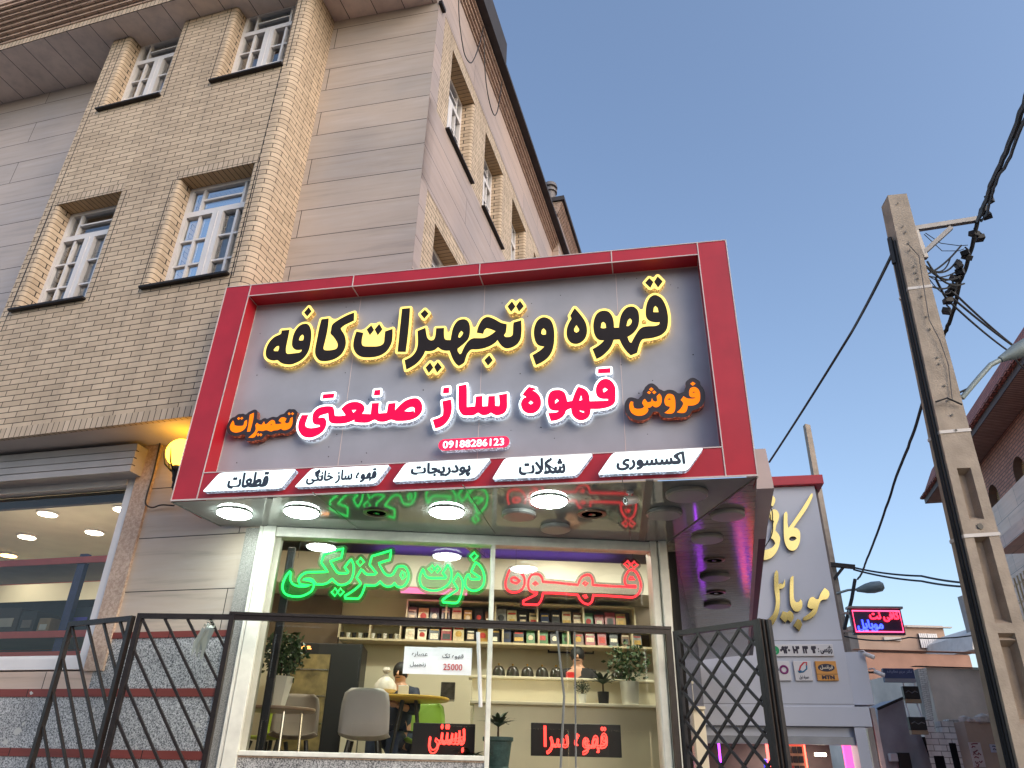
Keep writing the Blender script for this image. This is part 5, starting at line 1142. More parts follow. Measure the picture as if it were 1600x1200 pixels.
def person(x, d, ztop, label, shirt, trousers, sit, face, arms):
    """face: yaw (deg) the person looks to, 0 = away from the camera"""
    u = fW.px(x, 1060, d)[0]; c0 = fW.p(u, FLOORZ, d); t = thing('person', label, 'person', c0)
    a = math.radians(fW.yaw+face); ex = np.array([math.cos(a), math.sin(a), 0]); ey = np.array([-math.sin(a), math.cos(a), 0])
    V = lambda x_, y_, z_: c0+ex*x_+ey*y_+np.array([0, 0, z_])
    H = ztop-FLOORZ
    pz = .50 if sit else .9*(H/1.7); sh = H-.30; hz = H-.115
    knee = [(s*.11, .42, .50) for s in (-1, 1)] if sit else [(s*.09, .02, .48) for s in (-1, 1)]
    foot = [(s*.11, .42, .06) for s in (-1, 1)] if sit else [(s*.09, 0, .06) for s in (-1, 1)]
    vs = [(0, 0, pz), (0, .01, (pz+sh)/2), (0, 0, sh), (0, .0, sh+.09), (0, .015, hz-.02), (0, .01, hz+.05)]; es = [(0, 1), (1, 2), (2, 3), (3, 4), (4, 5)]; rd = [(.15, .11), (.145, .1), (.13, .09), .052, (.078, .088), (.07, .078)]
    for k, s in enumerate((-1, 1)):
        b = len(vs); vs += [(s*.09, .02, pz-.03), knee[k], foot[k], (foot[k][0], foot[k][1]+.14, .035)]; es += [(0, b), (b, b+1), (b+1, b+2), (b+2, b+3)]; rd += [.085, .06, .042, .035]
        el, ha = arms[k]; b = len(vs); vs += [(s*.175, 0, sh-.01), el, ha]; es += [(2, b), (b, b+1), (b+1, b+2)]; rd += [.055, .042, .032]
    figure(t, 'body', [V(*v) for v in vs], es, rd, SKIN)
    # hands: palm and five fingers each
    mb = MB()
    for k, s in enumerate((-1, 1)):
        el, ha = np.array(arms[k][0]), np.array(arms[k][1]); dr = (ha-el)/np.linalg.norm(ha-el); sd_ = np.cross(dr, [0, 0, 1.]); sd_ /= max(1e-6, np.linalg.norm(sd_)); nn = np.cross(sd_, dr)
        L = lambda p: V(*p)
        mb.tube([L(ha), L(ha+dr*.05), L(ha+dr*.085)], [.028, .036, .03], 8)
        for q, (o_, ln) in enumerate(((-.027, .06), (-.009, .07), (.009, .066), (.026, .052))): mb.tube([L(ha+dr*.08+sd_*o_), L(ha+dr*(.08+ln*.5)+sd_*o_*1.1-nn*.006), L(ha+dr*(.08+ln)+sd_*o_*1.15-nn*.022)], [.009, .0085, .007], 6)
        mb.tube([L(ha+dr*.03+sd_*.03*-s), L(ha+dr*.06+sd_*.05*-s), L(ha+dr*.085+sd_*.056*-s-nn*.01)], [.011, .01, .008], 6)
    mb.build('hands', SKIN, t, smooth=True)
    # face: nose, ears, eyes, mouth
    mb = MB(); hc = np.array([0, .012, hz])
    P = lambda x_, y_, z_: V(*(hc+np.array([x_, y_, z_])))
    mb.tube([P(0, .085, .02), P(0, .108, -.012), P(0, .09, -.022)], [.008, .014, .01], 6)
    for s in (-1, 1): mb.ball(P(s*.08, -.005, 0), .026, 8, sq=(.4, .7, 1.1))
    mb.build('nose_and_ears', SKIN, t, smooth=True)
    mb = MB()
    for s in (-1, 1): mb.ball(P(s*.03, .082, .022), .01, 8)
    mb.tube([P(-.024, .082, -.045), P(0, .09, -.047), P(.024, .082, -.045)], .005, 5); mb.build('eyes_and_mouth', HAIR, t, smooth=True)
    mb = MB(); mb.ball(P(0, -.012, .03), .1, 18, sq=(.92, 1.0, 1.02)); o = mb.build('hair', HAIR, t, smooth=True)
    sv = [(0, 0, pz-.02), (0, .01, (pz+sh)/2), (0, 0, sh+.01), (0, 0, sh+.05)]; se = [(0, 1), (1, 2), (2, 3)]; sr = [(.175, .135), (.168, .122), (.15, .108), .068]
    for k, s in enumerate((-1, 1)): b = len(sv); el = arms[k][0]; m_ = tuple((np.array(el)+np.array(arms[k][1]))/2); sv += [(s*.178, 0, sh-.005), el, m_]; se += [(2, b), (b, b+1), (b+1, b+2)]; sr += [.07, .057, .045]
    figure(t, 'shirt', [V(*v) for v in sv], se, sr, shirt)
    tv = [(0, 0, pz+.02)]; te = []; tr = [(.165, .13)]
    for k, s in enumerate((-1, 1)): b = len(tv); tv += [(s*.09, .02, pz-.03), knee[k], (foot[k][0], foot[k][1], .1)]; te += [(0, b), (b, b+1), (b+1, b+2)]; tr += [.1, .075, .058]
    figure(t, 'trousers', [V(*v) for v in tv], te, tr, trousers)
    return t
zt = pu(903, 1012, 2.45)[1]
person(903, 2.45, zt, 'dark haired person standing behind the counter holding something red', mat('black_shirt', S(34, 30, 30), .8), BLK, False, 172, (((-.24, .1, zt-FLOORZ-.56), (-.12, .3, zt-FLOORZ-.50)), ((.24, .1, zt-FLOORZ-.56), (.10, .3, zt-FLOORZ-.50))))
boxthing('red_cup', 'small red cup held by the person behind the counter', 'cup', fW, pu(885, 1050, 2.05)[0]-.02, pu(885, 1050, 2.05)[0]+.07, zl1+.001, zl1+.07, 1.9, 1.97, mat('red_plastic', S(200, 40, 34), .4), .008)
zt = pu(624, 1036, 1.85)[1]
person(626, 1.85, zt, 'person in a navy top seated at the yellow table, back of the notices', mat('navy_top', S(38, 46, 66), .8, var=.15), mat('jeans', S(50, 60, 84), .8), True, 165, (((-.25, .15, .75), (-.1, .38, .80)), ((.25, .15, .75), (.12, .38, .80))))

# ------------------------------------------------------------------ railing and folded gates
def gate(name, label, f, u0, u1, zt, zb, n, slope=1.33, cross=False, off=0):
    t = thing(name, label, 'gate', f.p((u0+u1)/2, 0.14, off)); s = .042
    
    for z_ in (zt-s, zb): mb = MB(); mb.box(f, u0, u1, z_, z_+s, off-s/2, off+s/2); mb.build('rail', STEELBROWN, t)
    for a in (u0, u1-s): mb = MB(); mb.box(f, a, a+s, zb+s, zt-s, off-s/2, off+s/2); mb.build('post', STEELBROWN, t)
    lo, hi = u0+s, u1-s; W_ = hi-lo; z0, z1 = zb+s, zt-s
    step = n
    def clip(du, sgn):
        # diagonal of slope through (lo+du, z1)
        p = []
        a = lo+du; pts = []
        for (uu) in (lo, hi):
            zz = z1 - sgn*slope*(uu-a)
            if z0 <= zz <= z1: pts.append((uu, zz))
        for zz in (z0, z1):
            uu = a + sgn*(z1-zz)/slope
            if lo <= uu <= hi: pts.append((uu, zz))
        pts = sorted(set((round(x, 4), round(y, 4)) for x, y in pts))
        return (pts[0], pts[-1]) if len(pts) >= 2 else None
    k = -40
    for k in range(-60, 60):
        for sg in ((1, -1) if cross else (1,)):
            c = clip(k*step, sg)
            if c and math.hypot(c[0][0]-c[1][0], c[0][1]-c[1][1]) > .05:
                mb = MB(); o_ = off + (.012 if sg < 0 else -.008 if cross else 0)
                mb.bar(f.p(c[0][0], c[0][1], o_), f.p(c[1][0], c[1][1], o_), .02, .02, up=tuple(f.n)); mb.build('diagonal_bar', STEELBROWN, t)
    return t
RO = -.32
za = (fW.px(375, 961, RO)[1]+fW.px(1045, 987, RO)[1])/2+.012
ul, ur = fW.px(362, 965, RO)[0], fW.px(1048, 987, RO)[0]
RL = thing('window_rail', 'long dark steel rail running across the front of the cafe window', 'railing', fW.p((ul+ur)/2, .14, RO))
mb = MB(); mb.box(fW, ul, ur, za-.045, za-.004, RO-.02, RO+.02); mb.box(fW, ul-.02, ur, za-.0035, za+.02, RO-.03, RO+.025); mb.build('top_bar', STEELBROWN, RL)
for u_ in (ur-.05,):
    mb = MB(); mb.box(fW, u_, u_+.05, .14, za-.0455, RO-.025, RO+.025); mb.build('post', STEELBROWN, RL)
pA = fW.p(ul-.045, 0, RO); yawA = -3.0
fGA = Fr(pA, 180+yawA)                                   # runs to the left
fga = Fr(fGA.p(1.0, 0), yawA)
uL = None
# left leaf next to the window
q = Fr(pA, yawA); uA_ = q.px(216, 962, 0)[0]
gate('folding_gate', 'dark steel gate leaf of slanting bars beside the left window post', q, uA_, .075, q.px(300, 959.5)[1], .2, .202, 1.33)
pB = q.p(uA_-.03, 0); q2 = Fr(pB, -27.7); uB_ = q2.px(110, 973, 0)[0]
gate('folding_gate', 'outermost left gate leaf folding back towards the shop window', q2, uB_, -.01, (q2.px(110, 973)[1]+q2.px(213, 961)[1])/2, .2, .22, 1.26)
pC = fW.p(ur+.03, 0, RO); q3 = Fr(pC, -49); uC_ = q3.px(1184, 967, 0)[0]
gate('lattice_gate', 'dark steel gate leaf with crossed lattice bars right of the cafe window', q3, .0, uC_, (q3.px(1050, 987)[1]+q3.px(1190, 968)[1])/2, .2, .208, 1.09, True)
mb = MB(); zt_ = q3.px(1193, 966)[1]
for k, (a, b) in enumerate(((.004, .034), (.038, .056), (.06, .088))): mb.box(q3, uC_+a, uC_+b, .14, zt_-.005*k, -.03+.02*k, .02+.02*k)
tag(mb.build('gate_post', STEELBROWN, None, bevel=.004), 'bundle of dark folded gate posts at the right end of the lattice gate', 'gate post')
mb = MB(); c = q.p(-.12, q.px(355, 975)[1]-.02, -.04); r = random.Random(5)
for k in range(9): 
    pts = [c+np.array([r.uniform(-.05, .05), r.uniform(-.02, .02), r.uniform(-.04, .05)]) for _ in range(3)]; mb.poly(pts)
for k in range(10):
    d0 = c+np.array([r.uniform(-.06, .04), r.uniform(-.03, 0), -.02]); mb.poly([d0, d0+np.array([.03, -.01, -.02]), d0+np.array([-.02+r.uniform(-.04, .02), .01, -.17-r.uniform(0, .12)]), d0+np.array([-.05, 0, -.12])])
tag(mb.build('torn_bag', film('torn_plastic', S(150, 158, 150), .7), None), 'torn grey plastic bag knotted to the gate by the left window post', 'plastic bag')
for k in range(3):
    x0, y0, x1, y1 = ((870, 985, 876, 1200), (898, 985, 900, 1200), (747, 988, 751, 1105))[k]
    off = (.03, .034, .03)[k]; a = fW.px(x0, y0, off); b = fW.px(x1, y1, off)
    mb = MB(); mid = ((a[0]+b[0])/2+(.05 if k == 0 else 0), (a[1]+b[1])/2)
    mb.tube([fW.p(*a, off), fW.p(*mid, off), fW.p(*b, off)], (.012, .009, .02)[k], 6)
    tag(mb.build('inside_cable', (mat('grey_cable', S(120, 120, 118), .6), MATS['grey_cable'] if 'grey_cable' in MATS else None, WHITE)[k if k != 1 else 1] or CABLE, None, smooth=True), ('bent grey cable hanging inside the right window', 'straight thin grey cable inside the right window', 'white pipe just left of the window mullion')[k], 'cable')

# ------------------------------------------------------------------ left shop interior
LR = thing('shop_interior', 'cream walled room behind the left shop window', 'room', fL.p(-4, 2, 2))
mb = MB(); mb.box(fL, -9, UJL+.6, 1.5, 4.9, 3.4, 3.5); mb.box(fL, UJL+.05, UJL+.12, 1.5, 4.9, .3, 3.4); mb.build('wall', CREAM, LR)
mb = MB(); mb.box(fL, -9, UJL+.1, ZTOP+.2, ZTOP+.25, .25, 3.4); mb.build('ceiling', mat('grey_cream_ceiling', S(200, 196, 178), .7, var=.06), LR)
mb = MB(); mb.box(fL, -9, UJL+.1, 1.5, 1.55, .15, 3.4); mb.build('floor', BROWNST, LR)
mb = MB(); mb.box(fL, -9, UJL-.14, ZTOP-.1, ZTOP+.02, .2, .26); mb.build('blind_box', mat('dark_blind', S(70, 66, 62), .7), LR)
zcl = ZTOP+.2
for (x, y, m, lb, en) in ((75, 801, COOL, 'bright round ceiling light in the left shop, upper left of the four', 13), (193, 794, COOL, 'bright round ceiling light in the left shop nearest the window edge', 13), (148, 830, COOL, 'bright round ceiling light in the left shop, second from the right', 13), (43, 837, COOL, 'bright round ceiling light in the left shop at the far left', 11), (14, 866, WARM, 'orange ceiling light deep in the left shop', 5)):
    c = zpt(x, y, zcl); rel = c-fL.O
    if rel.dot(fL.n) > 3.3: c = fL.p(*fL.px(x, y, 3.2), 3.2)
    uu = float((c-fL.O).dot(fL.d)); oo = float((c-fL.O).dot(fL.n)); room_lamp(uu, min(oo, 3.1), float(c[2]) if oo < 3.2 else zcl, m, lb, en, (.98, 1, .86), f=fL, r=.11, grp='ceiling lights in the left shop')
RK = thing('storage_rack', 'tall rack with navy perforated posts and red beams behind the left shop window', 'rack', fL.p(-3.8, 1.5, .9))
NAVY = mat('navy_steel', S(44, 52, 104), .5, var=.2, vs=20); REDB = mat('red_beam', S(226, 92, 84), .45, var=.1)
def lz(x, y, off): return fL.px(x, y, off)
ro = .75
pa, pb = lz(131, 870, ro), lz(85, 1020, ro); up_ = (pa[0]+pb[0])/2
mb = MB()
for oo in (ro, ro+.75): mb.box(fL, up_-.05, up_+.05, 1.55, lz(131, 868, ro)[1]+.02, oo, oo+.06)
for oo in (ro, ro+.75): mb.box(fL, up_-2.3, up_-2.2, 1.55, lz(131, 868, ro)[1]+.02, oo, oo+.06)
mb.build('post', NAVY, RK)
for y in (877, 991, 1024):
    z_ = lz(100, y, ro)[1]
    if y == 1024: z_ = lz(60, 1024, ro)[1]
    for oo in (ro-.03, ro+.8): mb = MB(); mb.box(fL, -9, UJL+.05, z_-.035, z_+.035, oo, oo+.028); mb.build('beam', REDB, RK)
    mb = MB(); mb.box(fL, -9, UJL+.05, z_-.03, z_-.015, ro, ro+.8); mb.build('shelf', mat('rack_deck', S(150, 140, 128), .6), RK)
z1_ = lz(100, 991, ro)[1]
mb = MB(); mb.box(fL, -9, up_-.35, 1.56, lz(100, 877, ro)[1]-.25, ro+.84, ro+.86); mb.build('darkening_sheet', mat('dark_sheet', S(58, 54, 56), .7, var=.5, vs=3), RK)  # dark sheet added to darken the pale wall, standing for stored goods
for k, (x0, x1, h, cl, lb) in enumerate(((0, 35, .32, S(64, 54, 50), 'dark brown carton on the rack at the left edge'), (38, 62, .28, S(46, 44, 46), 'black carton beside the brown carton on the rack'), (68, 86, .2, S(166, 140, 104), 'open tan carton with papers on the rack'), (112, 150, .3, S(58, 62, 66), 'grey carton with violet label right of the navy post'))):
    a, b = lz(x0, 985, ro+.2)[0], lz(x1, 985, ro+.2)[0]
    t = thing('carton', lb, 'carton', fL.p((a+b)/2, z1_, ro+.3))
    mb = MB(); mb.box(fL, a, b, z1_-.01, z1_+h, ro+.1, ro+.5); mb.build('box', mat('carton_%d' % k, cl, .7, var=.15), t, bevel=.006)
    mb = MB(); mb.box(fL, a+(b-a)*.2, b-(b-a)*.2, z1_+h*.35, z1_+h*.65, ro+.094, ro+.0995); mb.build('label', mat('carton_label_%d' % k, (S(190, 180, 160), S(120, 110, 100), S(220, 216, 200), S(96, 84, 190))[k], .6, var=.1), t)

# ------------------------------------------------------------------ mobile phone shop
MG = mat('cool_grey_composite', S(196, 200, 212), .4, var=.05, vs=.8)
MS = thing('phone_shop', 'narrow grey clad phone shop with gold letters and a red cap', 'shop', fM.p(2.5, 0, 1))
ztM = fM.px(1243, 760)[1]; zcap = fM.px(1243, 743, -.12)[1]; uR = fM.px(1316, 997)[0]; zled = fM.px(1250, 1133)[1]; zmid = fM.px(1250, 1098)[1]
mb = MB(); mb.box(fM, -1.5, uR, zled+.32, ztM, 0, 3); mb.box(fM, -1.5, fM.px(1356, 1100)[0], zled-.02, zled+.33, -.04, 1.0)
mb.box(fM, uR, fM.px(1362, 1060)[0], zmid-.02, fM.px(1340, 1017)[1], .15, 2)
mb.build('facade', MG, MS, bevel=.008)
mb = MB(); mb.box(fM, -1.5, fM.px(1282, 745)[0]+.02, ztM, zcap, -.12, 3.1); mb.build('red_cap', RED, MS, bevel=.01)
mb = MB(); mb.box(fM, uR+.002, uR+.10, fM.px(1300, 960)[1]-.9, ztM+.02, .25, 3); mb.build('side_cladding', mat('brown_grey_side', S(112, 102, 98), .6), MS)
mb = MB()
for z_ in (fM.px(1250, 1003)[1]+.03, fM.px(1250, 1100)[1]): mb.box(fM, -1.5, uR, z_-.006, z_+.006, -.003, .0)
mb.build('panel_joint', mat('grey_joint2', S(120, 124, 132), .5), MS)
mb = MB(); u0_, u1_ = fM.px(1130, 1160)[0], fM.px(1338, 1160)[0]; zd = fM.px(1230, 1150)[1]
mb.box(fM, u1_, fM.px(1356, 1160)[0], 0, zled-.03, -.03, .5); mb.box(fM, -1.5, u1_, zd, zled-.03, .1, .5); mb.build('door_surround', MG, MS)
mb = MB(); mb.box(fM, -1.5, u1_, zd-.14, zd-.005, .04, .2); mb.build('rolled_shutter', mat('rolled_shutter', S(150, 152, 158), .4, metal=.4), MS)
mb = MB(); mb.box(fM, -1.5, u1_, 0, zd+.2, 2.6, 2.7); mb.box(fM, -1.5, u1_, zd+.1, zd+.15, .5, 2.6); mb.build('shop_room', mat('purple_dark_room', S(72, 62, 60), .7, var=.2), MS)
for s_, cl, st, x0, x1, y0, off, lb in (('pink', (1, .08, .32), 1.3, 1316, 1330, 1158, .9, 'glowing pink light column right inside the phone shop'), ('violet', (.45, .05, 1), 3, 1121.5, 1124.5, 1160, .4, 'glowing violet light strip seen through the lattice gate'), ('blue', (.08, .08, 1), .7, 1190, 1210, 1186, .8, 'blue glowing panel low behind the gate posts'), ('scarlet', (1, .1, .08), 3, 1196, 1200, 1158, .7, 'slim pink light strip just behind the gate posts')):
    a, b = fM.px(x0, 1160, off)[0], fM.px(x1, 1160, off)[0]; tp = fM.px((x0+x1)/2, y0, off)[1]
    mb = MB(); mb.box(fM, a, b, .2, tp, off, off+.12); tag(mb.build('light_column', emit('led_'+s_, cl, st), None, bevel=.02), lb, 'light')
a, b = fM.px(1218, 1170, .9)[0], fM.px(1256, 1170, .9)[0]; tp = fM.px(1240, 1163, .9)[1]
c1, c2 = fM.px(1273, 1179, .7), fM.px(1291, 1179, .7); mb = MB(); mb.tube([fM.p(c1[0], c1[1], .7), fM.p(c2[0], c1[1], .7)], .03, 8); tag(mb.build('tube_light', emit('warm_tube', (1, .85, .6), 6), None, smooth=True), 'short warm white tube light inside the phone shop left of the pink column', 'tube light')
mb = MB(); mb.box(fM, c1[0]-.1, c2[0]+.1, .9, c1[1]-.25, .9, 1.3); tag(mb.build('display_cabinet', mat('cabinet_dark', S(60, 50, 52), .3, var=.5, vs=12), None, bevel=.01), 'dark display cabinet under the tube light in the phone shop', 'cabinet')
PB = thing('display_board', 'display board of small phone accessories in a red glowing frame', 'display board', fM.p((a+b)/2, .3, .9))
mb = MB(); mb.box(fM, a, b, .3, tp, .92, .95); mb.build('board', mat('cream_board', S(210, 180, 150), .6), PB)
mb = MB()
for q_ in (a-.03, b): mb.box(fM, q_, q_+.03, .3, tp, .9, .95)
mb.box(fM, a-.03, b+.03, tp, tp+.03, .9, .95); mb.build('frame', emit('led_redframe', (1, .08, .05), 4), PB)
r = random.Random(4)
for i in range(4):
    for j in range(6):
        u_ = a+.03+(b-a-.06)*(i+.5)/4; z_ = tp-.1-.17*j
        mb = MB(); mb.box(fM, u_-.045, u_+.045, z_-.06, z_+.06, .9, .92); mb.build('packet', mat('accessory_%d' % r.randrange(4), (S(40, 36, 40), S(200, 190, 180), S(90, 70, 60), S(170, 60, 60))[r.randrange(4)], .5), PB)
l = bpy.data.lights.new('lamp', 'AREA'); l.size = 1.2; l.energy = 60; l.color = (1, .82, .7)
lo = bpy.data.objects.new('room_glow', l); COL.objects.link(lo); lo.parent = MS; lo.location = Vector(fM.p(2.6, zd+.05, 1.4)-ORG[MS.name])
# gold letters
GOLD = mat('mirror_gold', S(232, 196, 120), .12, metal=1, var=.05)
GOLDB = mat('gold_letter_side', S(140, 116, 74), .4, metal=.6)
S1 = (1190, 765, 10); S2 = (1190, 880, 10)
def gold(polys, holes=[]):
    L = [trace(fM, -.09, o[0], o[1], o[2], p) for o, p in polys]; H = [trace(fM, -.09, o[0], o[1], o[2], p) for o, p in holes]
    mb = MB(); flat_solid(mb, fM, L, H, -.088, -.02)
    o = mb.build('gold_letter', GOLDB, MS)
    mb = MB(); flat_solid(mb, fM, L, H, -.094, -.0885)
    q_ = mb.build('letter_face', GOLD, o)
    return o
gold([(S1, [(385,340),(350,380),(345,550),(350,750),(375,860),(420,930),(480,955),(540,930),(590,840),(605,720),(590,640),(540,600),(500,595),(560,510),(700,310),(790,130),(798,60),(770,70),(720,150),(600,340),(420,600),(405,520),(405,380)])], [(S1, [(425,770),(460,735),(520,735),(550,765),(500,800),(450,800)])])
gold([(S1, [(125,90),(180,100),(215,150),(205,210),(175,265),(100,210)])])
gold([(S1, [(190,305),(240,325),(275,390),(265,470),(230,560),(215,640),(260,690),(290,760),(275,870),(230,980),(160,1060),(80,1095),(20,1095),(-60,1050),(-70,920),(20,940),(90,935),(170,900),(215,840),(190,790),(145,755),(150,680),(165,610),(180,540),(195,490),(140,465),(120,410),(140,340)])])
gold([(S2, [(235,105),(205,150),(195,250),(200,400),(220,550),(220,650),(190,770),(120,860),(40,900),(-40,890),(-50,1040),(50,1060),(120,1020),(200,930),(260,800),(285,650),(285,500),(275,400),(320,395),(365,350),(365,250),(330,330),(290,310),(265,330),(260,150)])])
gold([(S2, [(330,750),(290,850),(370,930),(405,880),(460,925),(500,860),(490,780),(440,740),(400,770)])])
gold([(S2, [(490,195),(450,230),(440,400),(445,600),(470,690),(520,750),(580,755),(630,700),(635,610),(605,560),(590,600),(540,610),(510,570),(500,450),(500,210)])])
gold([(S2, [(560,870),(500,970),(590,1060),(635,960),(610,890)])])
gold([(S2, [(985,385),(950,430),(920,480),(890,560),(850,560),(810,525),(760,540),(730,600),(715,680),(760,710),(810,710),(760,770),(650,850),(650,890),(700,890),(790,850),(860,770),(895,650),(925,590),(960,570),(1020,560),(1055,510),(1050,440)])])
# plates on the phone shop
def plate(name, label, px0, px1, m, off=-.05, f=fM):
    u0, z1 = f.px(px0[0], px0[1], off); u1, z0 = f.px(px1[0], px1[1], off); t = thing(name, label, 'sign', f.p((u0+u1)/2, z0, off))
    mb = MB(); mb.box(f, u0, u1, z0, z1, off, 0); mb.build('plate', m, t, bevel=.006); return t, u0, z0, u1, z1
WPL = mat('white_plate', S(214, 212, 214), .4, var=.03); NAVI = mat('plate_ink', S(40, 30, 50), .5)
t, u0, z0, u1, z1 = plate('phone_sign', 'long white sign with dark digits and a green round badge under the gold letters', (1201, 1007), (1304, 1025), WPL)
W_, H_ = u1-u0, z1-z0
mb = MB(); text(mb, 'رئیسی :', fM, (u0+W_*.76, z0+H_*.16, u1-W_*.02, z1-H_*.14), -.056, .003, .05)
for s_, a, b in (('۰۹۲۰', .165, .325), ('۱۰۳', .365, .475), ('۲۳', .52, .61), ('۹۳', .655, .735)): textbold(mb, s_, fM, (u0+W_*a, z0+H_*.22, u0+W_*b, z1-H_*.14), -.056, -.0505, .011, .006, False)
mb.build('lettering', NAVI, t)
mb = MB(); c = fM.p(u0+W_*.085, z0+H_*.5, -.053); mb.lathe(c, [(H_*.38, 0), (H_*.38, .004), (0, .004)], 24, axis=-fM.n); mb.build('green_badge', mat('badge_green', S(20, 150, 90), .5), t)
mb = MB(); mb.tube([c-fM.n*.006+fM.d*(H_*.16*math.cos(x_))+np.array([0, 0, H_*.16*math.sin(x_)]) for x_ in np.linspace(2.3, 5.3, 9)], H_*.05, 6); mb.build('badge_mark', WHITE, t)
t, u0, z0, u1, z1 = plate('operator_sign', 'square orange sign with a dark oval and three bold letters, rightmost of three', (1273, 1033), (1311, 1063.5), mat('orange_plate', S(216, 150, 66), .45, var=.04))
W_, H_ = u1-u0, z1-z0
mb = MB(); n_ = 24; cu, cz = u0+W_*.5, z0+H_*.66; flat_solid(mb, fM, [np.array([(cu+W_*.4*math.cos(2*math.pi*k/n_), cz+H_*.2*math.sin(2*math.pi*k/n_)) for k in range(n_)])], [], -.055, -.051); mb.build('oval', mat('oval_navy', S(44, 42, 62), .5), t)
mb = MB(); text(mb, 'ایرانسل', fM, (cu-W_*.3, cz-H_*.11, cu+W_*.3, cz+H_*.12), -.058, .002, .03); mb.build('oval_lettering', mat('cream_ink', S(230, 215, 190), .5), t)
mb = MB(); text(mb, 'MTN', fM, (u0+W_*.22, z0+H_*.07, u1-W_*.18, z0+H_*.27), -.055, .003, .06, False); mb.box(fM, u0, u1, z0+H_*.32, z0+H_*.34, -.052, -.05); mb.build('lettering', NAVI, t)
t, u0, z0, u1, z1 = plate('operator_sign', 'square white sign with a red and blue looping swoosh, middle of three', (1239, 1033), (1271, 1063.5), WPL)
W_, H_ = u1-u0, z1-z0; P = lambda a, b: fM.p(u0+W_*a, z0+H_*b, -.053)
mb = MB(); mb.tube([P(.28, .5), P(.4, .75), P(.6, .92), P(.78, .93), P(.74, .78)], .014, 6); mb.build('red_swoosh', mat('swoosh_red', S(200, 50, 60), .5), t, smooth=True)
mb = MB(); mb.tube([P(.74, .78), P(.72, .6), P(.5, .45), P(.25, .42), P(.2, .47), P(.4, .5)], .014, 6); mb.build('blue_swoosh', mat('swoosh_blue', S(40, 110, 150), .5), t, smooth=True)
mb = MB(); text(mb, 'همراه اول', fM, (u0+W_*.22, z0+H_*.06, u1-W_*.22, z0+H_*.26), -.055, .003, .03); mb.build('lettering', NAVI, t)
t, u0, z0, u1, z1 = plate('operator_sign', 'square white sign with a purple ring, leftmost of three beside the gate posts', (1205, 1033), (1237, 1063.5), WPL)
W_, H_ = u1-u0, z1-z0
mb = MB(); mb.tube([fM.p(u0+W_*.66+W_*.2*math.cos(a_), z0+H_*.56+W_*.2*math.sin(a_), -.053) for a_ in np.linspace(0, 2*math.pi, 25)[:-1]], .02, 6, closed=True); mb.build('purple_ring', mat('ring_purple', S(130, 40, 110), .5), t, smooth=True)
mb = MB(); text(mb, 'رایتل', fM, (u0+W_*.06, z0+H_*.5, u0+W_*.38, z0+H_*.66), -.055, .003, .03); mb.build('lettering', NAVI, t)
for (x, y, lb) in ((1358, 1024, 'white security camera on the corner of the grey box beside the phone shop'), (1374, 1052, 'small white security camera below the other one, on the pinkish wall corner')):
    c = ypt(x, y, 15.2 if x < 1365 else 15.6); t = thing('cctv_camera', lb, 'camera', c)
    mb = MB(); mb.lathe(c, [(0, -.1), (.04, -.095), (.043, .09), (.036, .1), (0, .095)], 12, axis=(.75, -.5, -.45)); mb.build('housing', WHITE, t, smooth=True)
    mb = MB(); mb.tube([c+np.array([-.03, .03, .03]), c+np.array([-.06, .08, .1]), c+np.array([-.1, .2, .1])], .014, 6); mb.build('arm', WHITE, t, smooth=True)

# ------------------------------------------------------------------ near concrete utility pole
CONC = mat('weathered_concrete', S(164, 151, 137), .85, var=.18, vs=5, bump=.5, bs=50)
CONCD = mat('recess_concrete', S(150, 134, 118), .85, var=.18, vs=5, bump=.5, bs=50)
PY = 7.0
def Pp(x, y, Y=PY): return ypt(x, y, Y)
pl0, pr0 = Pp(1387, 305), Pp(1413, 301); plm, prm = Pp(1474, 700), Pp(1519, 700); plb, prb = Pp(1545, 1000), Pp(1603, 1000)
ztop = float(pl0[2])
def lerp(a, b, t): return a+(b-a)*t
# width and centre along the height, extrapolated to the ground
def side(zz):
    def at(A, B, zz): t = (zz-A[2])/(B[2]-A[2]); return A[0]+(B[0]-A[0])*t
    return (at(plm, pl0, zz), at(prm, pr0, zz)) if zz > plm[2] else (at(plb, plm, zz), at(prb, prm, zz))
UPO = thing('utility_pole', 'tall leaning concrete utility pole with bolt holes and sunken panels', 'utility pole', (np.mean(side(0)), PY, 0))
yw = math.radians(-8)
def ring(zz, dep0=0, inl=0, inr=0):
    a, b = side(zz); dpt = .22+.10*(1-zz/ztop)
    return [np.array([a+inl, PY+dep0, zz]), np.array([b-inr, PY+dep0-.04, zz]), np.array([b-inr+.02, PY+dpt, zz]), np.array([a+inl+.02, PY+dpt, zz])]
mb = MB()
zs = [0]; 
recs = []
for y0, y1 in ((732, 812), (836, 973), (988, 1130)): recs.append((Pp(1500, y1)[2], Pp(1500, y0)[2]))
zcut = sorted({0., ztop} | {float(z) for r0 in recs for z in r0} | {plm[2]*1.0, plb[2]*1.0})
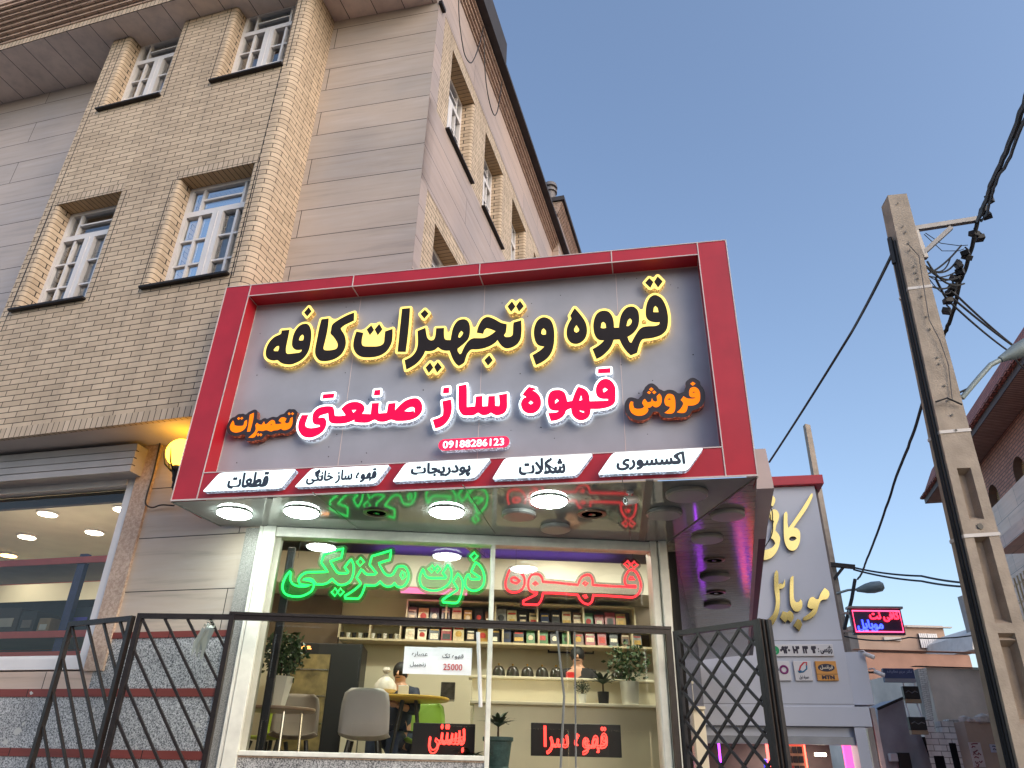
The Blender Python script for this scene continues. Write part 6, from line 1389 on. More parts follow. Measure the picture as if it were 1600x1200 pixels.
for z0, z1 in zip(zcut, zcut[1:]):
    inrec = any(r0[0]-1e-6 <= z0 and z1 <= r0[1]+1e-6 for r0 in recs)
    A, Bq = ring(z0), ring(z1)
    if not inrec:
        for i in range(4): j = (i+1) % 4; mb.poly([A[i], A[j], Bq[j], Bq[i]])
    else:
        for i in (1, 2, 3): j = (i+1) % 4; mb.poly([A[i], A[j], Bq[j], Bq[i]])
        fl, fr_ = .27, .30
        a1, a2 = lerp(A[0], A[1], fl), lerp(A[0], A[1], 1-fr_); b1, b2 = lerp(Bq[0], Bq[1], fl), lerp(Bq[0], Bq[1], 1-fr_)
        mb.poly([A[0], a1, b1, Bq[0]]); mb.poly([a2, A[1], Bq[1], b2])
        dn = np.array([0, .085, 0]); q = .18
        c1, c2 = lerp(a1, a2, q)+dn, lerp(a1, a2, 1-q)+dn; e1, e2 = lerp(b1, b2, q)+dn, lerp(b1, b2, 1-q)+dn
        c1[2] += .05; c2[2] += .05; e1[2] -= .05; e2[2] -= .05
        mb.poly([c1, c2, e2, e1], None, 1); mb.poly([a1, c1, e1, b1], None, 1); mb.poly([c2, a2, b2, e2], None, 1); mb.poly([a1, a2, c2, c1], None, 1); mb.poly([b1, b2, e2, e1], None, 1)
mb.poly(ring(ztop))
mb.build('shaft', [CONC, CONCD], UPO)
mb = MB()
for x, y in ((1403, 317), (1411, 353), (1415, 362), (1420, 379), (1422, 390), (1428, 416), (1431, 426), (1434, 435), (1440, 463), (1448, 494), (1453, 514), (1465, 558), (1468, 568), (1476, 602), (1482, 625), (1488, 648), (1494, 672)):
    p = Pp(x, y, PY-.036); mb.lathe(p, [(.013, 0), (.013, -.004), (0, -.0045)], 10, axis=(0, -1, 0))
p = Pp(1532, 822, PY-.03); mb.lathe(p, [(.03, 0), (.03, -.006), (0, -.007)], 12, axis=(0, -1, 0))
mb.build('bolt_hole', BLK, UPO)
STRAP = mat('pale_strap', S(205, 200, 196), .5)
for k, (x0, y0, x1, y1) in enumerate(((1419, 447, 1450, 442), (1464, 672, 1511, 660), (1506, 835, 1560, 829))):
    a, b = Pp(x0, y0, PY-.05), Pp(x1, y1, PY-.05); zz = float(a[2]); R_ = ring(zz); Rt = ring(zz+.035); g = .008
    mb = MB(); cx_ = sum(p[0] for p in R_)/4; cy = sum(p[1] for p in R_)/4
    ex_ = lambda p: np.array([p[0]+(g if p[0] > cx_ else -g), p[1]+(g if p[1] > cy else -g), p[2]])
    A = [ex_(p) for p in R_]; Bq = [ex_(p) for p in Rt]; B2 = [p+np.array([0, 0, .02]) for p in Bq]
    A[0][2] -= .02; Bq[0][2] -= .02
    for i in range(4): j = (i+1) % 4; mb.poly([A[i], A[j], Bq[j], Bq[i]])
    mb.build('strap', STRAP, UPO)
GALV = mat('galvanised_steel', S(150, 146, 142), .5, metal=.3, var=.12, vs=10)
def px3(x, y, Y): return ypt(x, y, Y)
mb = MB(); b0 = Pp(1429, 358, PY+.02); b1 = Pp(1526, 343, PY-.1); b2 = Pp(1440, 398, PY+.02); b3 = Pp(1486, 356, PY-.06)
mb.bar(b0, b1, .06, .06); mb.bar(b2, b3, .05, .05); mb.bar(b0+np.array([0, 0, .03]), Pp(1446, 404, PY+.02), .06, .05); mb.build('bracket_arm', GALV, UPO)
mb = MB()
for k, off in enumerate((0, .035, .06)):
    pts = []
    for y in (372, 430, 520, 620, 720, 830, 940, 1050, 1200, 1350):
        z = float(Pp(1400, y)[2]); a, b = side(max(z, .2)); pts.append([a-.014-.008*k, PY+.05+off, max(z, .2)])
    mb.tube(pts, .012 if k else .014, 6)
mb.build('riser_cable', CABLE, UPO, smooth=True)
# street lamp on the pole
LAMPG = mat('lamp_grey', S(140, 152, 152), .5, metal=.2, var=.1)
SL = thing('street_lamp', 'grey street lamp arm and head fixed to the near concrete pole', 'street lamp', Pp(1503, 620, PY))
mb = MB(); mb.tube([Pp(1503, 622, PY+.02), Pp(1530, 590, PY-.05), Pp(1548, 570, PY-.08), Pp(1570, 559, PY-.1)], .028, 10); mb.build('arm', LAMPG, SL, smooth=True)
h0, h1 = Pp(1564, 561, PY-.1), Pp(1650, 520, PY-.22); ax = (h1-h0)/np.linalg.norm(h1-h0)
mb = MB(); mb.lathe(h0, [(.0, -.02), (.035, -.01), (.05, .06), (.085, .2), (.1, .38), (.09, .52), (.05, .6), (0, .62)], 16, axis=ax); mb.build('lamp_head', LAMPG, SL, smooth=True)
# far pole, bracket and lamp behind the phone shop
FY = 22
FP = thing('utility_pole', 'thin far concrete pole rising behind the red cap of the phone shop', 'utility pole', (float(ypt(1300, 880, FY)[0]), FY, 0))
a, b = ypt(1258, 662, FY), ypt(1266, 664, FY); c, d2 = ypt(1300, 905, FY), ypt(1311, 905, FY)
w0, w1 = b-a, d2-c; dr = (c-a); ext = c+dr/abs(dr[2])*c[2]
mb = MB(); mb.hexa([ext, ext+w1*1.1, ext+w1*1.1+np.array([0, .3, 0]), ext+np.array([0, .3, 0])], [a, b, b+np.array([0, .2, 0]), a+np.array([0, .2, 0])]); mb.build('shaft', CONC, FP)
mb = MB(); mb.bar(ypt(1297, 882, FY-.1), ypt(1336, 886, FY-.3), .12, .12); mb.bar(ypt(1303, 905, FY-.1), ypt(1318, 886, FY-.2), .08, .08); mb.build('bracket_arm', DARKMET, FP)
FL_ = thing('street_lamp', 'small far grey street lamp reaching right from behind the phone shop', 'street lamp', ypt(1305, 928, FY))
mb = MB(); mb.tube([ypt(1305, 928, FY), ypt(1325, 922, FY), ypt(1342, 921, FY)], .035, 8); mb.build('arm', LAMPG, FL_, smooth=True)
h0, h1 = ypt(1338, 922, FY), ypt(1381, 915, FY-.3); ax = (h1-h0)/np.linalg.norm(h1-h0); ln = float(np.linalg.norm(h1-h0))
mb = MB(); mb.lathe(h0, [(0, -.01), (.05, 0), (.14, ln*.35), (.17, ln*.6), (.15, ln*.9), (.08, ln), (0, ln)], 14, axis=ax); mb.build('lamp_head', LAMPG, FL_, smooth=True)
# cables
def cable(pts, r, label, sag=.0, name='overhead_cable', group=None, n=14, m=CABLE, kinks=0, seed=1):
    P = [np.array(p, float) for p in pts]; out = []; rr = random.Random(seed)
    for a, b in zip(P, P[1:]):
        for k in range(n): t = k/n; q = a+(b-a)*t; q = q-np.array([0, 0, sag*4*t*(1-t)]); out.append(q+np.array([rr.gauss(0, kinks), 0, rr.gauss(0, kinks)]))
    out.append(P[-1]); mb = MB(); mb.tube(out, r, 6); return tag(mb.build(name, m, None, smooth=True), label, 'cable', group)
hub = Pp(1527, 346, PY-.1)
_a, _b = Pp(1548, 290, 5.6), Pp(1612, 130, 3.6)
cable([hub, _a, _b, _b+(_b-_a)*5], .026, 'thick twisted cable leaving the pole bracket towards the upper right corner', .02, kinks=.004)
cable([hub+np.array([.05, 0, 0]), _a+np.array([.02, 0, -.02]), _b+np.array([.03, 0, -.02]), _b+(_b-_a)*5], .016, 'thinner strand twisted beside the thick cable to the upper right', .05, kinks=.006, seed=3)
cable([hub, Pp(1500, 440, 7.5), Pp(1474, 524, 8.2), Pp(1447, 612, 10), Pp(1400, 745, 13.5), Pp(1352, 880, 19), Pp(1340, 905, 21.6)], .026, 'long sagging black cable passing behind the near pole to the far pole', .05, kinks=.004)
cable([Pp(1336, 905, 21.6), ypt(1331, 935, 21.6), ypt(1320, 980, 21.8), ypt(1310, 1010, 22)], .05, 'black cable hanging down from the far pole beside the neon box', .0)
cable([Pp(1395, 395, PY+.1), Pp(1330, 520, 10), Pp(1202, 722, 15)], .022, 'straight black cable running from the pole down behind the red sign', .02)
cable([Pp(1390, 372, PY+.1), Pp(1398, 412, PY+.1)], .03, 'short black cable clamp on the left edge of the near pole', 0)
for k, (x0, y0, x1, y1, Y1) in enumerate(((1488, 455, 1590, 545, 9.5), (1484, 462, 1600, 552, 9.5), (1480, 468, 1575, 548, 9.0))):
    cable([Pp(1500, 420, 7.3) if k < 2 else Pp(1462, 435, PY), Pp(x0, y0, 7.4), ypt(x1, y1, Y1), ypt(x1+60, y1+62, Y1+2)], .014, ('upper', 'middle', 'lower')[k] + ' black service cable from the pole to the brick house on the right', .04)
for k, (p0, p1, p2) in enumerate((((1335, 887), (1440, 900), (1545, 912)), ((1334, 890), (1440, 908), (1545, 917)))):
    cable([ypt(*p0, FY-.3), ypt(p1[0], p1[1], 19), ypt(p2[0], p2[1], 16)], .028, ('upper', 'lower')[k] + ' of two far black cables crossing to the right behind the near pole', .05)
cable([ypt(1318, 994, 20), ypt(1420, 996, 22), ypt(1560, 985, 22)], .02, 'thin black wire sagging across the pinkish wall below the neon box', .1)
# clamps and loose loops on the bundle
for k, (x, y) in enumerate(((1546, 311), (1536, 328), (1543, 338), (1522, 365), (1531, 372), (1508, 395), (1511, 402), (1498, 415), (1500, 425), (1492, 435), (1488, 450), (1485, 458), (1481, 470), (1479, 486))):
    c = Pp(x, y, PY-.1+.04*k if k > 2 else 6.6); mb = MB(); s_ = .045
    R = Matrix.Rotation(.5+k, 3, 'Z') @ Matrix.Rotation(.4*k, 3, 'X'); 
    cs = [c+np.array(R @ Vector((a*s_, b*s_*.7, g*s_))) for g in (-1, 1) for a, b in ((-1, -1), (1, -1), (1, 1), (-1, 1))]
    mb.hexa(cs[:4], cs[4:]); mb.tube([c, c+np.array([.05, 0, .05]), c+np.array([.02, 0, .09])], .012, 5)
    tag(mb.build('cable_clamp', CABLE, None, bevel=.008), f'small black cable clamp, {ORD[k]} from the top along the bundle by the pole', 'cable clamp', 'cable clamps on the bundle')
r = random.Random(8)
for k in range(9):
    a = Pp(1444+r.uniform(0, 6), 404+r.uniform(0, 40), PY); b = Pp(1492+r.uniform(-8, 25), 380+r.uniform(0, 90), PY+.25); m_ = (a+b)/2-np.array([r.uniform(-.05, .1), 0, r.uniform(.1, .32)])
    pts = [(1-t)**2*a+2*t*(1-t)*m_+t*t*b for t in np.linspace(0, 1, 12)]
    mb = MB(); mb.tube(pts, r.choice((.006, .009, .012)), 5); tag(mb.build('drop_wire', CABLE, None, smooth=True), 'loose black wire looping between the near pole and the cable bundle', 'wire', 'loose wires at the pole')
for k, pts in enumerate((((1446, 364), (1470, 380), (1500, 384), (1512, 383)), ((1444, 366), (1472, 392), (1498, 392), (1506, 389)))):
    mb = MB(); mb.tube([Pp(x, y, PY-.03) for x, y in pts], .005, 5); tag(mb.build('drop_wire', CABLE, None, smooth=True), ('upper', 'lower')[k]+' thin wire under the pole bracket arm', 'wire')
mb = MB(); mb.tube([Pp(1418, 380, PY-.07), Pp(1436, 400, PY-.07), Pp(1442, 440, PY-.07), Pp(1452, 500, PY-.07), Pp(1468, 530, PY-.07), Pp(1482, 570, PY-.06), Pp(1488, 625, PY-.05)], .006, 5); tag(mb.build('pole_wire', mat('grey_wire', S(110, 104, 100), .6), None, smooth=True), 'thin grey wire snaking down the face of the near pole', 'wire')
mb = MB(); mb.tube([Pp(1462, 628, PY-.07), Pp(1480, 622, PY-.08), Pp(1503, 632, PY-.07)], .01, 5); mb.tube([Pp(1498, 614, PY), Pp(1522, 603, PY)], .012, 5); tag(mb.build('pole_wire', CABLE, None, smooth=True), 'black wire tied round the near pole below the lamp arm', 'wire')

# ------------------------------------------------------------------ brick house on the right
rO = ypt(1478, 800, 21)
fR = Fr(rO, -105.5)
HB = thing('brick_house', 'red brown brick house with a tiled eave behind the near pole', 'house', fR.p(4, 0, 0))
RBR = brick('red_brown_brick', S(196, 140, 120), S(176, 122, 104), S(110, 92, 84), .24, .075, .012)
RST = stone('pale_house_stone', S(232, 208, 190), rh=.6, bw=1.2, line=S(120, 110, 104), streak=.25)
zbd = (fR.px(1493, 851)[1]+fR.px(1552, 791)[1]+fR.px(1585, 760)[1])/3
zev = fR.px(1478, 785, -.5)[1]
ze = zev
W1 = [fR.px(x, y) for x, y in ((1536, 735), (1553, 790))]; W2 = [fR.px(x, y) for x, y in ((1577, 690), (1600, 790))]
def uof(x, y): return fR.px(x, y)[0]
wins = []
for (xa, ya, xb, yb, ztp) in ((1536, 740, 1547, 786, (1541, 722)), (1572, 700, 1590, 760, (1581, 672))):
    ua, ub = uof(xa, ya), uof(xb, yb); ua, ub = min(ua, ub), max(ua, ub); zt = fR.px(*ztp)[1]; wins.append((ua, max(ub, ua+.7), zbd-.1, min(zt, ze-.25)))
mb = MB(); wall_holes(mb, fR, 0, 12, zbd, ze+.6, wins); mb.poly([fR.p(0, 0, 0), fR.p(0, 0, 6), fR.p(0, ze+.6, 6), fR.p(0, ze+.6, 0)]); mb.build('brick_wall', RBR, HB)
mb = MB(); wall_holes(mb, fR, 0, 12, 0, zbd, []); mb.build('stone_wall', RST, HB)
CRM = mat('cream_grille', S(206, 188, 150), .5)
for (ua, ub, z0, z1) in wins:
    um, rad = (ua+ub)/2, (ub-ua)/2; mb = MB(); n = 10
    for k in range(n):
        t0, t1 = math.pi*k/n, math.pi*(k+1)/n; a = (um+rad*math.cos(t0), z1-rad+rad*math.sin(t0)); b = (um+rad*math.cos(t1), z1-rad+rad*math.sin(t1))
        mb.poly([fR.p(a[0], a[1], 0), fR.p(b[0], b[1], 0), fR.p(b[0], z1, 0), fR.p(a[0], z1, 0)], [(a[0], a[1]), (b[0], b[1]), (b[0], z1), (a[0], z1)])
        mb.poly([fR.p(a[0], a[1], 0), fR.p(b[0], b[1], 0), fR.p(b[0], b[1], .3), fR.p(a[0], a[1], .3)])
    for u_ in (ua, ub): mb.poly([fR.p(u_, z0, 0), fR.p(u_, z1-rad, 0), fR.p(u_, z1-rad, .3), fR.p(u_, z0, .3)])
    o = mb.build('window', RBR, HB)
    mb = MB(); mb.fq(fR, ua, ub, z0, z1, .29); mb.build('pane', mat('dark_pane', (.03, .035, .045), .1), o)
    mb = MB()
    for k in range(1, 6): u_ = ua+(ub-ua)*k/6; mb.box(fR, u_-.014, u_+.014, z0, z1-.1, .2, .23)
    for k in range(1, 14): z_ = z0+(z1-z0)*k/14; mb.box(fR, ua, ub, z_-.01, z_+.01, .18, .2)
    mb.build('grille', CRM, o)
TILE = brick('eave_tile', S(184, 112, 96), S(160, 92, 78), S(100, 62, 52), .16, .12, .012, bump=1)
mb = MB(); ue = fR.px(1447, 787, -.62)[0]; zl_ = fR.px(1447, 787, -.62)[1]
eo = -.62
mb.poly([fR.p(12.5, zl_, eo), fR.p(ue, zl_, eo), fR.p(ue, zl_, .2), fR.p(12.5, zl_, .2)], [(eo, 12.5), (eo, ue), (.2, ue), (.2, 12.5)])
mb.build('eave_soffit', brick('ribbed_soffit', S(176, 146, 132), S(164, 134, 122), S(96, 76, 68), 30, .09, .015, offset=0, bump=.7), HB)
mb = MB(); mb.box(fR, ue-.01, 12.5, zl_+.002, zl_+.16, eo-.02, eo+.08); mb.build('fascia', mat('dark_brown_fascia', S(74, 58, 54), .6), HB)
mb = MB(); mb.hexa([fR.p(ue-.1, zl_+.165, eo-.06), fR.p(12.5, zl_+.165, eo-.06), fR.p(12.5, zl_+.165, 5), fR.p(ue-.1, zl_+.165, 5)], [fR.p(ue+.1, zl_+1.0, eo+.35), fR.p(12.5, zl_+1.0, eo+.35), fR.p(12.5, zl_+1.6, 5), fR.p(ue+.1, zl_+1.6, 5)])
mb.build('tiled_roof', TILE, HB)
r = random.Random(2); mb = MB()
for k in range(30): u_ = ue-.1+.03*r.random(); o_ = eo-.06+5*k/30*.25; mb.box(fR, u_-.06*r.random(), u_+.2, zl_+.17+.035*k, zl_+.2+.035*k, o_, o_+.12)
for k in range(42): u_ = ue+.1+.3*k; mb.box(fR, u_-.13, u_+.1, zl_+.15, zl_+.2, eo-.12, eo+.1)
mb.build('ridge_tile', TILE, HB)
ub_, zb_ = fR.px(1578, 862, -.7)
mb = MB(); mb.box(fR, ub_-.2, 12, zb_, zb_+.25, -.9, 0); mb.build('balcony', RST, HB)
mb = MB()
for k in range(24): u_ = ub_+.2*k; mb.box(fR, u_-.012, u_+.012, zb_-2.2, zb_-.6, -.86, -.83)
for k in range(5): mb.box(fR, ub_, 12, zb_-.75-.35*k, zb_-.72-.35*k, -.83, -.81)
mb.build('balcony_grille', CRM, HB)

# ------------------------------------------------------------------ far buildings down the street
def flat_y(x0, y0, x1, y1, Y, dep, name, parent, m, yaw=0, base=None):
    p = ypt((x0+x1)/2, (y0+y1)/2, Y); f = Fr(p, yaw); u0, za_ = f.px(x0, y0); u1, zb_ = f.px(x1, y1)
    mb = MB(); mb.box(f, u0, u1, zb_ if base is None else base, za_, 0, dep); return mb.build(name, m, parent), f
PINKW = mat('pink_plaster', S(170, 132, 116), .9, var=.16, vs=1.2, bump=.4, bs=12)
def bld(name, label, cat, x, y, Y): return thing(name, label, cat, (float(ypt(x, y, Y)[0]), Y, 0))
t = bld('house', 'long pinkish plastered house wall below the neon box', 'house', 1450, 1100, 30)
flat_y(1310, 1018, 1560, 1200, 30, 6, 'wall', t, PINKW, 2, 0); flat_y(1335, 1014, 1560, 1020, 29.9, .4, 'coping', t, mat('worn_coping', S(170, 132, 116), .9, var=.2), 2)
t = bld('house', 'beige upper house with one barred window behind the pinkish wall', 'house', 1420, 990, 38)
o, f = flat_y(1336, 975, 1483, 1020, 38, 8, 'wall', t, mat('beige_plaster', S(180, 152, 134), .9, var=.12, vs=1)), None
o, f = o
u0, z1 = f.px(1434, 990, -.05); u1, z0 = f.px(1468, 1013, -.05)
mb = MB(); mb.box(f, u0, u1, z0, z1, -.06, -.01); w_ = mb.build('window', BLK, t)
mb = MB()
for k in range(9): uu = u0+(u1-u0)*(k+.5)/9; mb.box(f, uu-.04, uu+.04, z0, z1, -.12, -.08)
mb.box(f, u0+(u1-u0)*.46, u0+(u1-u0)*.54, z0, z1, -.14, -.07); mb.build('grille', WHITE, w_)
mb = MB(); a, b = f.px(1381, 995, -.1), f.px(1409, 1001, -.1); mb.box(f, a[0], b[0], b[1], a[1], -.1, 0); a, b = f.px(1428, 978, -.2), f.px(1488, 981, -.2); mb.box(f, f.px(1418, 979, -.2)[0], b[0], b[1], a[1], -.2, 0); mb.build('trim', mat('pale_trim', S(206, 196, 188), .8), t)
t = bld('house', 'small white house with a pitched top between the pole and the pinkish wall', 'house', 1530, 990, 34)
p0 = [ypt(x, y, 34) for x, y in ((1520, 1015), (1545, 1015), (1545, 974), (1535, 976), (1519, 988))]
mb = MB(); bk = [p+np.array([0, 5, 0]) for p in p0]; mb.poly(p0)
for i in range(5): j = (i+1) % 5; mb.poly([p0[i], p0[j], bk[j], bk[i]])
mb.build('wall', mat('offwhite_plaster', S(206, 204, 200), .9, var=.08), t)
mb = MB(); q = ypt(1528, 975, 34); mb.box(Fr((q[0], 34.2), 0), -.25, .25, q[2]-.3, q[2]+1.3, 0, .4); mb.build('chimney', mat('grey_chimney', S(150, 148, 146), .9), t)
# grey rendered building with a white brick edge
GRP = mat('rough_grey_render', S(224, 208, 194), .95, var=.25, vs=.9, bump=.6, bs=9, detail=10)
WBR = brick('white_brick', S(240, 236, 230), S(222, 214, 208), S(150, 140, 132), .3, .13, .008, bump=.8, stain=.25)
t = bld('rendered_building', 'windowless grey rendered building with a sooty stain and a white brick edge', 'building', 1500, 1100, 22)
flat_y(1447, 1043, 1600, 1200, 22, 7, 'wall', t, GRP, 3, 0); p = [ypt(x, y, 21.8) for x, y in ((1434, 1045), (1447, 1043.5), (1462, 1142), (1452, 1146))]
mb = MB(); mb.poly(p, [(0, 8), (.5, 8), (.5, 4), (0, 4)]); bk = [q+np.array([0, .2, 0]) for q in p]
for i in range(4): j = (i+1) % 4; mb.poly([p[i], p[j], bk[j], bk[i]])
mb.build('brick_edge', WBR, t)
flat_y(1430, 1040, 1600, 1045, 21.9, .3, 'parapet', t, DARKROOF, 3)
# white brick ruin and poster wall
t = bld('brick_ruin', 'broken white brick wall with dark openings at the lower right', 'wall', 1480, 1170, 19)
p = ypt(1480, 1170, 19); f = Fr(p, -2); u0, z1 = f.px(1444, 1146); u1, _ = f.px(1517, 1146); 
ho = [(f.px(1459, 1183)[0], f.px(1475, 1183)[0], .0, f.px(1465, 1181)[1]), (f.px(1483, 1165)[0], f.px(1494, 1165)[0], .0, f.px(1490, 1161)[1])]
mb = MB(); wall_holes(mb, f, u0, u1, 0, z1, ho); mb.build('wall', WBR, t)
mb = MB(); mb.fq(f, u0, u1, 0, z1-.05, .5); mb.build('dark_inside', ROOMDARK, t)
mb = MB(); r = random.Random(6); uu = u0
while uu < u1-.1:
    w_ = r.uniform(.12, .3); h_ = r.uniform(.03, .35) + (.25 if uu > u0+.6 else 0)*r.random(); mb.box(f, uu, uu+w_, z1-.001, z1+h_, 0, .28); uu += w_+.004
mb.build('broken_top', WBR, t)
t = bld('poster_wall', 'low plaster wall with rubble on top and pasted posters at the lower right edge', 'wall', 1540, 1170, 18.5)
o, f = flat_y(1506, 1127, 1600, 1200, 18.5, .5, 'wall', t, mat('tan_plaster', S(168, 146, 128), .95, var=.14, vs=1.2, bump=.4, bs=14), -2, 0)
a = f.px(1506, 1127); b = f.px(1600, 1127)
mb = MB(); r = random.Random(9)
for k in range(26): uu = a[0]+(b[0]-a[0])*r.random()*.75; s_ = r.uniform(.06, .2); mb.ball(f.p(uu, a[1]+s_*.3, .2*r.random()), s_, 6, sq=(1.2, 1, .7))
mb.build('rubble', mat('rubble', S(190, 178, 168), .95, var=.35, vs=8), t)
for k, (x0, y0, x1, y1, cl, lb) in enumerate(((1513, 1160, 1541, 1199, S(196, 182, 176), 'large handwritten poster'), (1546, 1163, 1567, 1176, S(178, 178, 190), 'small bluish poster with a dark emblem'), (1573, 1163, 1582, 1193, S(190, 176, 120), 'narrow yellowish poster next to the pole'))):
    u0, z1 = f.px(x0, y0, -.02); u1, z0 = f.px(x1, y1, -.02); q = thing('wall_poster', lb+' pasted on the low plaster wall', 'poster', f.p((u0+u1)/2, z0, -.02))
    mb = MB(); mb.box(f, u0, u1, z0, z1, -.02, -.004); mb.build('sheet', mat('poster_%d' % k, cl, .85, var=.1), q)
    mb = MB(); r = random.Random(20+k); rows = (7, 2, 4)[k]
    for i in range(rows):
        zz = z1-(z1-z0)*(i+.7)/(rows+.4); uu = u0+.05
        while uu < u1-.12:
            l_ = r.uniform(.05, .16); mb.tube([f.p(uu, zz+r.uniform(-.02, .02), -.024), f.p(uu+l_*.4, zz+r.uniform(-.05, .05), -.024), f.p(uu+l_, zz+r.uniform(-.02, .03), -.024)], .012, 4); uu += l_+.03
    if mb.v: mb.build('faded_writing', mat('poster_ink_%d' % k, (S(130, 60, 66), S(70, 74, 90), S(110, 96, 60))[k], .8), q)
# dark metal sheds between
SHED = mat('dark_sheet_metal', S(150, 150, 156), .6, metal=.0, var=.2, vs=2)
t = bld('metal_shed', 'dark grey sheet metal shed between the phone shop and the white bricks', 'shed', 1400, 1150, 20)
p = [ypt(x, y, 19.5) for x, y in ((1371, 1109), (1411, 1091), (1421, 1140), (1437, 1143), (1458, 1200), (1460, 1290), (1385, 1290))]; bk = [q+np.array([0, 1.2, 0]) for q in p]
mb = MB(); mb.poly(p)
for i in range(len(p)): j = (i+1) % len(p); mb.poly([p[i], p[j], bk[j], bk[i]])
mb.build('sheet_wall', SHED, t)
mb = MB(); mb.bar(ypt(1371, 1108, 19.4), ypt(1412, 1090, 19.4), .06); mb.build('edge_strip', BLK, t)
f = Fr(ypt(1400, 1185, 19.3), 0)
boxthing('meter_box', 'small pale grey meter box on the dark shed, lower right', 'meter box', f, f.px(1391, 1180)[0], f.px(1403, 1180)[0], f.px(1397, 1190)[1], f.px(1397, 1177)[1], 0, .15, mat('meter_grey', S(186, 184, 186), .5), .02)
boxthing('dark_gate', 'dark barred opening in the shed right of the meter box', 'gate', f, f.px(1406, 1190)[0], f.px(1424, 1190)[0], .0, f.px(1415, 1176)[1], 0, .1, BLK, .01)
t = bld('shop_column', 'grey blue and white side column of the next shop beside the phone shop', 'column', 1370, 1150, 16.6)
p = ypt(1366, 1150, 16.6); f = Fr(p, -8); mb = MB(); mb.box(f, f.px(1357, 1150)[0], f.px(1366, 1150)[0], 0, f.px(1362, 1106)[1], 0, .4); mb.build('glass_side', mat('blue_grey_glass', S(96, 106, 116), .2), t)
mb = MB(); mb.box(f, f.px(1367, 1150)[0], f.px(1374, 1150)[0], 0, f.px(1370, 1106)[1], -.05, .4); mb.build('white_side', mat('column_white', S(190, 186, 178), .6, var=.15), t)
# hanging signs
def hang_sign(x0, y0, x1, y1, Y, label, m, yaw=-6, name='hanging_sign'):
    f = Fr(ypt((x0+x1)/2, (y0+y1)/2, Y), yaw); u0, z1 = f.px(x0, y0); u1, z0 = f.px(x1, y1); t = thing(name, label, 'sign', f.p((u0+u1)/2, z0))
    mb = MB(); mb.box(f, u0, u1, z0, z1, 0, .12); mb.build('sign_box', m, t, bevel=.01); return t, f, u0, z0, u1, z1
BLUES = mat('dusty_blue_sign', S(62, 72, 110), .5, var=.1)
t, f, u0, z0, u1, z1 = hang_sign(1379, 1044, 1432, 1066, 18, 'dusty blue doctor sign with two faint lines of writing', BLUES)
mb = MB(); W_, H_ = u1-u0, z1-z0; text(mb, 'دکتر مریم عطارزاده', f, (u0+W_*.12, z0+H_*.58, u0+W_*.92, z0+H_*.88), -.006, .004, .01); mb.build('lettering', mat('pale_blue_ink', S(150, 158, 190), .5), t)
mb = MB(); mb.box(f, u0, u1, z0-.002, z0+H_*.26, -.01, .0); mb.build('lower_band', mat('sign_band', S(140, 138, 144), .5), t)
mb = MB(); mb.bar(f.p(u0-.4, z0+H_*.7, .06), f.p(u0, z0+H_*.7, .06), .04); mb.build('bracket', DARKMET, t)
for k, (q, lb) in enumerate((((1410, 1072, 1439, 1092), 'upper small black shop sign with a faint line under the blue doctor sign'), ((1419, 1120, 1450, 1141), 'lower small black shop sign with a tan strip along its bottom'))):
    t, f, u0, z0, u1, z1 = hang_sign(*q, 18.4, lb, BLK); mb = MB(); mb.tube([f.p(u0+(u1-u0)*a, z0+(z1-z0)*b, -.01) for a, b in ((.12, .5), (.3, .62), (.5, .45), (.7, .6), (.88, .5))], .012, 5); mb.build('faint_line', mat('faint_grey', S(110, 110, 110), .6), t)
    mb = MB(); mb.box(f, u0, u1, z0-.09, z0-.005, 0, .12); mb.build('lower_strip', mat('tan_strip', S(150, 128, 100), .6), t)
    for a_, b_ in ((u0+.05, u0+.02), (u1-.05, u1-.1)): mb = MB(); mb.bar(f.p(a_, z1, .06), f.p(b_, z1+.35, .06), .03); mb.build('bracket', WHITE, t)
t, f, u0, z0, u1, z1 = hang_sign(1327, 951, 1416, 992, 17.5, 'box sign with red and blue neon words in a pink neon border', mat('dark_violet_panel', S(46, 34, 66), .35), -4, 'neon_box')
W_, H_ = u1-u0, z1-z0
mb = MB(); mb.tube([f.p(a, b, -.02) for a, b in ((u0+.05, z0+.06), (u1-.05, z0+.06), (u1-.05, z1-.05), (u0+.05, z1-.05))], .016, 6, closed=True); mb.build('neon_border', emit('neon_pinkline', (1, .06, .16), 2.5), t)
for s_, bx, cl in (('کافی نت', (.36, .50, .93, .90), ('boxred', (1, .02, .05))), ('موبایل', (.09, .12, .58, .56), ('boxblue', (.03, .05, 1)))):
    loops, mn, mx = outline_text(s_, .01); mb = MB()
    for P in loops: q = (P-mn)/(mx-mn)*np.array([W_*(bx[2]-bx[0]), H_*(bx[3]-bx[1])])+np.array([u0+W_*bx[0], z0+H_*bx[1]]); mb.tube([f.p(a, b, -.03) for a, b in q], .009, 5, closed=True)
    mb.build('neon_word', emit('neon_'+cl[0], cl[1], 3 if cl[0] == 'boxred' else 4), t)
mb = MB(); mb.box(f, u0-.04, u1+.04, z1+.002, z1+.05, -.05, .15); mb.box(f, u0-.5, u0-.002, z1-.12, z1-.07, .03, .08); mb.box(f, u0-.5, u0-.002, z0+.05, z0+.1, .03, .08); mb.build('sign_frame', GALV, t)

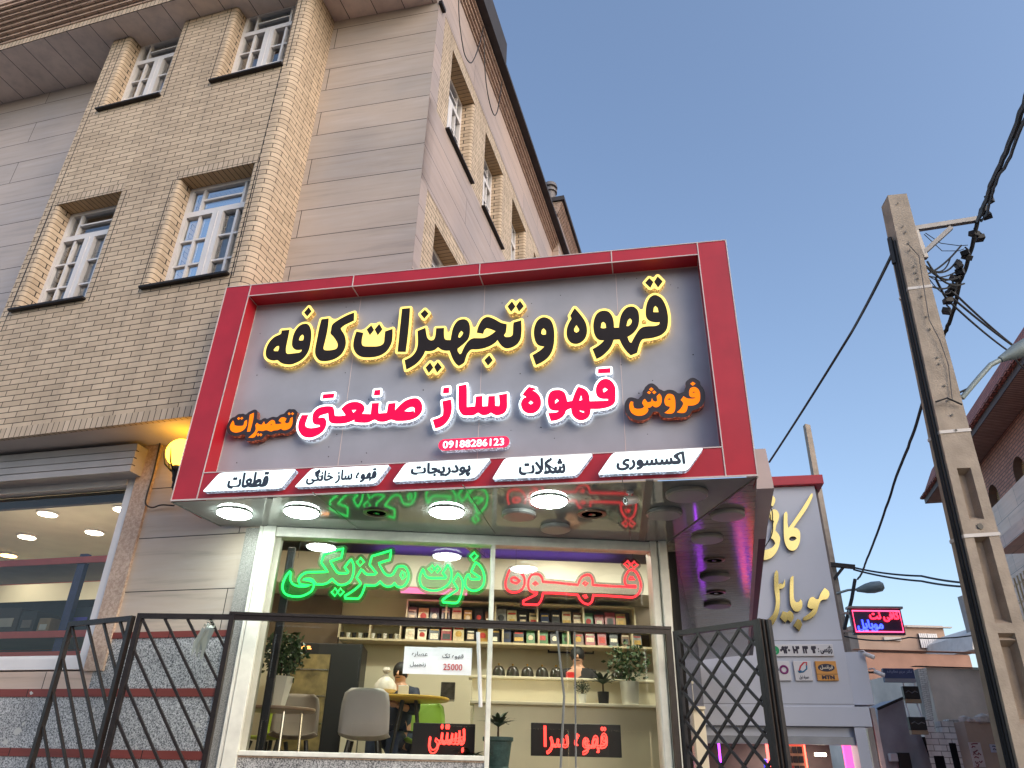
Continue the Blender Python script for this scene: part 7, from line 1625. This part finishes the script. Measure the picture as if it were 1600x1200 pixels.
# ------------------------------------------------------------------ loose cables on the apartment walls
def wcable(f, pts, off, label, r=.008): mb = MB(); mb.tube([f.p(*f.px(x, y, off), off) for x, y in pts], r, 6); return tag(mb.build('wall_cable', CABLE, None, smooth=True), label, 'cable')
def catm(pts, n=6):
    P = [np.array(p, float) for p in pts]; out = []
    for i in range(len(P)-1):
        p0, p1, p2, p3 = P[max(i-1, 0)], P[i], P[i+1], P[min(i+2, len(P)-1)]
        for k in range(n): t = k/n; out.append(.5*((2*p1)+(-p0+p2)*t+(2*p0-5*p1+4*p2-p3)*t*t+(-p0+3*p1-3*p2+p3)*t**3))
    return [tuple(p) for p in out]+[tuple(P[-1])]
wcable(fC, catm([qb_ for qb_ in ((640+470/6.154, -3), (640+478/6.154, 30), (640+500/6.154, 60), (640+530/6.154, 85), (640+580/6.154, 98), (640+620/6.154, 92), (640+670/6.154, 70), (640+712/6.154, 42))]), -.16, 'upper black cable loop hanging on the side facade under the roof', .009)
wcable(fC, catm([(640+715/6.154, 55), (640+725/6.154, 110), (640+750/6.154, 145), (640+790/6.154, 172), (640+825/6.154, 180), (640+855/6.154, 165), (640+890/6.154, 125)]), -.16, 'lower black cable loop hanging on the side facade under the roof', .009)
wcable(fL, catm([(251, 688), (244, 720), (238, 745), (229, 775), (228, 788), (238, 793), (252, 789), (272, 790)]), -.05, 'thin black cable down the brown stone jamb to the red sign')
wcable(fM, catm([(1198, 786), (1206, 797), (1207, 815), (1207, 830), (1203, 842), (1195, 855)]), -.25, 'thin black wire curling over the gold letters', .012)
# house on the other side of the street, behind the camera: it shows in the glass
OPP = thing('facing_house', 'three storey beige house across the street, mirrored in the shop glass', 'house', (-2, -15, 0))
fO = Fr((9, -13), 180)
OPB = mat('facing_plaster', S(150, 136, 120), .9, var=.12, vs=.7)
oh = [(1.2+2.9*i, 2.7+2.9*i, 1.2+3.0*j, 2.9+3.0*j) for i in range(8) for j in range(3)]
mb = MB(); wall_holes(mb, fO, 0, 24, 0, 9.6, oh); mb.box(fO, 0, 24, 9.6, 9.9, -.3, 5); mb.build('wall', OPB, OPP)
for h in oh: mb = MB(); mb.box(fO, h[0], h[1], h[2], h[3], .12, .2); mb.build('window', mat('facing_pane', (.03, .035, .045), .15), OPP)
